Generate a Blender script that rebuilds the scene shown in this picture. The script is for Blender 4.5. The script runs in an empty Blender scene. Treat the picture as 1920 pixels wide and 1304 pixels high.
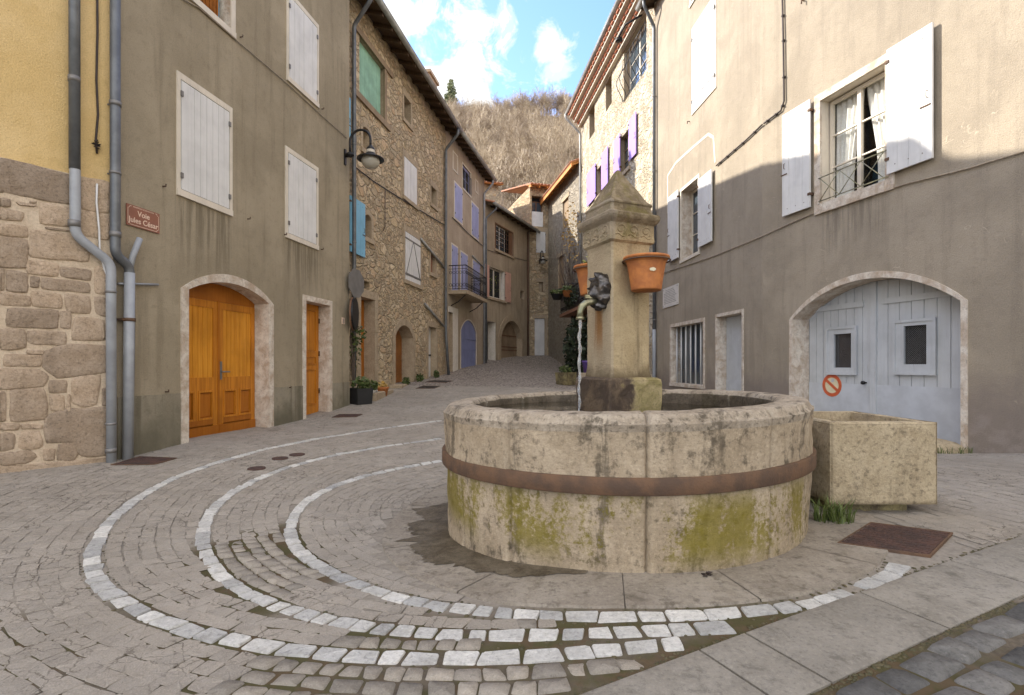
import bpy, bmesh, math, random
import numpy as np
from mathutils import Vector, noise as mnoise
random.seed(7); RNG = np.random.default_rng(7)
SC = bpy.context.scene; COL = SC.collection
F, CX, HY, EYE = 970.0, 960.0, 685.0, 1.2          # focal length, axis and horizon of the 1920 px photo; eye height
R = math.radians
# ------------------------------------------------------------------ camera, sky, sun, exposure
cd = bpy.data.cameras.new('camera'); cam = bpy.data.objects.new('camera', cd); COL.objects.link(cam)
cam.location = (0, 0, EYE); cam.rotation_euler = (R(90), 0, 0)
cd.sensor_width = 36; cd.lens = F/1920*36; cd.shift_y = 33/1920; cd.clip_start = .05; cd.clip_end = 3000
SC.camera = cam
SUN_AZ = (-.905, .425); SUN_EL = R(30.4)             # direction towards the sun
SKY_STRENGTH, SUN_STRENGTH, EXPOSURE = .14, 2.5, 2.03
sd = bpy.data.lights.new('sun', 'SUN'); sd.energy = SUN_STRENGTH; sd.angle = R(.55); sd.color = (1, .93, .82)
sun = bpy.data.objects.new('sun', sd); COL.objects.link(sun)
sv = Vector((SUN_AZ[0]*math.cos(SUN_EL), SUN_AZ[1]*math.cos(SUN_EL), math.sin(SUN_EL))).normalized()
sun.rotation_euler = sv.to_track_quat('Z', 'Y').to_euler(); sun.location = (-30, 10, 40)
SC.view_settings.view_transform = 'Standard'; SC.view_settings.look = 'None'
SC.view_settings.exposure = EXPOSURE; SC.view_settings.gamma = 1; SC.view_settings.use_curve_mapping = False
SC.cycles.max_bounces = 8; SC.cycles.diffuse_bounces = 4; SC.cycles.use_denoising = True
SC.cycles.caustics_reflective = False; SC.cycles.caustics_refractive = False

class G:
    """small node-graph writer"""
    def __init__(s, tree): s.t = tree; s.n = tree.nodes; s.l = tree.links
    def set(s, inp, v):
        if hasattr(v, 'is_linked') or isinstance(v, bpy.types.NodeSocket): s.l.new(v, inp)
        elif isinstance(v, (tuple, list)) and len(v) == 3 and inp.type == 'RGBA': inp.default_value = (*v, 1)
        else: inp.default_value = v
    def node(s, typ, **kw):
        n = s.n.new(typ)
        for k, v in kw.items(): setattr(n, k, v)
        return n
    def attr(s, name='loc', out='Vector'): return s.node('ShaderNodeAttribute', attribute_name=name).outputs[out]
    def map(s, v, scale=(1,1,1), loc=(0,0,0)):
        n = s.node('ShaderNodeMapping'); s.set(n.inputs[0], v); n.inputs['Scale'].default_value = scale; n.inputs['Location'].default_value = loc
        return n.outputs[0]
    def noise(s, v, scale, detail=4, rough=.55, dist=0, out='Fac'):
        n = s.node('ShaderNodeTexNoise'); s.set(n.inputs['Vector'], v); n.inputs['Scale'].default_value = scale
        n.inputs['Detail'].default_value = detail; n.inputs['Roughness'].default_value = rough; n.inputs['Distortion'].default_value = dist
        return n.outputs[out]
    def vor(s, v, scale, feature='F1', out='Distance', rnd=1):
        n = s.node('ShaderNodeTexVoronoi', feature=feature); s.set(n.inputs['Vector'], v); n.inputs['Scale'].default_value = scale
        n.inputs['Randomness'].default_value = rnd
        return n.outputs[out]
    def math(s, op, a, b=0, c=0):
        n = s.node('ShaderNodeMath', operation=op); s.set(n.inputs[0], a); s.set(n.inputs[1], b); s.set(n.inputs[2], c); return n.outputs[0]
    def vadd(s, a, b, op='ADD'):
        n = s.node('ShaderNodeVectorMath', operation=op); s.set(n.inputs[0], a); s.set(n.inputs[1], b); return n.outputs[0]
    def scale(s, a, k):
        n = s.node('ShaderNodeVectorMath', operation='SCALE'); s.set(n.inputs[0], a); s.set(n.inputs['Scale'], k); return n.outputs[0]
    def sep(s, v): n = s.node('ShaderNodeSeparateXYZ'); s.set(n.inputs[0], v); return n.outputs
    def comb(s, x, y, z):
        n = s.node('ShaderNodeCombineXYZ'); s.set(n.inputs[0], x); s.set(n.inputs[1], y); s.set(n.inputs[2], z); return n.outputs[0]
    def step(s, v, a, b):
        n = s.node('ShaderNodeMapRange', interpolation_type='SMOOTHSTEP'); s.set(n.inputs['Value'], v)
        n.inputs['From Min'].default_value = a; n.inputs['From Max'].default_value = b; return n.outputs['Result']
    def ramp(s, f, stops):
        n = s.node('ShaderNodeValToRGB'); s.set(n.inputs[0], f); e = n.color_ramp.elements
        while len(e) < len(stops): e.new(.5)
        for k, (p, c) in zip(e, stops): k.position = p; k.color = (*c, 1)
        return n.outputs[0]
    def mix(s, f, a, b, blend='MIX'):
        n = s.node('ShaderNodeMix', data_type='RGBA', blend_type=blend); n.clamp_factor = True
        s.set(n.inputs[0], f); s.set(n.inputs[6], a); s.set(n.inputs[7], b); return n.outputs[2]
    def bump(s, h, strength=.3, dist=.01, normal=None):
        n = s.node('ShaderNodeBump'); s.set(n.inputs['Height'], h); n.inputs['Strength'].default_value = strength; n.inputs['Distance'].default_value = dist
        if normal is not None: s.l.new(normal, n.inputs['Normal'])
        return n.outputs[0]

# ------------------------------------------------------------------ world: Nishita sky with clouds by direction
w = bpy.data.worlds.new('World'); SC.world = w; w.use_nodes = True
g = G(w.node_tree); g.n.clear()
sky = g.node('ShaderNodeTexSky', sky_type='NISHITA'); sky.sun_disc = False; sky.sun_elevation = SUN_EL
sky.sun_rotation = math.atan2(SUN_AZ[0], SUN_AZ[1]); sky.altitude = 600; sky.air_density = 1.0; sky.dust_density = .25; sky.ozone_density = 2.6
d = g.node('ShaderNodeTexCoord').outputs['Generated']
x, y, z = g.sep(d)
yy = g.math('MAXIMUM', y, .02)
pu, pv = g.math('DIVIDE', x, yy), g.math('DIVIDE', z, yy)
wob = g.math('ADD', g.math('MULTIPLY', g.math('SUBTRACT', g.noise(d, 5.5, 8, .6, .4), .5), .8), g.math('MULTIPLY', g.math('SUBTRACT', g.noise(d, 17, 9, .65, .5), .5), 1.1))
mask = None
for (px, py, rx, ry, k) in ((785,138,158,88,1), (738,35,82,105,1), (640,-60,190,125,1), (872,112,55,52,1), (1036,92,34,44,.72), (945,48,22,32,.42), (1040,130,36,20,.55), (1150,170,60,40,.5), (1500,-700,700,300,1), (500,-800,700,300,1), (900,-1800,2500,700,1), (2600,-300,600,500,1), (-300,0,500,300,1)):  # the large blobs lie out of view, added to whiten the ambient light
    a = g.math('DIVIDE', g.math('SUBTRACT', pu, (px-CX)/F), rx/F); b = g.math('DIVIDE', g.math('SUBTRACT', pv, (HY-py)/F), ry/F)
    r2 = g.math('SQRT', g.math('ADD', g.math('MULTIPLY', a, a), g.math('MULTIPLY', b, b)))
    m = g.math('MULTIPLY', g.step(g.math('ADD', g.math('SUBTRACT', 1.0, r2), g.math('MULTIPLY', wob, 4.2)), -.1 if k < 1 or rx > 250 else -.36, .75 if k < 1 or rx > 250 else .46), k)
    mask = m if mask is None else g.math('MAXIMUM', mask, m)
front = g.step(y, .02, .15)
back = g.math('MULTIPLY', g.step(g.noise(d, 2.1, 7, .6), .36, .56), g.math('SUBTRACT', 1, front))  # added clouds in the unseen sky behind the camera, a fill for the shade
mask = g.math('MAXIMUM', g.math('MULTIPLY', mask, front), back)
bright = g.math('ADD', .85, g.math('MULTIPLY', g.noise(d, 6, 6, .6), .3))
skyc = g.mix(1, sky.outputs[0], (.82, .83, 1.0), 'MULTIPLY')
cl = g.scale(g.mix(front, (1.055, 1.0, .915), (1.0, 1.01, 1.02)), g.math('MULTIPLY', bright, g.math('ADD', 2.2, g.math('MULTIPLY', 2.2, g.math('SUBTRACT', 1, front)))))  # unseen back clouds made brighter and warmer, to whiten and warm the fill
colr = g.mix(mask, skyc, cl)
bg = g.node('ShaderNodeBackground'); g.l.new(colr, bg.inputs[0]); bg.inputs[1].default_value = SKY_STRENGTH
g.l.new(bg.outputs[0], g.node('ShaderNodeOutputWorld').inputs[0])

# ------------------------------------------------------------------ materials
def material(name, fn):
    m = bpy.data.materials.new(name); m.use_nodes = True; g = G(m.node_tree); b = g.n['Principled BSDF']
    fn(g, b); return m
def c255(r, gr, b):
    f = lambda v: ((v/255+.055)/1.055)**2.4 if v > 10 else v/255/12.92
    return (f(r), f(gr), f(b))
def simple(name, c, rough=.6, metal=0, var=.25, scale=6, bump=.1, bscale=60, dark=None, spec=.5):
    def fn(g, b):
        v = g.attr(); n = g.noise(v, scale, 6, .6)
        c2 = dark or tuple(k*(1-var) for k in c)
        g.set(b.inputs['Base Color'], g.mix(g.step(n, .35, .65), c2, c))
        b.inputs['Roughness'].default_value = rough; b.inputs['Metallic'].default_value = metal; b.inputs['Specular IOR Level'].default_value = spec
        if bump: g.set(b.inputs['Normal'], g.bump(g.noise(v, bscale, 4), bump, .01))
    return material(name, fn)
def plaster(name, c1, c2, c3, streak=.35, dado=None, grain=.5, scratch=0, runs=()):
    def fn(g, b):
        v = g.attr(); s, o, z = g.sep(v)
        big = g.noise(v, .7, 6, .62, .4); mid = g.noise(v, 3.1, 6, .6); fine = g.noise(v, 70, 3, .7)
        st = g.noise(g.map(v, (5, 5, .35)), 1.0, 5, .6)
        c = g.mix(g.step(big, .38, .62), c1, c2)
        c = g.mix(g.math('MULTIPLY', g.step(st, .5, .66), streak), c, c3)
        c = g.mix(g.math('MULTIPLY', g.step(mid, .52, .75), .35), c, tuple(k*1.18 for k in c1))
        c = g.mix(g.math('MULTIPLY', g.step(fine, .52, .68), .38), c, tuple(k*.5 for k in c1)); c = g.mix(g.math('MULTIPLY', g.step(fine, .48, .34), .25), c, tuple(min(1, k*1.3) for k in c2))
        mm = g.noise(v, 9, 7, .7, .3); c = g.mix(g.math('MULTIPLY', g.step(mm, .5, .68), .3), c, c3)
        for (ra, rb, rz) in runs:                                # dirt washed down from window sills
            k = g.math('MULTIPLY', g.math('MULTIPLY', g.step(s, ra-.06, ra+.1), g.step(s, rb+.06, rb-.1)), g.math('MULTIPLY', g.step(z, rz-1.25, rz-.15), g.step(z, rz+.02, rz-.02)))
            c = g.mix(g.math('MULTIPLY', g.math('MULTIPLY', k, g.step(g.noise(g.map(v, (11, 11, .6)), 1, 4, .6), .40, .60)), .6), c, tuple(q*.62 for q in c3))
        if dado:
            zz, dc, dm = dado
            edge = g.math('ADD', z, g.math('MULTIPLY', g.math('SUBTRACT', g.noise(v, 2.3, 5, .6), .5), 1.1))
            c = g.mix(g.math('MULTIPLY', g.math('SUBTRACT', 1, g.step(edge, zz-.35, zz+.25)), .8), c, dc)
            c = g.mix(g.math('MULTIPLY', g.math('SUBTRACT', 1, g.step(edge, zz-.75, zz-.3)), g.step(g.noise(v, 6, 5), .4, .6)), c, dm)
        if scratch:
            q = g.vadd(v, g.scale(g.noise(v, 3, 3, .5, 0, 'Color'), .5))
            e1 = g.vor(g.map(q, (1, 1, .5)), 2.1, 'DISTANCE_TO_EDGE'); e2 = g.vor(g.map(q, (1.3, 1, .9), (3, 1, 2)), 3.3, 'DISTANCE_TO_EDGE')
            e = g.math('MINIMUM', e1, e2)
            k = g.math('MULTIPLY', g.math('SUBTRACT', 1, g.step(e, .0, .012)), g.step(g.noise(v, 1.3, 4), .5, .62))
            k = g.math('MULTIPLY', k, g.step(g.noise(v, 9, 3), .48, .62))
            c = g.mix(g.math('MULTIPLY', k, scratch), c, tuple(min(1, q_*1.7) for q_ in c1))
        g.set(b.inputs['Base Color'], c); b.inputs['Roughness'].default_value = .92; b.inputs['Specular IOR Level'].default_value = .2
        n1 = g.bump(g.noise(v, 1.6, 5, .6), .35, .06)
        g.set(b.inputs['Normal'], g.bump(g.noise(v, 55, 5, .72), grain, .012, n1))
    return material(name, fn)
def rubble(name, cols, mortar, scale=4.2, flat=1.7, mw=.06, bump=.9, dirt=.3):
    def fn(g, b):
        v = g.attr()
        q = g.vadd(g.map(v, (1, .4, flat)), g.scale(g.vadd(g.noise(v, 3.0, 4, .6, 0, 'Color'), (.5,.5,.5), 'SUBTRACT'), .42))
        cellc = g.vor(q, scale, 'F1', 'Color'); edge = g.vor(q, scale, 'DISTANCE_TO_EDGE')
        q2 = g.vadd(q, (7.3, 2.1, 4.4))
        cell2 = g.vor(q2, scale*2.1, 'F1', 'Color'); edge2 = g.vor(q2, scale*2.1, 'DISTANCE_TO_EDGE')
        pick = g.step(g.noise(v, 1.7, 3), .5, .53)
        cc = g.mix(pick, cellc, cell2); ee = g.math('ADD', g.math('MULTIPLY', edge, g.math('SUBTRACT', 1, pick)), g.math('MULTIPLY', g.math('MULTIPLY', edge2, 1.4), pick))
        r_, g_, b_ = g.sep(cc)
        n = len(cols); c = g.ramp(r_, [(i/(n-1) if n > 1 else 0, k) for i, k in enumerate(cols)])
        c = g.mix(g.math('MULTIPLY', g.step(g.noise(v, 18, 5, .65), .4, .7), .45), c, tuple(k*.5 for k in cols[1]))
        mm = g.math('SUBTRACT', 1, g.step(g.math('ADD', ee, g.math('MULTIPLY', g.math('SUBTRACT', g.noise(v, 14, 4), .5), .1)), mw*.35, mw*1.5))
        c = g.mix(mm, c, g.mix(g.noise(v, 9, 4), mortar, tuple(k*.72 for k in mortar)))
        c = g.mix(g.math('MULTIPLY', g.step(g.noise(g.map(v, (3, 3, .5)), 1, 5, .6), .48, .72), dirt), c, tuple(k*.35 for k in mortar))
        g.set(b.inputs['Base Color'], c); b.inputs['Roughness'].default_value = .9; b.inputs['Specular IOR Level'].default_value = .2
        h = g.math('ADD', g.step(ee, 0, mw*3), g.math('MULTIPLY', g.noise(v, 22, 6, .65), .55)); h = g.math('ADD', h, g.math('MULTIPLY', b_, .4))
        g.set(b.inputs['Normal'], g.bump(h, bump, .05))
    return material(name, fn)
def stone(name, c1, c2, c3, bump=.5, scale=5, lichen=None, rnd=0, pits=.4, rough=.88, stain=0, cracks=0):
    def fn(g, b):
        v = g.attr()
        n1 = g.noise(v, scale, 7, .65, .5); n2 = g.noise(v, scale*5, 6, .7); n3 = g.noise(g.map(v, (4, 4, .6)), 1.2, 5, .6)
        c = g.mix(g.step(n1, .33, .67), c1, c2)
        c = g.mix(g.math('MULTIPLY', g.step(n3, .5, .7), .5), c, c3)
        c = g.mix(g.math('MULTIPLY', g.step(n2, .52, .66), pits), c, tuple(k*.36 for k in c1))
        sp = g.noise(v, 46, 5, .8); c = g.mix(g.math('MULTIPLY', g.step(sp, .54, .62), .45), c, tuple(k*.5 for k in c1)); c = g.mix(g.math('MULTIPLY', g.step(sp, .46, .38), .35), c, tuple(min(1, k*1.35) for k in c2))
        if cracks:
            q = g.vadd(v, g.scale(g.noise(v, 5, 4, .6, 0, 'Color'), .16)); e = g.math('MINIMUM', g.vor(q, 7, 'DISTANCE_TO_EDGE'), g.math('ADD', g.vor(q, 15, 'DISTANCE_TO_EDGE'), .012))
            c = g.mix(g.math('MULTIPLY', g.math('MULTIPLY', g.step(e, .03, .006), g.step(g.noise(v, 2.3, 4), .38, .6)), cracks), c, (.085, .07, .052))
        if stain:
            sn = g.noise(g.map(v, (5, 5, .55)), 1, 6, .68, .6); c = g.mix(g.math('MULTIPLY', g.step(g.math('ADD', sn, g.math('MULTIPLY', g.math('SUBTRACT', n2, .5), .5)), .52, .66), stain), c, (.085, .068, .048))
        if rnd:
            t = g.attr('rnd', 'Fac'); c = g.mix(1, c, g.ramp(t, [(0, (1-rnd,)*3), (1, (1+rnd*.3, 1+rnd*.25, 1+rnd*.15))]), 'MULTIPLY')
        if lichen:
            lc, z0, z1, th = lichen
            s, o, z = g.sep(v)
            band = g.math('MULTIPLY', g.step(z, z0-.1, z0+.12), g.math('SUBTRACT', 1, g.step(z, z1-.1, z1+.12)))
            ln = g.math('ADD', g.noise(g.map(v, (1, 1, .45)), 2.6, 5, .6), g.math('MULTIPLY', g.math('SUBTRACT', g.noise(v, 30, 6, .8), .5), .75))
            ln = g.math('ADD', ln, g.math('MULTIPLY', g.math('SUBTRACT', g.noise(g.map(v, (9, 9, .25)), 1, 3, .6), .5), .35))
            lm = g.math('MULTIPLY', g.step(ln, th, th+.15), band)
            c = g.mix(g.math('MULTIPLY', lm, .8), c, g.mix(g.noise(v, 22, 4), lc, tuple(k*.55 for k in lc)))
        g.set(b.inputs['Base Color'], c); b.inputs['Roughness'].default_value = rough; b.inputs['Specular IOR Level'].default_value = .25
        nn = g.bump(n1, bump*.5, .03); g.set(b.inputs['Normal'], g.bump(g.noise(v, scale*9, 6, .75), bump, .012, nn))
    return material(name, fn)
def paint(name, c, under=(.3,.24,.18), chips=.3, rough=.55, grime=.25):
    def fn(g, b):
        v = g.attr(); s, o, z = g.sep(v)
        gr = g.noise(g.map(v, (26, 26, 1.6)), 1, 5, .65); n = g.noise(v, 2.2, 5, .6)
        cc = g.mix(g.step(n, .35, .7), c, tuple(k*(1-grime) for k in c))
        ch = g.math('MULTIPLY', g.step(gr, .62, .70), g.step(g.noise(v, 4.5, 6, .6), .5, .62))
        cc = g.mix(g.math('MULTIPLY', ch, chips), cc, under)
        cc = g.mix(g.math('MULTIPLY', g.step(gr, .5, .62), .12), cc, tuple(k*.5 for k in c))
        g.set(b.inputs['Base Color'], cc); b.inputs['Roughness'].default_value = rough; b.inputs['Specular IOR Level'].default_value = .3
        g.set(b.inputs['Normal'], g.bump(gr, .25, .004))
    return material(name, fn)
def wood(name, c1, c2, rough=.4, spec=.35):
    def fn(g, b):
        v = g.attr()
        gr = g.noise(g.map(v, (34, 34, 1.3)), 1, 6, .6, .6); n = g.noise(v, 1.6, 5)
        c = g.mix(g.step(gr, .3, .7), c1, c2); c = g.mix(g.math('MULTIPLY', g.step(n, .4, .7), .5), c, tuple(k*.62 for k in c1))
        g.set(b.inputs['Base Color'], c); b.inputs['Roughness'].default_value = rough; b.inputs['Specular IOR Level'].default_value = spec
        g.set(b.inputs['Normal'], g.bump(gr, .2, .003))
    return material(name, fn)
def glass_mat(name, c=(.02,.025,.03)):
    def fn(g, b):
        v = g.attr()
        g.set(b.inputs['Base Color'], g.mix(g.noise(v, 3, 3), c, tuple(k*.5 for k in c))); b.inputs['Roughness'].default_value = .06; b.inputs['Specular IOR Level'].default_value = .7
        g.set(b.inputs['Normal'], g.bump(g.noise(v, 2.5, 2), .05, .02))
    return material(name, fn)
M = {}
M['taupe'] = plaster('taupe_plaster', (.29,.243,.168), (.365,.308,.218), (.185,.152,.10), .42, runs=((.91, 1.98, 3.46), (3.29, 4.38, 3.47)))
M['taupe_dado'] = plaster('cement_dado', (.235,.205,.148), (.31,.275,.205), (.09,.08,.052), .65, dado=(.45, (.12,.11,.075), (.115,.11,.05)))
M['yellow'] = plaster('yellow_render', (.64,.455,.20), (.71,.52,.255), (.50,.335,.13), .2, grain=.9)
M['beige'] = plaster('beige_plaster', (.292,.248,.19), (.362,.308,.236), (.215,.182,.142), .38, dado=(1.0, (.215,.178,.152), (.285,.242,.208)), scratch=.8, grain=.7, runs=((5.34, 6.47, 3.9),))
M['pinktaupe'] = plaster('worn_taupe_plaster', (.37,.30,.22), (.46,.38,.28), (.23,.18,.125), .4)
M['brownplaster'] = plaster('brown_plaster', (.34,.275,.195), (.42,.345,.245), (.19,.15,.105), .5)
M['rubble'] = rubble('rubble_masonry', [(.50,.37,.22), (.66,.52,.33), (.37,.28,.18), (.72,.59,.40), (.56,.39,.235), (.45,.37,.26)], (.56,.45,.30), 3.0, 1.7, .05, 1.0, .25)
M['rubble_pale'] = rubble('pale_rubble', [(.46,.39,.27), (.62,.54,.40), (.52,.40,.25), (.66,.59,.45), (.50,.42,.31)], (.64,.56,.43), 3.6, 1.5, .10, 1.0, .12)  # paler, wider mortar than the other rubble
M['rubble_grey'] = rubble('grey_rubble', [(.36,.31,.24), (.48,.42,.33), (.30,.26,.21), (.52,.47,.38)], (.42,.37,.29), 4.2, 1.8, .06, 1.0, .25)
M['mortar'] = stone('cream_mortar', (.54,.43,.31), (.62,.51,.38), (.42,.33,.23), .6, 7, pits=.25)
M['ashlar'] = stone('base_stone', (.47,.355,.25), (.56,.44,.33), (.37,.285,.205), 1.3, 6, rnd=.36, pits=.5, stain=.08)
M['dressed'] = stone('dressed_stone', (.36,.285,.195), (.45,.36,.25), (.27,.21,.14), .6, 6)
M['whitestone'] = stone('limewashed_stone', (.66,.61,.52), (.74,.69,.61), (.50,.44,.36), .4, 5, pits=.3)
M['peeled'] = stone('peeling_limewash', (.70,.64,.55), (.44,.34,.25), (.72,.68,.60), .6, 5.5, pits=.45)
M['fountain'] = stone('fountain_stone', (.335,.265,.18), (.45,.365,.262), (.225,.17,.112), 1.1, 3.0, lichen=((.235,.19,.015), .10, .47, .425), pits=.65, stain=.72)
M['fountain_top'] = stone('fountain_rim_stone', (.30,.245,.18), (.43,.365,.285), (.185,.15,.112), 1.0, 4.5, pits=.75, stain=.75)
def pil(g, b):
    v = g.attr(); s, o, z = g.sep(v)
    n1 = g.noise(v, 4, 7, .65, .5); n2 = g.noise(v, 60, 5, .75)
    c = g.mix(g.step(n1, .33, .67), (.40,.305,.175), (.50,.395,.24))
    c = g.mix(g.math('MULTIPLY', g.step(n2, .5, .7), .5), c, (.2,.145,.075))
    top = g.step(g.math('ADD', z, g.math('MULTIPLY', n1, .3)), 2.3, 2.5)
    c = g.mix(g.math('MULTIPLY', top, .85), c, g.mix(g.step(g.noise(v, 14, 6, .7), .4, .62), (.13,.098,.06), (.255,.20,.13)))
    c = g.mix(g.math('MULTIPLY', g.step(g.noise(g.map(v, (7, 7, .8)), 1, 6, .65), .52, .66), .5), c, (.12,.09,.055))
    mos = g.math('MULTIPLY', g.step(z, 2.0, 2.15), g.step(g.noise(v, 8, 5, .65), .5, .62))
    c = g.mix(g.math('MULTIPLY', mos, .6), c, (.17,.14,.045))
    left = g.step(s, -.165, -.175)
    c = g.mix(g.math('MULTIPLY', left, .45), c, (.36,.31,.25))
    rs = g.math('MULTIPLY', g.math('MULTIPLY', left, g.step(g.math('ABSOLUTE', g.math('ADD', o, g.math('MULTIPLY', g.math('SUBTRACT', g.noise(g.map(v, (1, 14, .8)), 2, 3), .5), .12))), .085, .02)), g.math('MULTIPLY', g.step(z, 1.22, 1.5), g.step(z, 1.82, 1.70)))
    c = g.mix(g.math('MULTIPLY', rs, .8), c, (.25,.105,.02))
    bt = g.math('MULTIPLY', g.step(g.math('ADD', z, g.math('MULTIPLY', n1, .22)), 1.36, 1.2), .8); c = g.mix(bt, c, (.075,.055,.03))
    g.set(b.inputs['Base Color'], c); b.inputs['Roughness'].default_value = .9; b.inputs['Specular IOR Level'].default_value = .2
    g.set(b.inputs['Normal'], g.bump(g.noise(v, 48, 6, .78), 1.0, .014, g.bump(n1, .4, .03)))
M['pillar'] = material('pillar_stone', pil)
M['plinth'] = stone('wet_mossy_stone', (.10,.075,.05), (.30,.25,.12), (.07,.06,.03), .9, 4.5, pits=.6)
def pli(g, b):
    v = g.attr(); s, o, z = g.sep(v); n1 = g.noise(v, 5, 7, .68, .5); n2 = g.noise(v, 40, 5, .8)
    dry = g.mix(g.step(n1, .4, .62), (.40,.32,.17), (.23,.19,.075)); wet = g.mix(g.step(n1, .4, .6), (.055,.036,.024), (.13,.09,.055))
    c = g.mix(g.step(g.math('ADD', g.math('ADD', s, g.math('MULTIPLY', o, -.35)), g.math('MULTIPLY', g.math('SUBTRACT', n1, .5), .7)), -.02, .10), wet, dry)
    c = g.mix(g.math('MULTIPLY', g.step(n2, .52, .64), .45), c, (.05,.04,.02))
    g.set(b.inputs['Base Color'], c); b.inputs['Roughness'].default_value = .8; g.set(b.inputs['Normal'], g.bump(n2, .9, .014, g.bump(n1, .5, .03)))
M['plinth_split'] = material('half_wet_plinth', pli)
M['basin_wet'] = stone('wet_inner_stone', (.075,.06,.042), (.16,.13,.095), (.05,.045,.02), .8, 5, rough=.5)
M['trough'] = stone('trough_stone', (.40,.32,.205), (.50,.41,.275), (.30,.23,.145), 1.2, 5, pits=.6, stain=.25)
M['apron'] = stone('apron_stone', (.235,.203,.165), (.30,.265,.218), (.17,.145,.11), .7, 3, pits=.5, stain=.35)
M['wet'] = stone('wet_patch', (.075,.058,.038), (.15,.125,.09), (.05,.04,.022), .6, 7, rough=.6)
M['slab'] = stone('granite_slab', (.225,.205,.174), (.285,.261,.224), (.18,.163,.135), .45, 2.2, rnd=.15, pits=.45)
M['sett_white'] = stone('white_marble_sett', (.49,.485,.468), (.59,.585,.565), (.35,.335,.30), .6, 7, rnd=.36, pits=.4, rough=.7)
def settm(name, cols, rnd, crack, bump=.7):
    def fn(g, b):
        v = g.attr(); t = g.attr('rnd', 'Fac')
        big = g.noise(v, .9, 5, .6); mid = g.noise(v, 8, 6, .7); f1 = g.noise(v, 55, 5, .8); f2 = g.noise(v, 150, 3, .7)
        c = g.mix(g.step(big, .36, .64), cols[0], cols[1]); c = g.mix(g.math('MULTIPLY', g.step(mid, .45, .65), .4), c, cols[2])
        c = g.mix(g.math('MULTIPLY', g.step(f1, .53, .66), .5), c, tuple(k*.52 for k in cols[0])); c = g.mix(g.math('MULTIPLY', g.step(f2, .5, .36), .35), c, tuple(k*1.4 for k in cols[1]))
        q = g.vadd(v, g.scale(g.noise(v, 5, 4, .6, 0, 'Color'), .2)); e = g.math('MINIMUM', g.vor(q, 6.5, 'DISTANCE_TO_EDGE'), g.math('ADD', g.vor(q, 13, 'DISTANCE_TO_EDGE'), .012))
        c = g.mix(g.math('MULTIPLY', g.math('MULTIPLY', g.step(e, .028, .005), g.step(g.noise(v, 2.3, 4), .40, .60)), crack), c, (.075, .06, .045))
        st = g.noise(v, 1.7, 5, .65); c = g.mix(g.math('MULTIPLY', g.step(st, .60, .72), .35), c, (.12, .098, .07))
        c = g.mix(1, c, g.ramp(t, [(0, (1-rnd, 1-rnd, 1-rnd)), (1, (1+rnd*.4, 1+rnd*.33, 1+rnd*.22))]), 'MULTIPLY')
        g.set(b.inputs['Base Color'], c); b.inputs['Roughness'].default_value = .9; b.inputs['Specular IOR Level'].default_value = .2
        g.set(b.inputs['Normal'], g.bump(f1, bump, .012, g.bump(mid, .35, .02)))
    return material(name, fn)
M['sett'] = settm('exposed_granite_sett', [(.27,.243,.205), (.34,.308,.265), (.21,.185,.152)], .26, .2)
M['sett_flush'] = settm('grouted_granite_sett', [(.295,.264,.224), (.348,.314,.27), (.243,.215,.179)], .10, .75)
M['sett_dark'] = stone('dark_sett', (.125,.122,.117), (.18,.175,.168), (.09,.086,.08), .6, 6, rnd=.4, pits=.4)
def grd(g, b):
    v = g.attr()
    n = g.noise(v, 1.1, 5, .6); f = g.noise(v, 26, 5, .7)
    c = g.mix(g.step(f, .3, .7), (.20,.175,.145), (.285,.255,.215))
    sx_, sy_, sz_ = g.sep(v)
    near = g.math('SUBTRACT', 1, g.step(sy_, 2.35, 2.65))
    bx_, by_ = g.math('DIVIDE', g.math('ADD', sx_, 1.6), .62), g.math('DIVIDE', g.math('SUBTRACT', sy_, 3.25), 1.0)
    opn = g.math('MAXIMUM', near, g.math('SUBTRACT', 1, g.step(g.math('ADD', g.math('MULTIPLY', bx_, bx_), g.math('MULTIPLY', by_, by_)), .6, 1.2)))
    c = g.mix(opn, c, g.mix(g.step(f, .3, .7), (.075,.06,.042), (.15,.125,.095)))
    mo = g.math('MULTIPLY', g.step(g.math('ADD', n, g.math('MULTIPLY', f, .22)), .50, .62), g.math('MULTIPLY', opn, .9))
    c = g.mix(mo, c, g.mix(g.step(g.noise(v, 9, 3), .45, .6), (.062,.056,.02), (.085,.058,.03)))
    e = g.vor(v, 7.5, 'DISTANCE_TO_EDGE'); cc = g.sep(g.vor(v, 7.5, 'F1', 'Color'))[0]
    far = g.step(g.sep(v)[1], 15.2, 15.8)
    cob = g.mix(g.step(e, .03, .12), (.12,.10,.085), g.mix(cc, (.26,.225,.19), (.38,.335,.29)))
    g.set(b.inputs['Base Color'], g.mix(far, c, cob)); b.inputs['Roughness'].default_value = .9; b.inputs['Specular IOR Level'].default_value = .25
    g.set(b.inputs['Normal'], g.bump(g.math('ADD', g.math('MULTIPLY', g.step(e, 0, .2), far), g.math('MULTIPLY', f, .5)), .7, .02))
M['ground'] = material('mossy_joint_ground', grd)
M['whitepaint'] = paint('white_shutter_paint', (.70,.69,.665), (.40,.35,.29), .55, .55, .14)
M['whiteframe'] = paint('white_frame_paint', (.70,.63,.52), (.38,.30,.22), .7, .6, .14)
M['bluepaint'] = paint('sky_blue_paint', (.20,.45,.62), (.2,.2,.2), .3, .5, .15)
M['greypaint'] = paint('blue_grey_door_paint', (.52,.54,.555), (.30,.27,.24), .8, .55, .16)
M['greysheet'] = simple('painted_sheet_metal', (.53,.555,.585), .45, 0, .16, 3, .06, 20)
M['lavender'] = paint('lavender_paint', (.36,.38,.60), (.3,.27,.25), .4, .55, .15)
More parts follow.
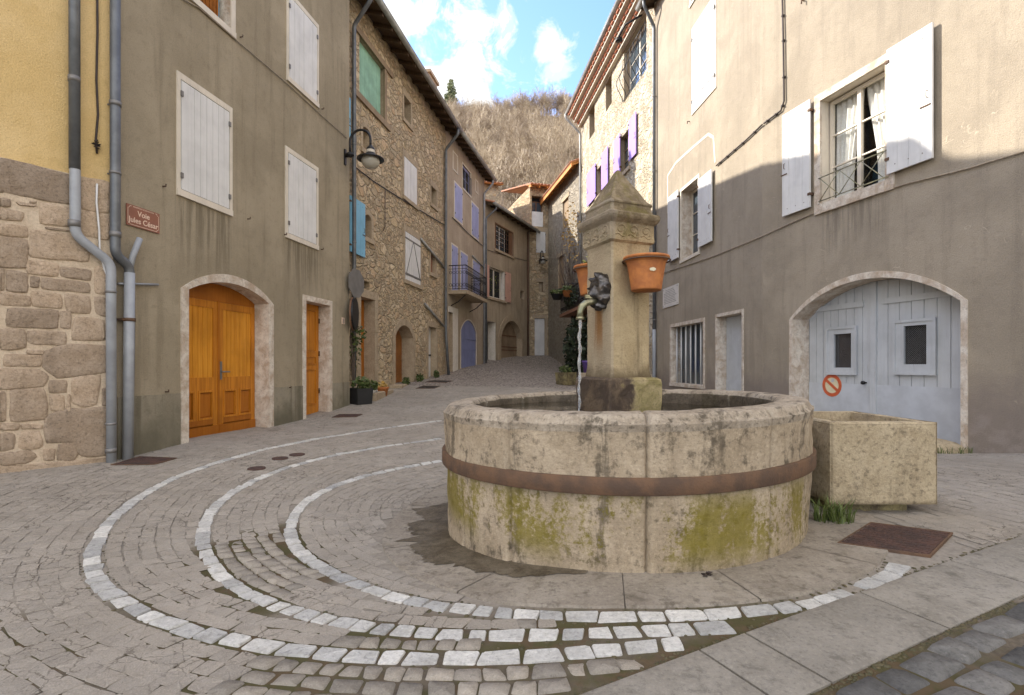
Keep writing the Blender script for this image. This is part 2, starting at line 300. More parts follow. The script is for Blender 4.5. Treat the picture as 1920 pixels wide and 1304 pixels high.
M['lavdoor'] = paint('lavender_blue_paint', (.24,.27,.46), (.2,.18,.2), .4, .55, .15)
M['purple'] = paint('violet_paint', (.36,.24,.64), (.4,.3,.4), .2, .5, .1)
M['green'] = paint('green_paint', (.30,.52,.37), (.34,.42,.30), .7, .65, .3)
M['pink'] = paint('salmon_paint', (.60,.36,.28), (.4,.3,.25), .3, .6, .12)
M['orange'] = wood('varnished_orange_wood', (.40,.14,.012), (.61,.235,.024), .42, .3)
M['orange_plank'] = wood('golden_varnished_planks', (.56,.215,.016), (.72,.32,.035), .42, .3)
M['orange_dark'] = wood('dark_varnished_wood', (.34,.105,.008), (.42,.145,.014), .4, .3)
M['doorwood'] = wood('old_door_wood', (.26,.10,.025), (.36,.15,.04), .5)
M['brownwood'] = wood('brown_wood', (.15,.075,.04), (.21,.11,.06), .6)
M['palewood'] = wood('weathered_wood', (.25,.18,.115), (.33,.245,.16), .75, .2)
M['darkwood'] = wood('dark_eave_wood', (.07,.045,.028), (.12,.08,.05), .8, .2)
M['fascia'] = wood('orange_fascia_wood', (.56,.23,.06), (.66,.30,.09), .6, .2)
M['zinc'] = simple('weathered_zinc', (.155,.163,.17), .48, .4, .3, 5, .05, 30)
M['pvc'] = simple('light_grey_pipe', (.33,.345,.365), .45, 0, .2, 4, .03, 30)
M['zincpale'] = simple('pale_zinc_gutter', (.42,.42,.40), .5, .35, .3, 4, .05, 30)
M['iron'] = simple('black_iron', (.018,.017,.018), .45, .3, .3, 20, .1, 60)
M['rust'] = simple('rusty_iron', (.13,.070,.037), .8, 0, .4, 9, .4, 80, dark=(.078,.046,.029))
M['rustlid'] = simple('rusty_cover', (.085,.042,.030), .85, 0, .4, 9, .5, 120, dark=(.05,.028,.022))
M['bronze'] = simple('dark_bronze', (.13,.12,.115), .34, .8, .6, 16, .4, 40)
M['brass'] = simple('green_brass', (.42,.38,.24), .38, .7, .4, 14, .2, 40, dark=(.19,.19,.12))
M['terra'] = simple('terracotta', (.50,.185,.05), .8, 0, .16, 11, .35, 50, dark=(.36,.125,.04))
M['rooftile'] = simple('clay_tile', (.42,.17,.08), .8, 0, .45, 7, .3, 40)
M['redtile'] = simple('red_clay_tile', (.50,.15,.06), .75, 0, .3, 16, .2, 40)
M['cream'] = simple('cream_mortar_trim', (.62,.56,.46), .85, 0, .15, 6, .2, 60)
M['glass'] = glass_mat('window_glass')
M['bluepane'] = glass_mat('bluish_glass', (.07,.095,.12))  # bluish tint set in the base colour
M['curtain'] = simple('lace_curtain', (.80,.78,.74), .9, 0, .12, 30, .3, 90)
M['orangecloth'] = simple('orange_curtain', (.45,.16,.03), .9, 0, .3, 12, .2, 60)
M['black'] = simple('dark_interior', (.012,.011,.011), .9, 0, .3, 6, 0)
M['cable'] = simple('dark_cable', (.05,.035,.03), .7, 0, .3, 20, 0)
M['cablepale'] = simple('beige_cable', (.36,.29,.21), .7, 0, .3, 20, 0)
M['white'] = simple('white_plastic', (.74,.74,.73), .5, 0, .1, 6, 0)
M['signbrown'] = simple('brown_enamel', (.27,.105,.065), .4, 0, .12, 6, 0)
M['signcream'] = simple('cream_enamel', (.74,.56,.43), .5, 0, .06, 6, 0)
M['signred'] = simple('faded_red_enamel', (.60,.12,.045), .5, 0, .2, 14, 0)
M['signpale'] = simple('pale_cream_enamel', (.70,.62,.42), .5, 0, .12, 14, 0)
M['greysteel'] = simple('grey_steel', (.22,.21,.20), .5, .4, .2, 6, 0)
M['marble'] = simple('plaque_marble', (.66,.62,.57), .5, 0, .12, 5, .05, 40)
M['engrave'] = simple('engraved_lettering', (.30,.28,.25), .8, 0, .2, 40, 0)
M['brick'] = simple('brick_infill', (.34,.17,.10), .9, 0, .35, 14, .4, 40)
M['purplepot'] = simple('violet_pot', (.14,.08,.30), .5, 0, .2, 6, 0)
M['blackpot'] = simple('black_planter', (.02,.02,.02), .6, 0, .2, 6, 0)
def leafm(name, c1, c2):
    def fn(g, b):
        t = g.attr('rnd', 'Fac'); g.set(b.inputs['Base Color'], g.mix(t, c1, c2)); b.inputs['Roughness'].default_value = .6
    return material(name, fn)
M['leaf'] = leafm('green_leaves', (.035,.06,.012), (.10,.13,.03))
M['leafdark'] = leafm('dark_ivy', (.012,.022,.008), (.035,.05,.018))
M['leafyellow'] = leafm('yellow_leaves', (.42,.26,.05), (.55,.36,.12))
M['leafbright'] = leafm('bright_leaves', (.16,.19,.02), (.30,.30,.05))
M['grassblade'] = leafm('grass_blades', (.05,.08,.015), (.12,.15,.03))
M['conifer'] = leafm('conifer_needles', (.14,.17,.085), (.27,.29,.16))
M['twig'] = leafm('bare_twigs', (.20,.14,.09), (.50,.40,.275))
M['vine'] = simple('bare_vine', (.13,.095,.07), .85, 0, .3, 10, 0)
M['litter'] = simple('leaf_litter', (.29,.21,.13), .95, 0, .4, .12, .5, .8, dark=(.17,.12,.075))
def lampglass(g, b):
    v = g.attr(); g.set(b.inputs['Base Color'], g.mix(g.noise(v, 8, 3), (.62,.58,.48), (.72,.68,.58))); b.inputs['Roughness'].default_value = .25
    b.inputs['Transmission Weight'].default_value = .35
M['lampglass'] = material('frosted_lamp_glass', lampglass)
def waterm(g, b):
    v = g.attr(); g.set(b.inputs['Base Color'], g.mix(g.noise(v, 2, 4), (.012,.010,.006), (.03,.024,.012))); b.inputs['Roughness'].default_value = .04
    g.set(b.inputs['Normal'], g.bump(g.noise(v, 9, 3), .18, .02))
M['water'] = material('dark_basin_water', waterm)
def jetm(g, b):
    v = g.attr(); b.inputs['Roughness'].default_value = .05; b.inputs['Transmission Weight'].default_value = .75; b.inputs['IOR'].default_value = 1.33
    g.set(b.inputs['Base Color'], g.mix(g.noise(v, 30, 3), (.95,.96,.97), (.8,.82,.84)))
M['jet'] = material('falling_water', jetm)

# ------------------------------------------------------------------ mesh builder, facade frames
class Frame:
    """a vertical wall plane: s along the wall, o out of it into the street, z up"""
    def __init__(s, x0, y0, dx, dy, side):
        L = math.hypot(dx, dy); s.p = (x0, y0); s.d = (dx/L, dy/L)
        s.n = (dy/L, -dx/L) if side == 'L' else (-dy/L, dx/L); s.side = side
    def pt(s, a, o, z): return (s.p[0]+s.d[0]*a+s.n[0]*o, s.p[1]+s.d[1]*a+s.n[1]*o, z)
    def hit(s, px, py, o=0):
        u = (px-CX)/F; v = (HY-py)/F
        c = s.p[0]*s.n[0]+s.p[1]*s.n[1]+o
        y = c/(u*s.n[0]+s.n[1]); x = u*y
        return ((x-s.p[0])*s.d[0]+(y-s.p[1])*s.d[1], EYE+v*y)
    def rect(s, xl, xr, yt, yb, o=0, ref=None):
        ref = xl if ref is None else ref
        a, b = s.hit(xl, yt, o)[0], s.hit(xr, yt, o)[0]
        return (min(a, b), max(a, b), s.hit(ref, yb, o)[1], s.hit(ref, yt, o)[1])
class WorldFrame:
    p = (0, 0); d = (1, 0); n = (0, 1); side = 'W'
    def pt(s, a, o, z): return (a, o, z)
WF = WorldFrame()
class MB:
    def __init__(s, fr=WF): s.fr = fr; s.v = []; s.f = []; s.m = []; s.sm = []; s.r = []; s.cur = random.random()
    def add(s, pts, faces, m=0, smooth=False):
        k = len(s.v); s.v += pts; s.r += [s.cur]*len(pts)
        for f in faces: s.f.append([k+i for i in f]); s.m.append(m); s.sm.append(smooth)
    def box(s, a0, a1, o0, o1, z0, z1, m=0, bev=0):
        P = [(a0,o0,z0),(a1,o0,z0),(a1,o1,z0),(a0,o1,z0),(a0,o0,z1),(a1,o0,z1),(a1,o1,z1),(a0,o1,z1)]
        s.add(P, [(0,3,2,1),(4,5,6,7),(0,1,5,4),(1,2,6,5),(2,3,7,6),(3,0,4,7)], m)
    def quad(s, a, b, c, d_, m=0): s.add([a,b,c,d_], [(0,1,2,3)], m)
    def prism(s, poly, o0, o1, m=0):
        n = len(poly); P = [(a, o0, z) for a, z in poly]+[(a, o1, z) for a, z in poly]
        s.add(P, [tuple(range(n)), tuple(range(2*n-1, n-1, -1))]+[(i, (i+1) % n, n+(i+1) % n, n+i) for i in range(n)], m)
    def tube(s, pts, r, seg=8, m=0, caps=True, smooth=True):
        n = len(pts); rs = r if isinstance(r, (list, tuple)) else [r]*n
        P = [Vector(p) for p in pts]; out = []; up = Vector((0,0,1))
        prev = None
        for i in range(n):
            t = (P[min(i+1, n-1)]-P[max(i-1, 0)]).normalized()
            if prev is None:
                a = t.cross(up); a = a if a.length > .05 else t.cross(Vector((1,0,0)))
            else: a = prev - t*prev.dot(t); a = a if a.length > 1e-4 else t.orthogonal()
            a.normalize(); prev = a; b = t.cross(a)
            for k in range(seg):
                w_ = 2*math.pi*k/seg; q = P[i]+(a*math.cos(w_)+b*math.sin(w_))*rs[i]; out.append(tuple(q))
        fs = [(i*seg+k, i*seg+(k+1) % seg, (i+1)*seg+(k+1) % seg, (i+1)*seg+k) for i in range(n-1) for k in range(seg)]
        if caps: fs += [tuple(range(seg-1, -1, -1)), tuple((n-1)*seg+k for k in range(seg))]
        s.add(out, fs, m, smooth)
    def lathe(s, prof, c=(0,0,0), seg=32, m=0, smooth=True, sx=1, sy=1, closed=False):
        out = [(c[0]+r*math.cos(2*math.pi*k/seg)*sx, c[1]+r*math.sin(2*math.pi*k/seg)*sy, c[2]+z) for r, z in prof for k in range(seg)]
        n = len(prof)
        s.add(out, [(i*seg+k, i*seg+(k+1) % seg, (i+1)*seg+(k+1) % seg, (i+1)*seg+k) for i in range(n-1) for k in range(seg)], m, smooth)
    def leaves(s, c, rad, n, size, m=0, flat=1):
        for _ in range(n):
            s.cur = random.random()
            while True:
                p = Vector((random.uniform(-1,1), random.uniform(-1,1), random.uniform(-1,1)))
                if .25 < p.length < 1: break
            p = Vector((c[0]+p.x*rad[0], c[1]+p.y*rad[1], c[2]+p.z*rad[2]))
            a = Vector((random.gauss(0,1), random.gauss(0,1), random.gauss(0,.6))).normalized(); b = a.orthogonal(); b.rotate(__import__('mathutils').Quaternion(a, random.uniform(0, 6.3)))
            k = size*random.uniform(.6, 1.3)
            s.add([tuple(p-a*k), tuple(p+b*k*.5), tuple(p+a*k), tuple(p-b*k*.5)], [(0,1,2,3)], m)
    def build(s, name, mats, parent=None, recalc=True):
        if not isinstance(mats, (list, tuple)): mats = [mats]
        me = bpy.data.meshes.new(name)
        off = Vector((0,0,0)); p = parent
        while p is not None: off += Vector(p.location); p = p.parent
        W_ = [tuple(Vector(s.fr.pt(*q))-off) for q in s.v]
        me.from_pydata(W_, [], s.f)
        for k in mats: me.materials.append(M[k] if isinstance(k, str) else k)
        me.polygons.foreach_set('material_index', s.m); me.polygons.foreach_set('use_smooth', s.sm)
        at = me.attributes.new('loc', 'FLOAT_VECTOR', 'POINT'); at.data.foreach_set('vector', np.array(s.v, dtype=np.float32).ravel())
        at = me.attributes.new('rnd', 'FLOAT', 'POINT'); at.data.foreach_set('value', np.array(s.r, dtype=np.float32))
        if recalc:
            bm = bmesh.new(); bm.from_mesh(me); bmesh.ops.recalc_face_normals(bm, faces=bm.faces); bm.to_mesh(me); bm.free()
        me.update()
        o = bpy.data.objects.new(name, me); COL.objects.link(o)
        if parent is not None: o.parent = parent
        return o
def tag(o, label=None, cat=None, group=None, kind=None):
    for k, v in (('label', label), ('category', cat), ('group', group), ('kind', kind)):
        if v: o[k] = v
    return o
def thing(name, label, cat, loc, group=None):
    o = bpy.data.objects.new(name, None); o.empty_display_size = .2; COL.objects.link(o); o.location = loc
    return tag(o, label, cat, group)
def arc_pts(s0, s1, zs, rise, n=20, z1=None):
    """points of a segmental arch from s0 to s1 springing at zs with crown zs+rise"""
    wd = s1-s0; h = max(rise, 1e-4)
    if h >= wd/2*.98:                                            # elliptical / round
        return [(s0+wd/2-wd/2*math.cos(math.pi*i/n), zs+h*math.sin(math.pi*i/n)) for i in range(n+1)]
    rr = (wd*wd/4+h*h)/(2*h); cz = zs+h-rr; a = math.asin(min(1, wd/2/rr))
    return [(s0+wd/2+rr*math.sin(-a+2*a*i/n), cz+rr*math.cos(-a+2*a*i/n)) for i in range(n+1)]
def facade(fr, s0, s1, z0, z1, ops, depth=7.0, mat='taupe', parent=None, name='wall', back=True, mats=None, reveal_m=0):
    """street wall with real openings and their reveals, closed behind by the body of the house.
    ops: dicts s0,s1,z0,z1 (crown), rise, depth, panel (material index of a blind back or None)"""
    mb = MB(fr)
    ss = sorted({s0, s1, *[o['s0'] for o in ops], *[o['s1'] for o in ops]}); zz = sorted({z0, z1, *[o['z0'] for o in ops], *[o['z1'] for o in ops]})
    ss = [a for a in ss if s0 <= a <= s1]; zz = [a for a in zz if z0 <= a <= z1]
    for a, b in zip(ss, ss[1:]):
        for c, e in zip(zz, zz[1:]):
            ma, mz = (a+b)/2, (c+e)/2
            if any(o['s0'] < ma < o['s1'] and o['z0'] < mz < o['z1'] for o in ops): continue
            mb.quad((a,0,c),(b,0,c),(b,0,e),(a,0,e))
    for o in ops:
        dp = -o.get('depth', .2); rise = o.get('rise', 0); a, b = o['s0'], o['s1']; zs = o['z1']-rise; rm = o.get('rm', reveal_m)
        mb.quad((a,0,o['z0']),(a,dp,o['z0']),(a,dp,zs),(a,0,zs), rm); mb.quad((b,0,o['z0']),(b,dp,o['z0']),(b,dp,zs),(b,0,zs), rm)
        mb.quad((a,0,o['z0']),(b,0,o['z0']),(b,dp,o['z0']),(a,dp,o['z0']), rm)
        arc = arc_pts(a, b, zs, rise) if rise > 0 else [(a, zs), (b, zs)]
        for p, q in zip(arc, arc[1:]):
            mb.quad((p[0],0,p[1]),(q[0],0,q[1]),(q[0],dp,q[1]),(p[0],dp,p[1]), rm)
            if rise > 0: mb.quad((p[0],0,p[1]),(q[0],0,q[1]),(q[0],0,o['z1']),(p[0],0,o['z1']))
        if o.get('panel') is not None: mb.prism([(a,o['z0']),(b,o['z0'])]+arc[::-1], dp-.02, dp-.001, o['panel'])
    if back:
        D = -depth
        mb.quad((s0,0,z0),(s0,D,z0),(s0,D,z1),(s0,0,z1)); mb.quad((s1,0,z0),(s1,D,z0),(s1,D,z1),(s1,0,z1))
        mb.quad((s0,D,z0),(s1,D,z0),(s1,D,z1),(s0,D,z1)); mb.quad((s0,0,z1),(s1,0,z1),(s1,D,z1),(s0,D,z1))
    return mb.build(name, mats or [mat], parent, recalc=False)
def surround(fr, inner, t, o1, mat, parent, name='surround', rise=0, sill=True, o0=-.002, wide_s=None, bottom=None):
    a, b, c, e = inner; mb = MB(fr); zs = e-rise; tl = t if wide_s is None else wide_s
    cb = c if bottom is None else bottom
    mb.box(a-tl, a, o0, o1, cb, zs); mb.box(b, b+tl, o0, o1, cb, zs)
    if rise > 0:
        ia = arc_pts(a, b, zs, rise); oa = arc_pts(a-tl, b+tl, zs, rise+t)
        for i in range(len(ia)-1): mb.prism([ia[i], ia[i+1], oa[i+1], oa[i]], o0, o1)
    else: mb.box(a-tl, b+tl, o0, o1, e, e+t)
    if sill: mb.box(a-tl, b+tl, o0, o1+.012, c-t, c)
    return mb.build(name, mat, parent)
def boards(mb, a, b, c, e, o0, o1, n, gap=.005, m=0, rise=None):
    """upright boards; rise: function s -> top z"""
    wd = (b-a)/n
    for i in range(n):
        x0, x1 = a+i*wd+gap/2, a+(i+1)*wd-gap/2; j = random.uniform(-.0015, .0015); mb.cur = random.random()
        if rise: mb.prism([(x0, c), (x1, c), (x1, rise(x1)), ((x0+x1)/2, rise((x0+x1)/2)), (x0, rise(x0))], o0, o1+j, m)
        else: mb.box(x0, x1, o0, o1+j, c, e, m)
def shutter_pair(fr, r, o, mat, parent, leaves=2, planks=3, hinges=True, batten=False, name='shutter', hm='iron'):
    """closed board shutters filling r"""
    a, b, c, e = r; out = []; wd = (b-a)/leaves
    for i in range(leaves):
        mb = MB(fr); x0, x1 = a+i*wd+(.012 if i == 0 else .003), a+(i+1)*wd-(.012 if i == leaves-1 else .003); c_, e_ = c+.012, e-.012
        boards(mb, x0, x1, c_, e_, o, o+.028, planks, .005)
        mb.box(x0+.004, x1-.004, o-.012, o-.001, c+.01, e-.01, 1)
        if batten:
            for zz in (c+.14*(e-c), e-.14*(e-c)): mb.box(x0, x1, o+.029, o+.036, zz-.012, zz+.012, 1)
        if hinges:
            hx = x0 if i == 0 else x1
            for zz in (c+.13*(e-c), e-.13*(e-c)):
                mb.box(hx-.018, hx+.018, o+.029, o+.048, zz-.035, zz+.035, 1)
        out.append(mb.build(name, [mat, 'greysteel' if hm == 'iron' else hm], parent))
    return out
def open_shutter(fr, a, b, c, e, mat, parent, planks=4, o=.035, hinge_right=True, label=None):
    """a leaf folded back flat against the wall"""
    mb = MB(fr); boards(mb, a, b, c, e, o, o+.03, planks, .004); h = b if hinge_right else a
    f = a if hinge_right else b
    for zz in (c+.12*(e-c), e-.10*(e-c)): mb.box(min(h, f*.03+h*.97)-.02, max(h, f*.03+h*.97)+.02, .0, o+.045, zz-.02, zz+.02, 1)
    m_ = f+(h-f)*.22
    mb.box(min(f,m_)+.02, max(f,m_)+.02, o+.031, o+.04, c+.40*(e-c), c+.40*(e-c)+.018, 1)
    q = f+(h-f)*.1; zq = c+.46*(e-c)
    mb.tube([(q,o+.031,zq),(q,o+.055,zq+.01),(q,o+.055,zq+.09),(q,o+.031,zq+.1)], .006, 5, 1)
    for zz in (c+.06*(e-c), e-.08*(e-c)):
        for t in (.2, .5, .8): mb.box(a+(b-a)*t-.006, a+(b-a)*t+.006, o+.03, o+.034, zz-.006, zz+.006, 1)
    return mb.build('shutter', [mat, 'rust'], parent)
def casement(fr, r, o, parent, mat='whiteframe', cols=2, rows=3, fw=.05, bar=.022, pane='glass', cur=None, name='window'):
    a, b, c, e = r; mb = MB(fr)
    mb.box(a, a+fw, o-.05, o, c, e); mb.box(b-fw, b, o-.05, o, c, e); mb.box(a+fw, b-fw, o-.05, o, c, c+fw); mb.box(a+fw, b-fw, o-.05, o, e-fw, e)
    wd = (b-a-2*fw)/cols
    for i in range(1, cols): x = a+fw+i*wd; mb.box(x-fw*.6, x+fw*.6, o-.045, o+.008, c+fw, e-fw)
    for j in range(1, rows):
        z = c+fw+(e-c-2*fw)*j/rows
        for i in range(cols): mb.box(a+fw+i*wd+(fw*.6 if i else 0), a+fw+(i+1)*wd-(fw*.6 if i < cols-1 else 0), o-.04, o-.003, z-bar/2, z+bar/2)
    wn = mb.build(name, mat, parent)
    pb = MB(fr); pb.box(a+fw*.5, b-fw*.5, o-.034, o-.028, c+fw*.5, e-fw*.5); pb.build('pane', pane, wn)
    if cur: cur(wn)
    return wn
def gutter(fr, s0, s1, o, z, parent, r=.075, mat='zincpale', name='gutter'):
    mb = MB(fr); n = 10
    prof = [(o+r*math.cos(math.pi+math.pi*i/n), z+r*math.sin(math.pi+math.pi*i/n)) for i in range(n+1)]
    P = [(s, a, b) for s in (s0, s1) for a, b in prof]; k = n+1
    mb.add(P, [(i, i+1, k+i+1, k+i) for i in range(n)]+[tuple(range(k)), tuple(range(2*k-1, k-1, -1))], 0, True)
    mb.tube([(s0, o+r, z), (s1, o+r, z)], .012, 6)
    return mb.build(name, mat, parent)
def pipe(fr, pts, r, parent, mat='zinc', rings=(), name='drainpipe', ring_mat='greysteel'):
    """pts already in (s,o,z); elbows are rounded"""
    P = [Vector(p) for p in pts]; out = [P[0]]
    for i in range(1, len(P)-1):
        a, b, c = P[i-1], P[i], P[i+1]; k = min(.09, (a-b).length*.4, (c-b).length*.4)
        p0 = b+(a-b).normalized()*k; p2 = b+(c-b).normalized()*k
        for t in (0, .25, .5, .75, 1): out.append(p0*(1-t)**2+b*2*t*(1-t)+p2*t*t)
    out.append(P[-1])
    mb = MB(fr); mb.tube([tuple(p) for p in out], r, 12)
    o = mb.build(name, mat, parent)
    if rings:
        for (q, zz, h) in rings: rb = MB(fr); rb.tube([(q[0], q[1], zz-h/2), (q[0], q[1], zz+h/2)], r*1.14, 12); rb.box(q[0]-.008, q[0]+.008, -.01, q[1], zz-.008, zz+.008); rb.build('pipe_collar', ring_mat, o)
    return o
def cable(fr, pix, o, r, mat, label, cat='cable', parent=None, name='wall_cable', clips=0):
    pts = [(*fr.hit(px, py, o),) for px, py in pix]; pts = [(a, o, z) for a, z in pts]
    mb = MB(fr); mb.tube(pts, r, 5)
    if clips:
        for i in range(len(pts)-1):
            a, b = Vector(pts[i]), Vector(pts[i+1]); n = max(1, int((b-a).length/clips))
            for k in range(n): p = a.lerp(b, (k+.5)/n); mb.box(p.x-.018, p.x+.018, -.005, o+r*1.6, p.z-.012, p.z+.012)
    return tag(mb.build(name, mat), label, cat)
def text(fr, string, s, z, o, size, mat, parent, name='lettering', bold=.0, align='CENTER'):
    cu = bpy.data.curves.new(name, 'FONT'); cu.body = string; cu.size = size; cu.align_x = align; cu.extrude = .001; cu.offset = bold
    ob = bpy.data.objects.new(name, cu); COL.objects.link(ob); bpy.context.view_layer.update()
    me = bpy.data.meshes.new_from_object(ob.evaluated_get(bpy.context.evaluated_depsgraph_get())); bpy.data.objects.remove(ob)
    sg = -1 if fr.side == 'R' else 1
    co = np.empty(len(me.vertices)*3); me.vertices.foreach_get('co', co); co = co.reshape(-1, 3)
    mb = MB(fr); mb.v = [(s+sg*q[0], o+q[2], z+q[1]) for q in co]; mb.r = [.5]*len(co)
    mb.f = [list(p.vertices) for p in me.polygons]; mb.m = [0]*len(mb.f); mb.sm = [False]*len(mb.f)
    return mb.build(name, mat, parent)

# ------------------------------------------------------------------ wall lines of the street (plan)
L0 = Frame(-4.628, 5.99, .71, 1, 'L'); L1 = Frame(-4.628, 5.99, .179, 1, 'L'); L2 = Frame(-4.198, 11.3, .186, 1, 'L')
L3 = Frame(-2.58, 20.0, .2165, 1, 'L'); L4 = Frame(-1.37, 25.6, .4536, 1, 'L'); L5 = Frame(1.05, 30.9, 1, .3, 'L')
RA = Frame(6.93, 2.5, -.268, 1, 'R'); RB = Frame(4.893, 10.1, -.072, 1, 'R')
R2 = Frame(4.46, 16.1, -.1186, 1, 'R'); R3 = Frame(3.38, 25.2, -.198, 1, 'R')
FC = (.85, 4.22); FR = 1.38                                     # fountain centre, radius

# ------------------------------------------------------------------ ground relief: thin-plate spline through the wall feet
gp = []
for fr, px, py in ((L0,0,888),(L0,100,876),(L1,235,860),(L1,355,829),(L1,487,806),(L1,605,777),(L1,655,760),(L2,700,738),(L2,760,720),(L2,838,701),
                   (L3,866,691),(L3,905,682),(L4,940,674),(L4,985,668),(L5,1012,667),(RA,1815,853),(RA,1919,849)):
    a, z = fr.hit(px, py); q = fr.pt(a, 0, z); gp.append(q)
gp += [(-.52,4.04,-.10),(.0,3.13,-.01),(.85,2.84,.045),(2.04,3.52,.075),(.85,5.6,.06),(3.2,3.9,.08),(0,1.6,0),(-2.5,2.2,-.02),(2.4,1.7,.02),(4.4,2.6,.08),
       (4.9,10,.16),(4.6,13,.24),(4.4,16,.33),(3.4,20,.55),(2.4,24,.85),(2.3,28,1.2),(1.2,22,.85),(.5,16,.55),(.2,12,.33),(-.6,8.5,.16),(-7,3,.1),(-9,0,.1),(8,2,.1),(0,-3,-.05),(9,-3,0),(-3,-3,-.05),
       (2.6,31,1.75),(1.5,30.2,1.72)]
GPT = np.array(gp); GX = GPT[:, :2]
def _tps(d2): return np.where(d2 > 1e-12, .5*d2*np.log(np.maximum(d2, 1e-12)), 0)
_n = len(GX); _K = _tps(((GX[:, None]-GX[None])**2).sum(-1))+np.eye(_n)*.25; _Pm = np.c_[np.ones(_n), GX]
_A = np.block([[_K, _Pm], [_Pm.T, np.zeros((3, 3))]]); _w = np.linalg.solve(_A, np.r_[GPT[:, 2], 0, 0, 0])
def gz(x, y):
    x = np.asarray(x, float); y = np.asarray(y, float); sh = x.shape; p = np.c_[x.ravel(), y.ravel()]
    out = np.empty(len(p))
    for i in range(0, len(p), 20000):
        q = p[i:i+20000]; out[i:i+20000] = _tps(((q[:, None]-GX[None])**2).sum(-1))@_w[:_n]+_w[_n]+q@_w[_n+1:]
    return out.reshape(sh)
def gz1(x, y): return float(gz(np.array([x]), np.array([y]))[0])
def gpx(px, py):
    """where the ray through photo pixel px,py meets the ground"""
    z = 0.0
    for _ in range(12):
        y = (EYE-z)/((py-HY)/F); x = (px-CX)/F*y; z = .5*z+.5*gz1(x, y)
    return (x, y)
xs = np.r_[-400, -60, np.arange(-14, 15.01, .22), 60, 400]; ys = np.r_[-400, -60, np.arange(-5, 46.01, .22), 90, 600]
X, Y = np.meshgrid(xs, ys); Z = gz(np.clip(X, -10, 10), np.clip(Y, -4, 33)); Z += np.array([[.006*mnoise.noise((a*1.7, b*1.7, 0)) for a, b in zip(r1, r2)] for r1, r2 in zip(X, Y)])
mb = MB(); nx = len(xs); mb.v = [(float(a), float(b), float(c)) for a, b, c in zip(X.ravel(), Y.ravel(), Z.ravel())]; mb.r = [.5]*len(mb.v)
mb.f = [[j*nx+i, j*nx+i+1, (j+1)*nx+i+1, (j+1)*nx+i] for j in range(len(ys)-1) for i in range(nx-1)]; mb.m = [0]*len(mb.f); mb.sm = [True]*len(mb.f)
tag(mb.build('ground', 'ground', recalc=False), kind='structure')

# ------------------------------------------------------------------ setts
def smooth_line(pts, step=.05):
    P = np.array(pts); d_ = np.r_[0, np.cumsum(np.hypot(*np.diff(P, axis=0).T))]
    for _ in range(2):                                            # light smoothing of the traced line
        Q = P.copy(); Q[1:-1] = .25*P[:-2]+.5*P[1:-1]+.25*P[2:]; P = Q
    t = np.arange(0, d_[-1], step); x = np.interp(t, d_, P[:, 0]); y = np.interp(t, d_, P[:, 1])
    k = np.hanning(9); k /= k.sum(); xp = np.r_[[x[0]]*4, x, [x[-1]]*4]; yp = np.r_[[y[0]]*4, y, [y[-1]]*4]
    return np.c_[np.convolve(xp, k, 'valid'), np.convolve(yp, k, 'valid')]
PA = [(830,789),(700,802),(580,822),(480,845),(380,872),(310,897),(255,932),(210,967),(175,1005),(162,1045),(167,1080),(190,1110),(230,1137),(290,1165),(365,1190),(450,1210),(550,1222),(650,1235),(740,1237),(830,1238),(925,1237),(1000,1234),(1055,1230),(1105,1223),(1155,1218),(1205,1213),(1255,1210),(1300,1207),(1350,1201)]
PB = [(830,823),(700,835),(600,855),(530,877),(465,900),(420,930),(395,952),(382,975),(375,1000),(376,1030),(387,1055),(410,1082),(445,1107),(490,1130),(545,1152),(620,1167),(695,1180),(770,1190),(870,1195),(950,1196),(1002,1193),(1050,1193),(1092,1191),(1190,1188),(1237,1185),(1285,1183),(1332,1180),(1375,1177),(1417,1172),(1452,1165)]
PC = [(832,864),(750,875),(675,892),(620,910),(580,930),(555,952),(540,975),(539,1000),(545,1020),(565,1042),(595,1065),(635,1085),(685,1105),(740,1125),(800,1137),(850,1142),(925,1151),(970,1152),(1005,1156),(1047,1158),(1090,1160),(1135,1159),(1185,1158),(1240,1158),(1280,1157),(1320,1155),(1365,1152),(1402,1150),(1447,1146),(1487,1141),(1520,1135),(1550,1127),(1577,1120),(1602,1111),(1625,1103),(1647,1093),(1667,1085),(1687,1068),(1692,1057),(1697,1046)]
CA, CB, CC = (smooth_line([gpx(*q) for q in P]) for P in (PA, PB, PC))
def extend(C, head, tail):
    a = C[0]-C[4]; a /= np.linalg.norm(a); b = C[-1]-C[-5]; b /= np.linalg.norm(b)
    h = [C[0]+a*t for t in np.arange(head, 0, -.05)]; t_ = [C[-1]+b*t for t in np.arange(.05, tail, .05)]
    return np.array(h+list(C)+t_)
def resample(C, step=.05):
    d_ = np.r_[0, np.cumsum(np.hypot(*np.diff(C, axis=0).T))]; t = np.arange(0, d_[-1], step)
    return np.c_[np.interp(t, d_, C[:, 0]), np.interp(t, d_, C[:, 1])]
def normals(C):
    T = np.gradient(C, axis=0); T /= np.linalg.norm(T, axis=1)[:, None]+1e-9; return np.c_[-T[:, 1], T[:, 0]]
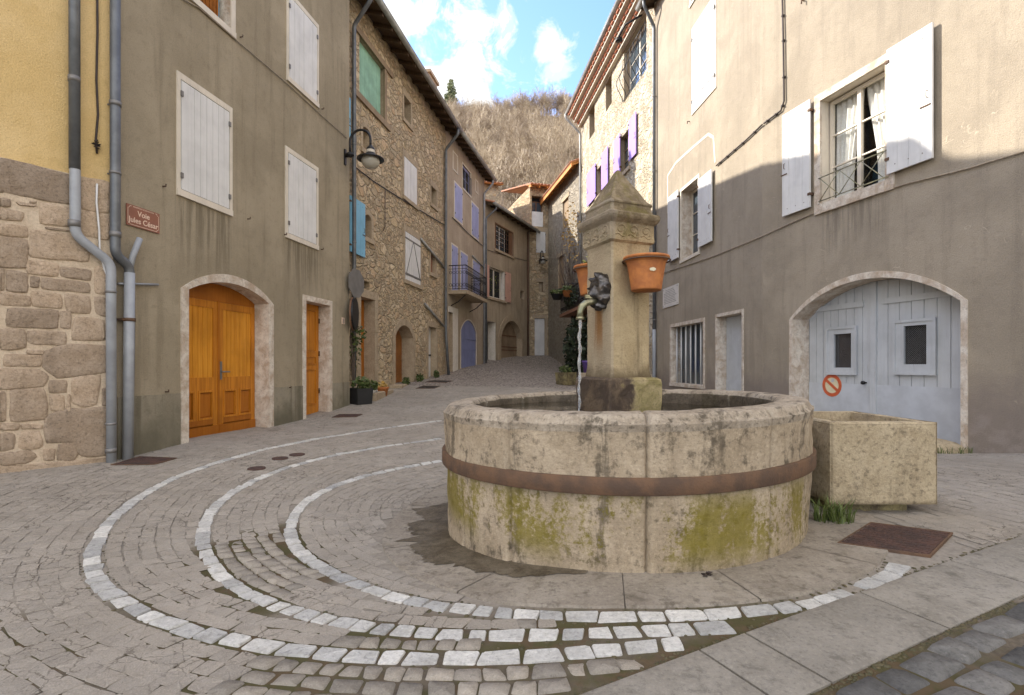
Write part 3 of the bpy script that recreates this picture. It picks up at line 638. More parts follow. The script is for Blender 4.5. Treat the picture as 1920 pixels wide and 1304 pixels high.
def row_quads(C, wd, L, jit=.12, step=.05):
    """cut a strip of width wd along polyline C into setts of mean length L; quads (n,4,2)"""
    N = normals(C); d_ = np.r_[0, np.cumsum(np.hypot(*np.diff(C, axis=0).T))]; tot = d_[-1]
    cuts = [0.0]
    while cuts[-1] < tot: cuts.append(cuts[-1]+L*random.uniform(.72, 1.32))
    cuts = np.array(cuts[:-1]); 
    if len(cuts) < 2: return np.zeros((0, 4, 2))
    ev = lambda t: (np.c_[np.interp(t, d_, C[:, 0]), np.interp(t, d_, C[:, 1])], np.c_[np.interp(t, d_, N[:, 0]), np.interp(t, d_, N[:, 1])])
    jo = RNG.uniform(-jit, jit, len(cuts))*L*.5
    pi, ni = ev(cuts-jo); po, no = ev(cuts+jo)
    wi = wd/2*RNG.uniform(.90, 1.0, (len(cuts), 1)); wo = wd/2*RNG.uniform(.90, 1.0, (len(cuts), 1))
    I = pi-ni*wi; O = po+no*wo
    return np.stack([I[:-1], I[1:], O[1:], O[:-1]], 1)
def mind(P, C):
    out = np.empty(len(P))
    for i in range(0, len(P), 4000): out[i:i+4000] = np.sqrt(((P[i:i+4000, None]-C[None, ::2])**2).sum(-1).min(1))
    return out
def inside(P, poly):
    x, y = P[:, 0], P[:, 1]; r = np.zeros(len(P), bool); n = len(poly)
    for i in range(n):
        x1, y1 = poly[i]; x2, y2 = poly[(i+1) % n]
        c = ((y1 > y) != (y2 > y)) & (x < (x2-x1)*(y-y1)/((y2-y1) if abs(y2-y1) > 1e-9 else 1e-9)+x1); r ^= c
    return r
def sett_mesh(name, Q, mat, lift=.006, gap=.004, bev=.010, drop=.016, dome=.003, jz=.003, gapf=None, kind='structure', tilt_=.02, cr=.018, smooth=True):
    """rounded setts from plan quads"""
    cx_ = [np.cross(Q[:, (i+1) % 4]-Q[:, i], Q[:, (i+2) % 4]-Q[:, (i+1) % 4]) for i in range(4)]; sg_ = np.sign(cx_[0]); okq = np.all([np.sign(k) == sg_ for k in cx_], 0) & (np.abs(cx_).min(0) > 6e-4)
    Q = Q[okq]; gapf = None if gapf is None else np.broadcast_to(gapf, okq.shape)[okq]; n = len(Q)
    Q = Q+RNG.normal(0, .0055, Q.shape)
    nxt, prv = np.roll(Q, -1, 1), np.roll(Q, 1, 1)
    e1 = nxt-Q; e0 = prv-Q; l1 = np.linalg.norm(e1, axis=2, keepdims=True)+1e-9; l0 = np.linalg.norm(e0, axis=2, keepdims=True)+1e-9
    u1, u0 = e1/l1, e0/l0
    gp_ = np.full((n, 1, 1), gap) if gapf is None else gapf.reshape(n, 1, 1)
    def loop(inset, cr):
        c = Q+(u1+u0)*inset; k = np.minimum(cr*RNG.uniform(.6, 1.5, (n, 4, 1)), np.minimum(l0, l1)*.28)
        return np.stack([c+u0*k, c+(u0+u1)*k*.29, c+u1*k], 2).reshape(n, 12, 2)
    top, out = loop(gp_+bev, cr), loop(gp_, cr*.8)
    cen = Q.mean(1, keepdims=True)
    xy = np.concatenate([out, top, cen], 1)                      # n,25,2
    zc = gz(xy[..., 0], xy[..., 1])+lift
    zj = RNG.normal(0, jz, (n, 1)); tilt = RNG.normal(0, tilt_, (n, 1, 2)); zt = ((xy-cen)*tilt).sum(-1)
    z = zc+zj+zt; z[:, :12] = zc[:, :12]-drop; z[:, 24] += dome; z[:, 12:24] += RNG.normal(0, .0012, (n, 12))
    V = np.concatenate([xy, z[..., None]], -1).reshape(-1, 3)
    base = (np.arange(n)*25)[:, None, None]; i = np.arange(12); j = (i+1) % 12
    quads = np.stack([i, j, 12+j, 12+i], 1)[None]+base; tris = np.stack([12+i, 12+j, np.full(12, 24)], 1)[None]+base
    loops = np.concatenate([quads.reshape(-1), tris.reshape(-1)]); nq, nt = n*12, n*12
    me = bpy.data.meshes.new(name); me.vertices.add(len(V)); me.vertices.foreach_set('co', V.ravel().astype(np.float32))
    me.loops.add(len(loops)); me.loops.foreach_set('vertex_index', loops.astype(np.int32)); me.polygons.add(nq+nt)
    st = np.r_[np.arange(nq)*4, nq*4+np.arange(nt)*3]; me.polygons.foreach_set('loop_start', st.astype(np.int32)); me.polygons.foreach_set('loop_total', np.r_[np.full(nq, 4), np.full(nt, 3)].astype(np.int32))
    me.polygons.foreach_set('use_smooth', np.full(nq+nt, smooth)); me.materials.append(M[mat])
    a = me.attributes.new('loc', 'FLOAT_VECTOR', 'POINT'); a.data.foreach_set('vector', V.astype(np.float32).ravel())
    a = me.attributes.new('rnd', 'FLOAT', 'POINT'); a.data.foreach_set('value', np.repeat(RNG.random(n), 25).astype(np.float32))
    me.update(); me.validate(); o = bpy.data.objects.new(name, me); COL.objects.link(o); return tag(o, kind=kind)
GPT_FN = gz
strip_hi = [gpx(*q) for q in ((1090,1296),(1400,1192),(1615,1115),(1790,1055),(1920,1000))]
strip_lo = [gpx(*q) for q in ((1512,1304),(1560,1281),(1775,1180),(1920,1125))]
def line_of(P):
    P = np.array(P); c = P.mean(0); u = np.linalg.svd(P-c)[2][0]; u = u if u[0] > 0 else -u; return c, u
c1_, u_ = line_of(strip_hi); c2_, u2_ = line_of(strip_lo); n_ = np.array([-u_[1], u_[0]])     # n_ points away from the camera side
along = lambda p: float((np.array(p)-c1_)@u_)
def off(p): return (np.asarray(p)-c1_)@n_
strip_w = abs(float(off(c2_)))
lid = [gpx(*q) for q in ((1570,1022),(1632,983),(1787,1003),(1745,1047))]
lid_grow = [tuple(np.array(p)+(np.array(p)-np.mean(lid, 0))*.03) for p in lid]
for nm, C in (('outer_sett_ring', CA), ('middle_sett_ring', CB), ('inner_sett_ring', CC)):
    Q = row_quads(C, .110, .138, .12); c = Q.mean(1); Q = Q[(off(c) > .02) & ~inside(c, lid_grow)]
    sett_mesh(nm, Q, 'sett_white', lift=.008, gap=.0055, bev=.0045, drop=.014, dome=.0006, jz=.0012, tilt_=.009, cr=.010, smooth=False)
polyA, polyB, polyC = [np.vstack([C, [[4.5, C[-1][1]], [4.5, C[0][1]]]]) for C in (CA, CB, CC)]
AP = 1.86
def right_zone(P): 
    a = np.degrees(np.arctan2(P[:, 1]-FC[1], P[:, 0]-FC[0])); return (a > -32) & (a < 62)
def seen(P): return (P[:, 1] > 1.35) & (np.abs(P[:, 0])/np.maximum(P[:, 1], .1) < 1.12)
allq = []
Aext = extend(CA, 9, 1.0); NA = normals(Aext)
if ((Aext[len(Aext)//2]-np.array(FC))@NA[len(Aext)//2]) < 0: NA = -NA
def keep_common(Q):
    c = Q.mean(1); return Q[seen(c) & (off(c) > .05) & (np.hypot(c[:, 0]-FC[0], c[:, 1]-FC[1]) > AP+.05)]
for k in range(108):                                               # rows outside the outer ring
    C = resample(Aext+NA*(.062+.048+k*.094), .05)
    Q = row_quads(C, .094, .104, .14); Q = keep_common(Q)
    if len(Q):
        c = Q.mean(1); Q = Q[~right_zone(c) & (mind(c, Aext) > .10+k*.094*.75) & (c[:, 1] < 15.6)]
        if len(Q): allq.append(Q)
def fill(C, poly_out, ring_in, poly_in):
    N = normals(C)
    if ((C[len(C)//2]-np.array(FC))@N[len(C)//2]) > 0: N = -N
    for k in range(40):
        D = resample(C+N*(.062+.045+k*.092), .05)
        Q = row_quads(D, .092, .102, .14); c = Q.mean(1)
        ok = inside(c, poly_out) & seen(c) & (mind(c, C) > .08+k*.092*.7) & (off(c) > .03) & (np.hypot(c[:, 0]-FC[0], c[:, 1]-FC[1]) > AP+.04) & ~inside(c, lid_grow) & ~right_zone(c)
        if ring_in is not None: ok &= (mind(c, ring_in) > .074) & ~inside(c, poly_in)
        if ok.any(): allq.append(Q[ok])
fill(CA, polyA, CB, polyB); fill(CB, polyB, CC, polyC); fill(CC, polyC, None, None)
# the corner by the garage: straight courses
tq = []
du = np.array(RA.d); dv = np.array(RA.n)
for k in range(52):
    C = np.array([np.array(RA.p)+du*t+dv*(.06+k*.118) for t in np.arange(-.5, 12, .05)])
    Q = row_quads(C, .115, .15, .12); c = Q.mean(1)
    ok = right_zone(c) & seen(c) & (off(c) > .06) & (np.hypot(c[:, 0]-FC[0], c[:, 1]-FC[1]) > AP+.03) & ~inside(c, lid_grow)
    if ok.any(): allq.append(Q[ok])
QQ = np.concatenate(allq)
cc = QQ.mean(1); moss = np.array([mnoise.noise((a*.9, b*.9, 3.1)) for a, b in cc])
open_front = np.clip((2.5-cc[:, 1])/.4, 0, 1)*np.clip((cc[:, 0]+1.3)/.6, 0, 1)*1.2
open_mid = np.clip(1.5*(1-np.hypot((cc[:, 0]+1.6)/.62, (cc[:, 1]-3.25)/1.0)), 0, 1)*((mind(cc, CB) < .8) & inside(cc, polyB) & ~inside(cc, polyC))
op_ = np.clip(open_front+np.clip(1.15*open_mid, 0, 1)+.5*np.clip(moss-.3, 0, .4), 0, 1)+RNG.normal(0, .09, len(cc))
ex = op_ > .42
sett_mesh('exposed_setts', QQ[ex], 'sett', lift=.007, gapf=-.0005+.004*np.clip(op_[ex], 0, 1), bev=.005, drop=.012, dome=.002, jz=.0025, cr=.011)
sett_mesh('sett_paving', QQ[~ex], 'sett_flush', lift=.005, gapf=np.full((~ex).sum(), -.0005), bev=.0016, drop=.0028, dome=.0002, jz=.0006, tilt_=.005, cr=.012, smooth=False)
# granite slab strip and the darker setts beyond it
mb = MB()
cutp = [-3.5, -2.2, -1.15, along(gpx(1400,1192)), along(gpx(1618,1116)), along(gpx(1790,1056)), along(gpx(1790,1056))+1.1, along(gpx(1790,1056))+2.3, along(gpx(1790,1056))+3.5]
for a, b in zip(cutp, cutp[1:]):
    mb.cur = random.random(); g_ = .006; P = []
    for t, o_ in ((a+g_, -.004), (b-g_, -.004), (b-g_, -strip_w), (a+g_, -strip_w)):
        q = c1_+u_*t+n_*o_; P.append(q)
    n = 10; V = []; 
    for j in range(n+1):
        for i in range(n+1):
            q = (P[0]*(1-i/n)+P[1]*(i/n))*(1-j/n)+(P[3]*(1-i/n)+P[2]*(i/n))*(j/n); ed = i in (0, n) or j in (0, n)
            V.append((float(q[0]), float(q[1]), gz1(*q)+(.016 if not ed else .008)))
    mb.add(V, [(j*(n+1)+i, j*(n+1)+i+1, (j+1)*(n+1)+i+1, (j+1)*(n+1)+i) for j in range(n) for i in range(n)], 0, True)
    ring = [i for i in range(n+1)]+[j*(n+1)+n for j in range(1, n+1)]+[n*(n+1)+i for i in range(n-1, -1, -1)]+[j*(n+1) for j in range(n-1, 0, -1)]
    W_ = [V[i] for i in ring]+[(V[i][0], V[i][1], V[i][2]-.05) for i in ring]; m_ = len(ring)
    mb.add(W_, [(i, (i+1) % m_, m_+(i+1) % m_, m_+i) for i in range(m_)], 0)
tag(mb.build('slab_strip', 'slab'), kind='structure')
dq = []
for k in range(16):
    C = np.array([c1_+u_*t-n_*(strip_w+.025+.075+k*.155) for t in np.arange(-4, 4.5, .05)])
    dq.append(row_quads(C, .15, .21, .2))
dq = np.concatenate(dq); c = dq.mean(1); dq = dq[(c[:, 1] > .6)]
sett_mesh('dark_sett_paving', dq, 'sett_dark', lift=.012, gap=.004, bev=.013, drop=.020, dome=.005, jz=.004)
_rel = CC-np.array(FC); _ra, _rt = np.hypot(_rel[:, 0], _rel[:, 1]), np.arctan2(_rel[:, 1], _rel[:, 0])
def ring_r(t):
    d_ = np.abs((_rt-t+np.pi) % (2*np.pi)-np.pi); k = d_ < .05
    return float(_ra[k].min()) if k.any() else 9.0
# apron of flat stones round the basin (one ring of cut flags)
mb = MB(); cuts = [R(a) for a in (-20,-47,-78,-100,-128,-160,-195,-235,-280,-330,-380)]
for a, b in zip(cuts, cuts[1:]):
    mb.cur = random.random(); n = 14; V = []
    for i in range(n+1):
        t = a+(b-a)*(.004+.992*i/n)
        ra_ = min(AP, ring_r(t)-.072)
        for r_ in (1.30, 1.45, 1.6, ra_-.012, ra_):
            q = (FC[0]+r_*math.cos(t), FC[1]+r_*math.sin(t)); V.append((*q, gz1(*q)+(.012 if r_ < ra_ else -.02)))
    mb.add(V, [(i*5+k, i*5+k+1, (i+1)*5+k+1, (i+1)*5+k) for i in range(n) for k in range(4)], 0, False)
tag(mb.build('stone_apron', 'apron'), kind='structure')
# wet, dirty patch where the basin overflows
mb = MB(); V = []; n = 220
for i in range(n+1):
    t = R(140)+R(112)*i/n; r1 = 1.30; r2 = 1.385+.40*math.sin(math.pi*i/n)**.7*(.72+.75*mnoise.noise((i*.045, 1, 0))+.30*mnoise.noise((i*.17, 5, 0))+.16*mnoise.noise((i*.6, 9, 0)))
    for r_ in (r1, r2): q = (FC[0]+r_*math.cos(t), FC[1]+r_*math.sin(t)); V.append((*q, gz1(*q)+.0165))
mb.add(V, [(2*i, 2*i+1, 2*i+3, 2*i+2) for i in range(n)])
tag(mb.build('wet_ground_patch', 'wet'), kind='structure')
# access covers
def cover(name, P, label, cat, cells=9, mat='rustlid', rim=True, group=None):
    P = [np.array(p) for p in P]; c = np.mean(P, 0); z0 = gz1(*c); t = thing(name, label, cat, (float(c[0]), float(c[1]), z0), group)
    at_ = lambda a, b: (P[0]*(1-a)+P[1]*a)*(1-b)+(P[3]*(1-a)+P[2]*a)*b
    def slab(mb, a0, a1, b0, b1, h):
        q = [at_(a0,b0), at_(a1,b0), at_(a1,b1), at_(a0,b1)]; V = [(float(p[0]), float(p[1]), gz1(*p)+hh) for hh in (-.02, h) for p in q]
        mb.add(V, [(4,5,6,7),(0,1,5,4),(1,2,6,5),(2,3,7,6),(3,0,4,7)])
    m1 = MB(); slab(m1, .03, .97, .03, .97, .014); 
    if cells:
        for i in range(cells):
            for j in range(cells):
                k = .32/cells; a, b = .03+.94*(i+.5)/cells, .03+.94*(j+.5)/cells
                slab(m1, a-k*(1.3 if (i+j) % 2 else .6), a+k*(1.3 if (i+j) % 2 else .6), b-k*(.6 if (i+j) % 2 else 1.3), b+k*(.6 if (i+j) % 2 else 1.3), .018)
    m1.build('cover_plate', mat, t)
    m2 = MB(); slab(m2, 0, 1, 0, .022, .016); slab(m2, 0, 1, .978, 1, .016); slab(m2, 0, .022, .022, .978, .016); slab(m2, .978, 1, .022, .978, .016); m2.build('cover_frame', 'rust', t)
    return t
cover('access_cover', lid, 'large rusty square iron cover in the paving in front of the stone trough', 'manhole cover', 11)
cover('access_cover', [gpx(*q) for q in ((207,874),(290,873),(332,861),(262,858))], 'rusty iron cover in the paving at the foot of the two grey downpipes', 'manhole cover', 9)
cover('access_cover', [gpx(*q) for q in ((622,784),(668,783),(680,778),(636,778))], 'small rusty cover in the paving near the end of the taupe house', 'manhole cover', 6)
for (px, py, lab) in ((481,880,'lowest of three small round iron covers beside the white sett arc'),(525,861,'round iron cover, the middle one of three small ones along the white sett arc'),(557,854,'uppermost of three small round iron covers along the white sett arc')):
    q = gpx(px, py); mb = MB(); z0 = gz1(*q); mb.lathe([(0,.014),(.07,.014),(.075,.017),(.092,.017),(.098,.0)], (q[0], q[1], z0), 20)
    tag(mb.build('round_cover', 'rustlid'), lab, 'manhole cover', 'small round covers')
for i, (px, py, w_) in enumerate(((820,716,40),(800,727,34),(868,702,40),(905,686,34),(946,680,30))):
    a, b = gpx(px-w_/2, py), gpx(px+w_/2, py); 
    y0 = (a[1]+b[1])/2; dpt = .32
    cover('drain_grating', [(a[0], y0-dpt), (b[0], y0-dpt), (b[0]+.1, y0+dpt), (a[0]+.1, y0+dpt)], ['second nearest dark grating across the street below the stone house', 'nearest dark grating across the street by the stone house doors', 'dark grating at the foot of the street-side pipe between stone and lavender house', 'dark grating in the street before the dark narrow door', 'farthest dark grating, before the brown arched garage'][i], 'drain grating', 0, 'iron', group='gratings up the street')

# ================================================================== houses
def roof_slab(fr, s0, s1, over, z, depth, slope, parent, mat='rooftile', under='darkwood', rafters=0, t=.10, corr=True):
    """roof falling to the street; tiles in ridges along the fall; boards and rafters below"""
    mb = MB(fr); n = max(2, int((s1-s0)/.20)); zz = lambda o: z+(over-o)*slope
    for (a, b) in ((over, -depth),):
        mb.add([(s0,a,zz(a)),(s1,a,zz(a)),(s1,b,zz(b)),(s0,b,zz(b)),(s0,a,zz(a)+t*.4),(s1,a,zz(a)+t*.4),(s1,b,zz(b)+t*.4),(s0,b,zz(b)+t*.4)],
               [(0,1,2,3),(4,5,6,7),(0,1,5,4),(1,2,6,5),(2,3,7,6),(3,0,4,7)], 0)
    if corr:
        for i in range(n):
            x = s0+(i+.5)*(s1-s0)/n; rr = (s1-s0)/n*.42; P = []
            for o_ in (over+.03, -depth):
                P += [(x+rr*math.cos(math.pi*k/5), o_, zz(o_)+t*.4+rr*.75*math.sin(math.pi*k/5)) for k in range(6)]
            mb.add(P, [(k, k+1, 7+k, 6+k) for k in range(5)]+[(0,1,2,3,4,5)], 0)
    r = mb.build('roof', mat, parent)
    ub = MB(fr)
    ub.add([(s0,over-.02,zz(over-.02)-.035),(s1,over-.02,zz(over-.02)-.035),(s1,-.3,zz(-.3)-.035),(s0,-.3,zz(-.3)-.035),(s0,over-.02,zz(over-.02)-.004),(s1,over-.02,zz(over-.02)-.004),(s1,-.3,zz(-.3)-.004),(s0,-.3,zz(-.3)-.004)],
           [(0,1,2,3),(4,5,6,7),(0,1,5,4),(1,2,6,5),(2,3,7,6),(3,0,4,7)])
    if rafters:
        k = int((s1-s0)/rafters)
        for i in range(k+1):
            x = s0+.08+i*(s1-s0-.16)/k; w_ = .045
            ub.add([(x-w_,over-.07,zz(over-.07)-.145),(x+w_,over-.07,zz(over-.07)-.145),(x+w_,.02,zz(.02)-.145),(x-w_,.02,zz(.02)-.145),(x-w_,over-.07,zz(over-.07)-.037),(x+w_,over-.07,zz(over-.07)-.037),(x+w_,.02,zz(.02)-.037),(x-w_,.02,zz(.02)-.037)],
                   [(0,1,2,3),(4,5,6,7),(0,1,5,4),(1,2,6,5),(2,3,7,6),(3,0,4,7)])
    ub.build('eave_boards', under, r)
    return r
# ---- yellow house with stone base
H = thing('house', 'yellow rendered house with a base of big pale stones behind the grey pipe', 'house', (-5.6, 5, 0))
hp = L0.hit(100, 318)[1]
facade(L0, -4.2, 0, -1, 10.0, [], 6, mat='yellow', parent=H)
zt = lambda s: L0.hit(0,297)[1]+0*s
z_edge = (L0.hit(0, 297)[1]+L0.hit(200, 342)[1])/2
mb = MB(L0); mb.box(-4.2, .0, .002, .022, -1, z_edge); base = mb.build('stone_base', 'mortar', H)
ST = [[(0,20),(280,85),(280,200),(0,150)],[(325,95),(432,115),(432,235),(325,218)],[(0,175),(40,180),(40,212),(0,212)],[(160,197),(280,215),(280,290),(158,278)],[(0,215),(95,235),(85,270),(0,262)],[(325,228),(432,245),(432,345),(325,322)],[(0,278),(105,290),(110,335),(0,325)],[(125,305),(285,322),(350,345),(350,430),(125,410)],[(0,333),(108,345),(105,455),(0,450)],[(105,420),(228,440),(228,490),(105,480)],[(243,450),(360,465),(360,508),(243,490)],[(25,465),(108,478),(108,555),(22,545)],[(118,488),(158,492),(152,535),(118,532)],[(170,495),(350,515),(350,555),(170,540)],[(0,460),(15,463),(15,540),(0,545)],[(0,550),(115,568),(118,608),(0,605)],[(125,547),(240,560),(243,618),(128,608)],[(255,557),(355,570),(360,640),(265,630)],[(375,450),(430,460),(430,560),(378,555)],[(375,570),(430,580),(430,650),(380,640)],[(32,618),(225,625),(225,698),(30,690)],[(238,630),(282,632),(280,700),(238,695)],[(300,650),(410,665),(415,745),(285,745)],[(0,700),(95,700),(105,775),(0,785)],[(112,707),(258,712),(258,765),(112,760)],[(15,800),(160,805),(160,850),(15,848)],[(180,790),(260,765),(425,770),(425,870),(230,895),(178,850)],[(0,860),(150,862),(185,890),(170,930),(0,940)],[(195,905),(265,905),(265,955),(195,955)],[(290,895),(400,885),(385,1000),(330,1010),(285,990)],[(40,945),(170,940),(185,1000),(180,1060),(45,1065)],[(195,965),(258,965),(255,1030),(200,1028)],[(0,955),(18,955),(22,1065),(0,1070)],[(0,1075),(75,1080),(70,1105),(0,1105)],[(85,1080),(165,1082),(165,1100),(85,1100)],[(185,1060),(230,1030),(425,1020),(425,1200),(320,1205),(285,1150),(190,1155)],[(0,1115),(60,1118),(55,1180),(0,1190)],[(80,1110),(155,1108),(170,1170),(130,1185),(72,1175)],[(0,1195),(120,1185),(145,1210),(100,1240),(0,1245)],[(170,1180),(220,1180),(215,1225),(170,1225)],[(230,1160),(290,1155),(310,1200),(290,1230),(225,1225)],[(105,783),(175,785),(172,802),(105,800)],[(405,940),(425,940),(425,1005),(405,1005)],[(0,1250),(200,1235),(420,1215),(430,1245),(200,1275),(0,1290)],[(60,190),(140,200),(140,212),(75,205)],[(180,292),(275,305),(275,312),(185,300)],[(115,185),(145,190),(140,200),(115,197)],[(268,960),(280,962),(278,1025),(262,1028)]]
mb = MB(L0)
smin = min(L0.hit(0, 290)[0], 0)
for rep in range(4):
    for P in ST:
        mb.cur = random.random()
        pp = [L0.hit(px/2.1375, 290+py/2.1375) for px, py in P]
        if rep: pp = [(2*smin*((rep+1)//2*1.0)-a if rep % 2 else a+2*smin*(rep//2), z) for a, z in pp]
        n = len(pp); lp = []
        for i in range(n):
            a, b = Vector(pp[i]), Vector(pp[(i+1) % n]); k = max(3, min(7, int((b-a).length/.05)))
            for j in range(k): lp.append(a.lerp(b, j/k))
        for _ in range(1): lp = [lp[i]*.7+(lp[i-1]+lp[(i+1) % len(lp)])*.15 for i in range(len(lp))]
        c = sum(lp, Vector((0,0)))/len(lp); sz = min(.05, .25*min(max(q.x for q in lp)-min(q.x for q in lp), max(q.y for q in lp)-min(q.y for q in lp)))
        wob_ = [mnoise.noise((q.x*9, q.y*9, rep)) for q in lp]
        lp = [c+(q-c)*(1.10+.07*w_) for q, w_ in zip(lp, wob_)]
        rings = []
        for inset, o_ in ((-.003, .016), (.005, .031), (sz*.45, .036), (sz*1.6, .036)):
            ring = []
            for q in lp:
                L_ = (q-c).length; f = max(.15, 1-inset/max(L_, .01)); p = c+(q-c)*f
                ring.append((p.x, o_+.014*mnoise.noise((p.x*8, p.y*8, 5+rep))+.009*mnoise.noise((p.x*25, p.y*25, 5)) if o_ > .02 else o_, p.y))
            rings += ring
        m = len(lp); rings.append((c.x, .036, c.y)); last = 3*m
        mb.add(rings, [(r_*m+i, r_*m+(i+1) % m, (r_+1)*m+(i+1) % m, (r_+1)*m+i) for r_ in range(3) for i in range(m)]+[(last+i, last+(i+1) % m, len(rings)-1) for i in range(m)], 0, True)
mb.build('facing_stones', 'ashlar', base)
def poly(fr, pix, o):  return [(a, o, z) for a, z in (fr.hit(px, py, o) for px, py in pix)]
o_ = .10; up_ = poly(L0, ((139,-400),(140,318)), o_); mb = MB(L0); mb.tube(up_, .0525, 12); mb.build('upper_pipe', 'zinc', H)
pp = poly(L0, ((139,-400),(141,441),(208,494),(209,868)), o_)
pipe(L0, pp, .05, H, 'pvc', rings=[((pp[0][0], o_), L0.hit(141,150,o_)[1], .06), ((pp[0][0], o_), L0.hit(141,420,o_)[1], .07), ((pp[2][0], o_), L0.hit(208,548,o_)[1], .025), ((pp[2][0], o_), L0.hit(208,795,o_)[1], .025), ((pp[2][0], o_), L0.hit(208,845,o_)[1], .05)])
roof_slab(L0, -4.5, 0, .3, 10.05, 6, .3, H, corr=False)
cable(L0, ((182,-60),(183,60),(181,150),(184,215),(180,262),(182,288)), .02, .012, 'cable', 'thick dark twisted cable hanging down the yellow render between the pipes', 'cable')
mb = MB(L0); q = L0.hit(180, 272, .03)
mb.leaves((q[0], .04, q[1]), (.035, .03, .06), 26, .02); tag(mb.build('cable_junction', 'cable'), 'dark frayed cable end bunched on the yellow render', 'cable end')
cable(L0, ((182,345),(181,380),(186,430),(187,470),(196,505),(206,530)), .055, .011, 'white', 'thin white cable running down the stone base beside the grey pipe', 'cable')

# ---- taupe house (left)
H = thing('house', 'taupe plastered house with a double orange garage door and closed white shutters', 'house', (-4.2, 8.6, 0))
gr = L1.rect(352, 503, 540, 834); g0, g1 = gr[0], gr[1]; gspring = L1.hit(352, 543)[1]; gcrown = gspring+.21
nd = L1.rect(572.6, 617, 564, 782, ref=572.6)
tw = L1.rect(345, 432, 0, 60, ref=432); tw = (tw[0], tw[1], L1.hit(432, 56)[1], L1.hit(432, 56)[1]+1.5)
ops = [dict(s0=g0, s1=g1, z0=-1, z1=gcrown, rise=.21, depth=.30, rm=1), dict(s0=nd[0], s1=nd[1], z0=-1, z1=nd[3], depth=.28, rm=1), dict(s0=tw[0], s1=tw[1], z0=tw[2], z1=tw[3], depth=.22, rm=1, panel=2)]
facade(L1, 0, 5.65, -1, 9.85, ops, 7, parent=H, mats=['taupe', 'peeled', 'black'])
roof_slab(L1, .02, 5.7, .42, 9.75, 7, .32, H, corr=False)
dz = .82
for a, b in ((.06, g0-.135), (g1+.125, nd[0]-.06), (nd[1]+.115, 5.645)): mb = MB(L1); mb.box(a, b, .001, .014, -1, dz+random.uniform(-.02, .02)); mb.build('cement_dado', 'taupe_dado', H)
surround(L1, (g0, g1, -1, gcrown), .125, .02, 'peeled', H, rise=.21, sill=False)
surround(L1, (nd[0], nd[1], -1, nd[3]), .105, .02, 'peeled', H, sill=False, wide_s=.1)
surround(L1, tw, .09, .02, 'whiteframe', H)
for xl, xr, yt, yb, rf, ix0, ix1, lv in ((330,437,132,365,330,336.5,429,1),(534,597.5,273,445,534,538.5,592,1),(536.5,598,50,205,598,540,593.5,1)):
    r = L1.rect(xl, xr, yt, yb, ref=rf)
    a, b = L1.hit(ix0, 300)[0], L1.hit(ix1, 300)[0]; mt, mbm = .085, .085
    inner = (a, b, r[2]+mbm, r[3]-mt); mb = MB(L1); sm_ = surround(L1, inner, .085, .02, 'whiteframe', H, name='window_frame', wide_s=max(a-r[0], .05))
    shutter_pair(L1, inner, -.008, 'whitepaint', sm_, 2, 3 if xl > 500 else 4)
wn = casement(L1, (tw[0]+.03, tw[1]-.03, tw[2]+.02, tw[3]), -.17, H, 'bluepaint', 2, 2, .06)
mb = MB(L1)
for i in range(10):
    x = tw[1]-.42+i*.035; mb.tube([(x, -.15+.012*(i % 2), tw[2]+.05), (x+.01, -.15+.012*((i+1) % 2), tw[3]-.05)], .016, 6)
mb.build('curtain', 'orangecloth', wn)
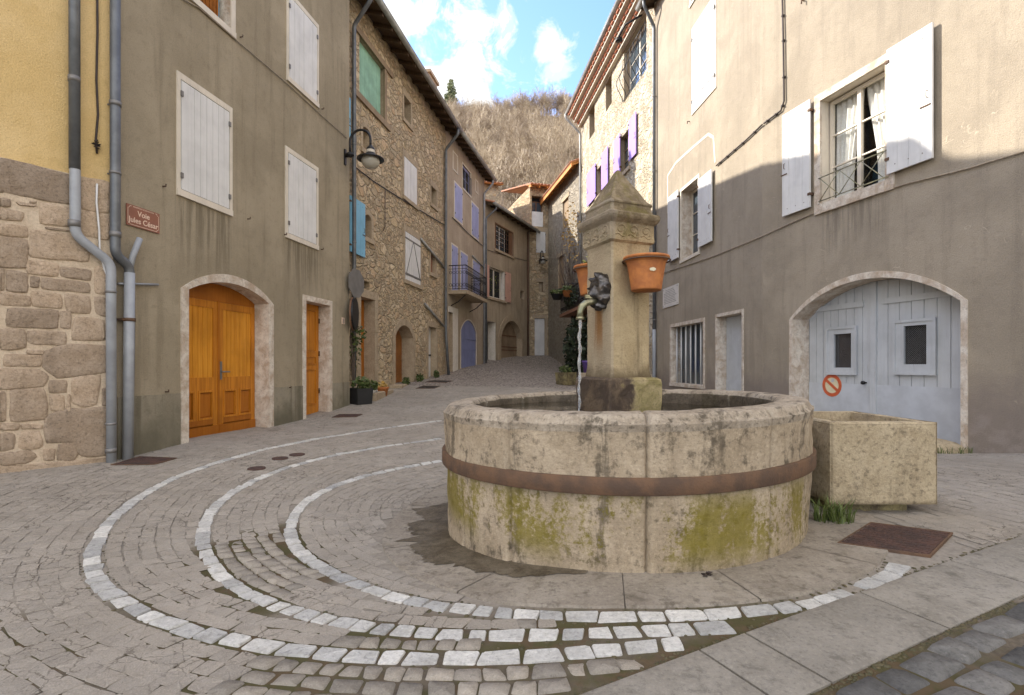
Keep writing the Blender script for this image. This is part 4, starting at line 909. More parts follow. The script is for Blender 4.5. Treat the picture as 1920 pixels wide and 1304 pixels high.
# garage leaves
od = -.27; zb = L1.hit(352, 828)[1]-.0; zg = gz1(*L1.pt((g0+g1)/2, 0, 0)[:2])-.02
arcf = arc_pts(g0, g1, gspring, .21, 40)
topz = lambda s: float(np.interp(s, [p[0] for p in arcf], [p[1] for p in arcf]))
ztr = gspring-.06
mb = MB(L1); mb.prism([(g0, ztr), (g1, ztr)]+arcf[::-1], od-.03, od+.012); mb.build('transom_board', 'orange_dark', H)
mid = (g0+g1)/2
for i, (a, b) in enumerate(((g0+.012, mid-.012), (mid+.028, g1-.012))):
    mb = MB(L1); zl = zg+.02; hgt = ztr-zl; lo = zl+hgt*.09; mdl, mdh = zl+hgt*.335, zl+hgt*.43; st = .085; P = od
    mb.box(a, b, P-.04, P-.005, zl, ztr-.004, 1)
    mb.box(a, a+st, P-.004, P+.022, zl, ztr-.004); mb.box(b-st, b, P-.004, P+.022, zl, ztr-.004)
    mb.box(a+st, b-st, P-.004, P+.022, mdl, mdh); mb.box(a+st, b-st, P-.004, P+.022, ztr-.11, ztr-.004)
    mb.box(a+st, b-st, P-.004, P+.024, lo-.02, lo+.06, 1); mb.box(a-.002, b+.002, P+.0225, P+.036, zl-.01, lo-.04, 1)
    boards(mb, a+st, b-st, mdh, ztr-.11, P-.004, P+.008, 7, .010, 2)
    cx = (a+b)/2; mb.box(cx-.035, cx+.035, P-.004, P+.022, lo+.06, mdl)
    for x0, x1 in ((a+st, cx-.035), (cx+.035, b-st)):
        c0, c1 = lo+.06, mdl; t = .03
        mb.box(x0, x0+t, P-.004, P+.033, c0, c1); mb.box(x1-t, x1, P-.004, P+.033, c0, c1); mb.box(x0+t, x1-t, P-.004, P+.033, c0, c0+t); mb.box(x0+t, x1-t, P-.004, P+.033, c1-t, c1)
        mb.box(x0+t+.02, x1-t-.02, P-.004, P+.012, c0+t+.02, c1-t-.02, 1)
    dr = mb.build('door', ['orange', 'orange_dark', 'orange_plank'], H)
    if i == 0:
        mb = MB(L1); mb.box(mid-.012, mid+.028, P-.03, P+.03, zl, ztr); mb.build('door_post', 'orange_dark', H)
    else:
        mb = MB(L1); x = a+.03; zh = zl+hgt*.47; mb.box(x-.02, x+.02, P+.022, P+.032, zh-.12, zh+.16); mb.tube([(x,P+.03,zh),(x,P+.075,zh),(x+.13,P+.075,zh)], .011, 8)
        mb.build('handle', 'greysteel', dr)
# narrow panel door
zl = gz1(*L1.pt(nd[0], 0, 0)[:2])+.0; a, b, e = nd[0]+.01, nd[1]-.01, nd[3]; P = -.25
mb = MB(L1); mb.box(a, b, P-.05, P, zl, e-.002); st = .1; hgt = e-zl
for (z0, z1) in ((zl, zl+.22), (zl+hgt*.42, zl+hgt*.46), (zl+hgt*.535, zl+hgt*.575), (e-.11, e-.002)): mb.box(a+st, b-st, P, P+.02, z0, z1)
mb.box(a, a+st, P, P+.02, zl, e-.002); mb.box(b-st, b, P, P+.02, zl, e-.002)
for (z0, z1) in ((zl+.22, zl+hgt*.42), (zl+hgt*.46, zl+hgt*.535), (zl+hgt*.575, e-.11)):
    mb.box(a+st+.03, b-st-.03, P, P+.014, z0+.03, z1-.03)
    for x in (a+st, b-st-.022): mb.box(x, x+.022, P, P+.032, z0, z1)
    for z in (z0, z1-.022): mb.box(a+st+.022, b-st-.022, P, P+.032, z, z+.022)
dr = mb.build('door', ['orange'], H)
mb = MB(L1); mb.lathe([(0,0)], (0,0,0), 3) if False else None
mb.tube([(a+.05,P+.02,zl+hgt*.47),(a+.05,P+.06,zl+hgt*.47),(a+.05,P+.085,zl+hgt*.47)], [.012,.022,.03], 10); mb.build('handle', 'brass', dr)
for zz in (zl+hgt*.22, zl+hgt*.56, zl+hgt*.86): mb = MB(L1); mb.tube([(b+.005,P+.03,zz-.05),(b+.005,P+.03,zz+.05)], .018, 8); mb.build('hinge', 'rust', dr)
q = L1.hit(643, 602); mb = MB(L1); mb.box(q[0]-.06, q[0]+.06, .001, .012, q[1]-.07, q[1]+.07); np_ = mb.build('house_number', 'signcream', H)
text(L1, '8', q[0], q[1]-.055, .0125, .15, 'greysteel', np_)
# pipes and small irons
o_ = .09; s_ = L1.hit(215, 300, o_)[0]; s_ = max(s_, .06)
pp = poly(L1, ((216,-420),(216,478),(243,500),(244,600),(240,862)), o_)
pipe(L1, pp, .052, H, 'zinc', rings=[((pp[0][0], o_), L1.hit(216,195,o_)[1], .05), ((pp[0][0], o_), L1.hit(216,325,o_)[1], .03), ((pp[0][0], o_), L1.hit(216,440,o_)[1], .06)])
lo_ = poly(L1, ((243,512),(240,862)), o_); mb = MB(L1); mb.tube([lo_[0], lo_[1]], .056, 12); lp_ = mb.build('lower_pipe', 'pvc', H)
mb = MB(L1); z = L1.hit(243, 600, o_)[1]; x = lo_[0][0]; mb.tube([(x,o_,z-.02),(x,o_,z+.02)], .064, 12); mb.box(x-.09, x+.02, -.01, o_, z-.012, z+.012); mb.build('pipe_clamp', 'rust', lp_)
pp = poly(L1, ((243,505),(249,480),(262,448)), .10); mb = MB(L1); mb.tube(pp, .035, 10); mb.build('overflow_pipe', 'pvc', H)
cable(L1, ((222,532),(262,533),(297,534)), .03, .014, 'pvc', 'short thin grey conduit running level from the pipe on the taupe wall', 'conduit')
cable(L1, ((335,-12),(345,0),(372,14),(441,74),(497,121),(552,169),(600,214),(650,259)), .02, .009, 'cablepale', 'thin brown wire sloping along the taupe wall under the upper windows', 'cable')
for px, py in ((305,350),(464,411),(533,440),(602,468),(450,70),(603,205),(310,735),(541,727)):
    a, z = L1.hit(px, py); mb = MB(L1); mb.tube([(a,-.01,z),(a,.05,z),(a,.05,z+.03)], .009, 6); mb.build('iron_hook', 'rust', H)
# street sign
a0, z1 = L1.hit(235, 381); a1 = L1.hit(297, 381)[0]; z0 = L1.hit(235, 421)[1]
S = thing('street_sign', 'brown enamel street name sign with cream lettering on the taupe wall', 'street sign', L1.pt((a0+a1)/2, .02, (z0+z1)/2))
mb = MB(L1); mb.box(a0, a1, .008, .018, z0, z1); mb.build('sign_plate', 'signbrown', S)
mb = MB(L1); k, t, o0, o1 = .014, .005, .0182, .0195; c = .03
mb.box(a0+k+c, a1-k-c, o0, o1, z0+k, z0+k+t); mb.box(a0+k, a0+k+t, o0, o1, z0+k+c, z1-k-c); mb.box(a1-k-t, a1-k, o0, o1, z0+k+c, z1-k-c)
mb.box(a0+k+c, a0+k+c+.02, o0, o1, z1-k-t, z1-k); mb.box(a1-k-c-.02, a1-k-c, o0, o1, z1-k-t, z1-k)
for (x, z, sx, sz) in ((a0+k, z0+k, 1, 1), (a1-k, z0+k, -1, 1), (a0+k, z1-k, 1, -1), (a1-k, z1-k, -1, -1)):
    mb.tube([(x+sx*c*math.cos(t_), .0188, z+sz*c*math.sin(t_)) for t_ in [math.pi/2*i/6 for i in range(7)]], .0026, 4)
mb.build('sign_border', 'signcream', S)
W_ = a1-a0; Hh = z1-z0
text(L1, 'Voie', (a0+a1)/2, z0+Hh*.545, .0185, Hh*.36, 'signcream', S, bold=.0015); text(L1, 'Jules C\u00e9sar', (a0+a1)/2, z0+Hh*.19, .0185, Hh*.36, 'signcream', S, bold=.0015)
text(L1, 'MONTPEZAT SOUS BAUZON', (a0+a1)/2, z1-k-.012, .0185, Hh*.088, 'signcream', S)
# iron lamp on the corner of the taupe house
def wall_lamp(fr, s, zb, k, label, o_base=0):
    T = thing('wall_lamp', label, 'street lamp', fr.pt(s, o_base, zb), 'bracket lamps on the house walls')
    f = lambda pts: [(s, o_base+a*k, zb+z*k) for a, z in pts]
    mb = MB(fr); mb.box(s-.03*k, s+.03*k, o_base, o_base+.035*k, zb-.16*k, zb+.18*k); mb.tube(f(((.03,.05),(.12,.05))), .05*k, 10); mb.lathe([(0,.10),(.06,.10),(.10,.085),(.10,.05),(.05,.02),(0,.0)], (0,0,0), 4) if False else None
    mb.tube(f(((.13,.0),(.13,.03),(.13,.07),(.13,.11))), [.03*k,.09*k,.09*k,.03*k], 12)
    arc = [(.13,.1),(.13,.25)]+[(.13+.24-.24*math.cos(t), .34+.24*math.sin(t)) for t in [math.pi*i/12 for i in range(13)]]+[(.61,.28),(.61,.22)]
    mb.tube(f(arc), .027*k, 8); mb.build('bracket_arm', 'iron', T)
    hc = (s, o_base+.61*k, zb)
    q = lambda prof: [(r*k, z*k) for r, z in prof]
    mb = MB(fr); mb.lathe(q([(0,.24),(.03,.23),(.045,.20),(.085,.165),(.09,.12)]), hc, 24); mb.lathe(q([(.09,.055),(.11,.03),(.15,-.005),(.285,-.06),(.29,-.09),(.27,-.09),(.14,-.03),(.02,0)]), hc, 28); hd = mb.build('lamp_shade', 'iron', T)
    mb = MB(fr); mb.lathe(q([(.088,.12),(.096,.055)]), hc, 24); mb.build('lamp_collar', 'cream', hd)
    mb = MB(fr); mb.lathe(q([(.185,-.05),(.195,-.12),(.18,-.19),(.13,-.25),(.07,-.28),(0,-.285)]), hc, 24); mb.build('lamp_globe', 'lampglass', T)
    return T
a, z = L1.hit(646, 296); wall_lamp(L1, a, z, 1.0, 'black iron lamp with a frosted globe on the corner of the taupe house')
# octagonal traffic sign and round mirror seen from behind on the same corner
def corner_sign(s, oc, zc, rad, nsd, yaw, name, label, cat, mats, thick=.02, rot=0, build=None):
    cx, cy, _ = L1.pt(s, oc, 0); T = thing(name, label, cat, (cx, cy, zc))
    e = Vector((math.cos(yaw), math.sin(yaw), 0)); nrm = Vector((-math.sin(yaw), math.cos(yaw), 0))
    def ngon(mb, r0, off0, off1, m=0):
        P = [(Vector((cx, cy, zc))+e*(r0*math.cos(2*math.pi*(i+rot)/nsd))+Vector((0,0,1))*(r0*math.sin(2*math.pi*(i+rot)/nsd))) for i in range(nsd)]
        V = [tuple(p+nrm*off0) for p in P]+[tuple(p+nrm*off1) for p in P]
        mb.add(V, [tuple(range(nsd)), tuple(range(2*nsd-1, nsd-1, -1))]+[(i, (i+1) % nsd, nsd+(i+1) % nsd, nsd+i) for i in range(nsd)], m)
    return T, ngon, e, nrm, (cx, cy)
zc = L1.hit(668, 532, .1)[1]
T, ng, e_, n_v, cxy = corner_sign(5.75, .12, zc, .33, 8, R(75), 'traffic_sign', 'grey back of an eight-sided traffic sign at the corner of the taupe house', 'road sign', None, rot=.5)
mb = MB(); ng(mb, .335, -.006, .006); mb.build('sign_plate', 'greysteel', T)
mb = MB()
for dz_ in (.2, -.18): mb.tube([tuple(Vector((*cxy, zc+dz_))+n_v*.02-e_*.24), tuple(Vector((*cxy, zc+dz_))+n_v*.02+e_*.24)], .016, 6)
mb.build('mounting_rail', 'greysteel', T)
zc = L1.hit(660, 588, .1)[1]
T, ng, e_, n_v, cxy = corner_sign(5.72, .10, zc, .35, 28, R(96), 'traffic_mirror', 'round traffic mirror seen nearly edge on below the eight-sided sign', 'mirror', None)
mb = MB(); ng(mb, .36, -.02, .02); mb.build('mirror_back', 'iron', T)
mb = MB(); ng(mb, .375, .0205, .05); mb.build('mirror_rim', 'brownwood', T)

# ---- stone house
H = thing('house', 'brown rubble stone house with a green hayloft shutter and sagging eaves', 'house', (-3.6, 15.5, .6))
def op(fr, xl, xr, yt, yb, depth=.22, rise=0, ref=None, z0=None, panel=None, rm=0):
    r = fr.rect(xl, xr, yt, yb, ref=ref); return dict(s0=r[0], s1=r[1], z0=r[2] if z0 is None else z0, z1=r[3], depth=depth, rise=rise, panel=panel, rm=rm)
O = {}
O['green'] = op(L2, 674, 721, 68, 177, .18, rm=1, panel=2); O['loft'] = op(L2, 757, 770, 178, 222, .35, rm=1, panel=2); O['shut2'] = op(L2, 757, 781, 292, 367, .06, panel=2, rm=1)
O['lampw'] = op(L2, 680, 694, 234, 278, .2, .06, panel=1, rm=1); O['sm1'] = op(L2, 808, 818, 348, 381, .3, panel=2, rm=1); O['arch'] = op(L2, 683, 696, 399, 443, .25, .1, panel=1, rm=1)
O['zsh'] = op(L2, 759, 788, 433, 524, .06, panel=2, rm=1); O['niche'] = op(L2, 807, 816.5, 474, 511, .12, .06, panel=3, rm=1); O['tiny'] = op(L2, 682, 693, 526, 541, .2, panel=2)
O['odoor'] = op(L2, 676, 702, 556, 700, .35, z0=-1, rm=1); O['adoor'] = op(L2, 741, 774, 607, 716, .45, .36, z0=-1, rm=1); O['gdoor'] = op(L2, 803, 818, 612, 704, .3, z0=-1, rm=1)
eave = 10.25
facade(L2, 0, 8.85, -1, eave+.12, list(O.values()), 7, parent=H, mats=['rubble', 'dressed', 'black', 'brick'])
roof_slab(L2, .25, 8.9, .62, eave-.05, 7, .34, H, rafters=.55)
gutter(L2, .25, 8.9, .62, eave-.02, H, .08)
def dressed(o, t=.16, lintel=True, jambs=True, sill=True, h=.2, rise=0):
    dress = MB(L2)
    a, b, c, e = o['s0'], o['s1'], max(o['z0'], .2), o['z1']
    if rise:
        ia = arc_pts(a, b, e-rise, rise, 9); oa = arc_pts(a-t, b+t, e-rise, rise+t, 9)
        for i in range(9): dress.cur = random.random(); dress.prism([ia[i], ia[i+1], oa[i+1], oa[i]], -.002, .012+random.uniform(0, .008))
    elif lintel: dress.cur = random.random(); dress.box(a-t, b+t, -.002, .018, e, e+h)
    if jambs:
        for x0, x1 in ((a-t, a), (b, b+t)):
            z = c; top = e-rise
            while z < top-.05: hh = min(random.uniform(.25, .5), top-z); dress.cur = random.random(); dress.box(x0, x1, -.002, .012+random.uniform(0, .008), z+.004, z+hh-.004); z += hh
    if sill and o['z0'] > -.5: dress.cur = random.random(); dress.box(a-t, b+t, -.002, .05, o['z0']-.12, o['z0']-.002)
    dress.build('stone_dressing', 'dressed', H)
for k in ('loft', 'shut2', 'lampw', 'sm1', 'arch', 'zsh', 'niche', 'odoor', 'adoor', 'gdoor'): dressed(O[k], .12 if k not in ('odoor', 'adoor') else .2, rise=O[k]['rise'])
o = O['green']; mb = MB(L2); mb.box(o['s0']-.3, o['s1']+.3, -.02, .06, o['z0']-.16, o['z0']); mb.box(o['s0']-.3, o['s1']+.5, -.02, .05, o['z1'], o['z1']+.16); mb.box(o['s1']-.03, o['s1']+.10, -.02, .03, o['z0'], o['z1']); mb.build('timber_beam', 'palewood', H)
shutter_pair(L2, (o['s0'], o['s1']-.06, o['z0'], o['z1']), -.12, 'green', H, 2, 3, False)
o = O['shut2']; shutter_pair(L2, (o['s0'], o['s1'], o['z0'], o['z1']), -.01, 'whitepaint', H, 2, 2, False)
o = O['zsh']; sh = shutter_pair(L2, (o['s0'], o['s1'], o['z0'], o['z1']), -.01, 'whitepaint', H, 1, 8, False, True)[0]
mb = MB(L2); a, b, c, e = o['s0'], o['s1'], o['z0'], o['z1']; m_ = (a+b)/2
for x in (a+.08, b-.08): mb.tube([(m_, .022, e-.18), (x, .022, c+.2)], .014, 6)
mb.box(a, b, .018, .032, e-.22, e-.18); mb.box(a, b, .018, .032, c+.16, c+.2); mb.build('brace', 'greysteel', sh)
for k, rr in (('lampw', .35), ('arch', .4)):
    o = O[k]; mb = MB(L2); wd = o['s1']-o['s0']; mb.box(o['s0'], o['s0']+wd*rr, -.19, -.14, o['z0'], o['z1']-.05); mb.build('window_frame', 'whiteframe', H)
def plank_door(fr, a, b, z0, z1, o, mat, parent, n=4, rise=0, rails=(), railmat=None, panels=False, name='door'):
    mb = MB(fr); arc = arc_pts(a, b, z1-rise, rise, 24) if rise else None
    f = (lambda s: float(np.interp(s, [p[0] for p in arc], [p[1] for p in arc]))) if rise else None
    mb.box(a, b, o-.06, o-.03, z0, z1-rise)
    boards(mb, a, b, z0, z1, o-.03, o, n, .006, 0, f)
    for t in rails: mb.box(a, b, o+.001, o+.02, z0+(z1-z0)*t-.03, z0+(z1-z0)*t+.03, 1)
    if panels:
        m_ = (a+b)/2
        for x0, x1 in ((a, m_-.01), (m_+.01, b)):
            for t0, t1 in ((.04,.2), (.24,.44), (.5,.8)):
                c0, c1 = z0+(z1-z0)*t0, z0+(z1-z0)*t1
                for q in ((x0+.05,x0+.08,c0,c1),(x1-.08,x1-.05,c0,c1),(x0+.08,x1-.08,c0,c0+.03),(x0+.08,x1-.08,c1-.03,c1)): mb.box(q[0], q[1], o+.001, o+.025, q[2], q[3])
    return mb.build(name, [mat, railmat or mat], parent)
zf = lambda fr, s: gz1(*fr.pt(s, 0, 0)[:2])
o = O['odoor']; plank_door(L2, o['s0'], o['s1'], zf(L2, o['s0'])+.3, o['z1'], -.3, 'orange_dark', H, 3)
o = O['adoor']; plank_door(L2, o['s0'], o['s1'], zf(L2, o['s0'])+.02, o['z1'], -.38, 'doorwood', H, 4, .36, panels=True)
o = O['gdoor']; plank_door(L2, o['s0'], o['s1'], zf(L2, o['s0']), o['z1'], -.22, 'whitepaint', H, 3, rails=(.45,), railmat='iron')
# blue shutters near the hidden corner
for (yt, yb, xr, x0_) in ((371, 472, 683, 0), (192, 276, 655.5, -.0)):
    r = L2.rect(640, xr, yt, yb, ref=660, o=.03); open_shutter(L2, r[1]-.78, r[1], r[2]-.02, r[3]+.02, 'bluepaint', H, 3, .03, hinge_right=False)
# pipes
o_ = .09; a_top = L2.hit(697, 40, .62); a_dn = L2.hit(664, 300, o_)[0]
pipe(L2, [(a_top[0], .60, eave-.1), (a_top[0], .60, eave-.28), (a_dn, o_, eave-.75), (a_dn, o_, 3), (a_dn, o_, .5)], .05, H, 'zinc', rings=[((a_dn, o_), 4.2, .03), ((a_dn, o_), 6.6, .03), ((a_dn, o_), 2.2, .03)])
a_e = L2.hit(836, 400, o_)[0]
pipe(L2, [(a_e-.1, .60, eave-.1), (a_e-.1, .60, eave-.3), (a_e, o_, eave-.8), (a_e, o_, 2.4), (a_e, o_+.12, .6)], .055, H, 'zinc', rings=[((a_e, o_), 4.2, .03), ((a_e, o_), 6.8, .03)])
for pix in (((789,448),(833,502)), ((797,570),(832,612))): mb = MB(L2); mb.tube(poly(L2, pix, .05), .04, 8); mb.build('branch_pipe', 'zincpale', H)
cable(L2, ((664,312),(700,340),(760,378),(833,422)), .03, .016, 'cable', 'pair of dark wires sagging across the rubble stone wall', 'cable')
cable(L2, ((722,356),(722,425),(718,434)), .03, .010, 'cable', 'short dark wire hanging down the rubble stone wall', 'cable')
# steps and pots at the foot
def block(name, label, cat, x0, x1, y0, y1, h, mat, sink=.15):
    c = ((x0+x1)/2, (y0+y1)/2); zb = gz1(*c); mb = MB(); bv = .02
    V = []
    for (i_, z) in ((0, zb-sink), (0, zb+h-bv), (bv, zb+h)):
        V += [(x0+i_, y0+i_, z), (x1-i_, y0+i_, z), (x1-i_, y1-i_, z), (x0+i_, y1-i_, z)]
    mb.add(V, [(0,1,5,4),(1,2,6,5),(2,3,7,6),(3,0,4,7),(4,5,9,8),(5,6,10,9),(6,7,11,10),(7,4,8,11),(8,9,10,11)])
    return tag(mb.build(name, mat), label, cat)
def on_wall(fr, px, o): return fr.pt(fr.hit(px, 600, o)[0], o, 0)
p0 = on_wall(L2, 688, .35); block('stone_step', 'worn stone step below the orange plank door of the rubble house', 'step', p0[0]-.45, p0[0]+.12, p0[1]-.7, p0[1]+.8, .30, 'dressed')
p0 = on_wall(L2, 715, .55); block('stone_step', 'low stone step beside the potted plants, nearest the street', 'step', p0[0]-.6, p0[0]+.1, p0[1]-.9, p0[1]+.9, .15, 'dressed')
p0 = on_wall(L2, 754, .2); block('stone_step', 'small stone threshold before the arched wooden door', 'step', p0[0]-.45, p0[0]+.08, p0[1]-.4, p0[1]+.5, .07, 'dressed')
def pot(px, Y, h, r, label, mat='terra', plant='leaf', ph=.35, pr=.25, n=160, z=None, square=False, group=None, name='potted_plant', lsize=.05):
    x = (px-CX)/F*Y; zb = gz1(x, Y) if z is None else z
    T = thing(name, label, 'plant pot', (x, Y, zb), group); mb = MB()
    if square: mb.lathe([(0,0),(r*1.25,0),(r*1.41,h),(r*1.3,h),(r*1.2,h-.05),(0,h-.05)], (x, Y, zb), 4, smooth=False)
    else: mb.lathe([(0,0),(r*.72,0),(r*.95,h*.8),(r*1.04,h*.82),(r*1.06,h),(r*.95,h),(r*.9,h-.04),(0,h-.05)], (x, Y, zb), 24)
    mb.build('pot', mat, T)
    if plant:
        mb = MB(); mb.leaves((x, Y, zb+h+ph*.45), (pr, pr, ph*.6), n, lsize)
        for i in range(14): q = random.uniform(0, 6.28); mb.tube([(x, Y, zb+h-.05), (x+pr*.5*math.cos(q), Y+pr*.5*math.sin(q), zb+h+ph*.6)], .006, 4)
        mb.build('foliage', plant, T)
    return T
pot(677, 11.75, .36, .20, 'black square planter with a small shrub beside the corner of the taupe house', 'blackpot', 'leaf', .25, .22, 120, square=True)
pot(697, 12.3, .26, .13, 'pale pot with trailing green leaves next to the black planter', 'marble', 'leaf', .22, .2, 130)
pot(716, 13.2, .24, .17, 'low terracotta pot with dry leaves on the step of the stone house', 'terra', 'leafyellow', .12, .14, 40)
x, y = (662-CX)/F*11.95, 11.95; zb = gz1(x, y); T = thing('climbing_plant', 'thin climbing plant with sparse leaves by the pipe under the round mirror', 'plant', (x, y, zb)); mb = MB()
for i in range(5): mb.tube([(x+random.uniform(-.05,.05), y+random.uniform(-.1,.1), zb+t*1.9+.02) for t in (0,.25,.5,.75,1)], .012, 5)
mb.build('stem', 'vine', T); mb = MB(); mb.leaves((x+.06, y, zb+1.35), (.16,.16,.6), 110, .045); mb.leaves((x+.12, y-.05, zb+1.6), (.2,.15,.2), 60, .045); mb.build('foliage', 'leaf', T)
for i, (px, Y_, w_) in enumerate(((790,17.0,.5),(770,15.8,.3),(815,18.6,.35))):
    x = -6.3+.186*Y_+.12; zb = gz1(x, Y_); mb = MB(); mb.leaves((x, Y_, zb+.1), (.1, w_, .16), 150, .04)
    tag(mb.build('weed_tuft', 'leaf'), ('longest tuft of weeds at the foot of the stone wall between two doors', 'small tuft of weeds right beside the arched wooden door', 'tuft of weeds by the narrow pale door of the stone house')[i], 'weeds', 'weeds along the stone house')

# ---- taupe house with lavender shutters
H = thing('house', 'narrow taupe house with lavender shutters and a small iron balcony', 'house', (-2, 22.5, 1.1))
eave = 10.3
O = {'bdoor': op(L3, 842, 849, 585, 697, .3, z0=-1, rm=1), 'adoor': op(L3, 864, 893, 597, 690, .08, .5, z0=-1), 'upw': op(L3, 867, 882, 307, 352, .15, panel=1)}
facade(L3, .02, 5.72, -1, eave+.12, list(O.values()), 7, parent=H, mats=['pinktaupe', 'dressed', 'black'])
roof_slab(L3, -.05, 5.8, .55, eave, 7, .34, H, rafters=.5); gutter(L3, 0, 5.8, .55, eave+.02, H, .08)
for xl, xr, yt, yb in ((852,866,342,408),(884,896.5,379,440),(846.5,857.5,458,548),(863.5,876,472,548),(886.5,899,488,548)):
    r = L3.rect(xl, xr, yt, yb); sm_ = surround(L3, r, .06, .015, 'whiteframe', H, name='window_frame', wide_s=.06); shutter_pair(L3, r, .0, 'lavender', sm_, 2, 2)
for xl, xr, yt, yb in ((849,858,300-18,318),(891,896,335,360)):
    r = L3.rect(xl, xr, yt, yb); surround(L3, (r[0]+.04, r[1]-.04, r[2]+.05, r[3]-.05), .05, .012, 'whiteframe', H, name='blind_window')
r = O['upw']; casement(L3, (r['s0'], r['s1'], r['z0'], r['z1']), -.06, H, 'lavender', 2, 2, .06); surround(L3, (r['s0'], r['s1'], r['z0'], r['z1']), .06, .015, 'whiteframe', H, name='window_frame')
mb = MB(L3); n = 8
for i in range(n+1): x = r['s0']+(r['s1']-r['s0'])*i/n; mb.tube([(x, .05, r['z0']+.02), (x, .05, r['z0']+.75)], .010, 5)
mb.tube([(r['s0'], .05, r['z0']+.75), (r['s1'], .05, r['z0']+.75)], .014, 5); mb.build('window_guard', 'iron', H)
o = O['adoor']; plank_door(L3, o['s0'], o['s1'], zf(L3, o['s0']), o['z1'], -.03, 'lavdoor', H, 6, .5, rails=(.4, .62)); surround(L3, (o['s0'], o['s1'], -1, o['z1']), .05, .015, 'whiteframe', H, rise=.5, sill=False)
o = O['bdoor']; plank_door(L3, o['s0'], o['s1'], zf(L3, o['s0']), o['z1'], -.26, 'doorwood', H, 3)
mb = MB(L3); e = L3.hit(858, 600)[0]; mb.box(o['s1'], e, -.002, .02, -1, o['z1']+.0); mb.box(o['s0']-.1, e, -.002, .03, o['z1'], o['z1']+.22); mb.build('stone_jamb', 'whitestone', H)
def balcony(fr, s0, s1, z, dep, rail_h, parent, mat='iron', slab='dressed', n=26, scroll=True, slab_t=.14):
    mb = MB(fr); mb.box(s0, s1, -.01, dep, z-slab_t, z); B = mb.build('balcony', slab, parent)
    mb = MB(fr); d_ = dep-.05
    path = [(s0+.04, 0), (s0+.04, d_), (s1-.04, d_), (s1-.04, 0)]
    for zz, rr in ((z+.06, .012), (z+rail_h, .02), (z+rail_h*.86, .010)): mb.tube([(a, b, zz) for a, b in path], rr, 5)
    L_ = [(Vector(path[i]), Vector(path[i+1])) for i in range(3)]
    for p, q in L_:
        k = max(2, int((q-p).length/.13))
        for i in range(k+1):
            c = p.lerp(q, i/k); mb.tube([(c.x, c.y, z+.05), (c.x, c.y, z+rail_h)], .009, 4)
            if scroll and i < k:
                c2 = p.lerp(q, (i+.5)/k); t_ = (q-p).normalized()
                for zc_, r_ in ((z+rail_h*.22, .05), (z+rail_h*.72, .045)): mb.tube([(c2.x+t_.x*r_*math.cos(w_), c2.y+t_.y*r_*math.cos(w_), zc_+r_*1.3*math.sin(w_)) for w_ in [6.283*j/8 for j in range(9)]], .008, 4, caps=False)
    mb.build('railing', mat, B); return B
r = L3.rect(841, 884, 512, 553, o=.0); balcony(L3, max(r[0], .12), r[1], L3.hit(884, 564, .0)[1]+.02, .75, .98, H)
mb = MB(L3)
for s_ in (max(r[0], .12)+.3, r[1]-.3): mb.tube([(s_, 0, L3.hit(884,564)[1]-.55), (s_, .3, L3.hit(884,564)[1]-.4), (s_, .6, L3.hit(884,564)[1]-.14)], .02, 6)
mb.build('balcony_bracket', 'iron', H)
a_e = L3.hit(908, 500, .07)[0]; pipe(L3, [(a_e, .5, eave-.05), (a_e, .5, eave-.25), (a_e, .07, eave-.7), (a_e, .07, 1.1)], .05, H, 'pvc')
cable(L3, ((848,408),(880,440),(906,462)), .03, .014, 'cable', 'dark wire crossing the taupe wall between the lavender shutters', 'cable')
mb = MB(L3); mb.tube(poly(L3, ((886,480),(910,505)), .05), .035, 8); mb.build('branch_pipe', 'zincpale', H)

# ---- low brown house with arched garage
H = thing('house', 'lower brown plastered house with pink shutters and a round-arched wooden garage', 'house', (-.2, 28.2, 1.5))
eave = L4.hit(950, 396, .5)[1]
O = {'win': op(L4, 929, 961, 420, 466, .25, panel=2), 'pw': op(L4, 916, 946, 499, 556, .25, panel=2, rm=3), 'dd': op(L4, 911, 929, 602, 678, .45, z0=-1, panel=2, rm=3), 'gar': op(L4, 939, 978, 602, 672, .4, .95, ref=958, z0=-1, rm=1), 'nic': op(L4, 976, 983, 545, 560, .2, panel=2, rm=1)}
facade(L4, .02, 5.85, -1, eave+.08, list(O.values()), 7, parent=H, mats=['brownplaster', 'dressed', 'black', 'whitestone'])
roof_slab(L4, -.02, 5.95, .5, eave, 7, .3, H, rafters=.6); gutter(L4, 0, 6.2, .5, eave+.02, H, .09)
o = O['win']; casement(L4, (o['s0']+.03, o['s0']+.62*(o['s1']-o['s0']), o['z0'], o['z1']), -.1, H, 'whitepaint', 2, 5, .05, pane='bluepane'); surround(L4, (o['s0'], o['s1'], o['z0'], o['z1']), .06, .03, 'brownwood', H, name='window_frame')
mb = MB(L4); n = 4
for i in range(n+1): x = o['s0']+(o['s1']-o['s0'])*.65*i/n+.04; mb.tube([(x, -.03, o['z0']), (x, -.03, o['z1'])], .016, 5)
for j in range(1, 5): zz = o['z0']+(o['z1']-o['z0'])*j/5; mb.tube([(o['s0'], -.03, zz), (o['s1']-.3, -.03, zz)], .016, 5)
mb.build('window_bars', 'rust', H)
mb = MB(L4); boards(mb, o['s1']-.42, o['s1']-.02, o['z0'], o['z1'], -.06, -.02, 3); mb.build('shutter', 'brownwood', H)
o = O['pw']; casement(L4, (o['s0'], o['s1']-.25, o['z0'], o['z1']), -.12, H, 'whiteframe', 2, 1, .07)
mb = MB(L4); mb.leaves(((o['s0']+o['s1'])/2-.2, -.185, (o['z0']+o['z1'])/2), (.8, .02, .8), 260, .07); mb.build('house_plant', 'leafbright', H)
w_ = (o['s1']-o['s0'])
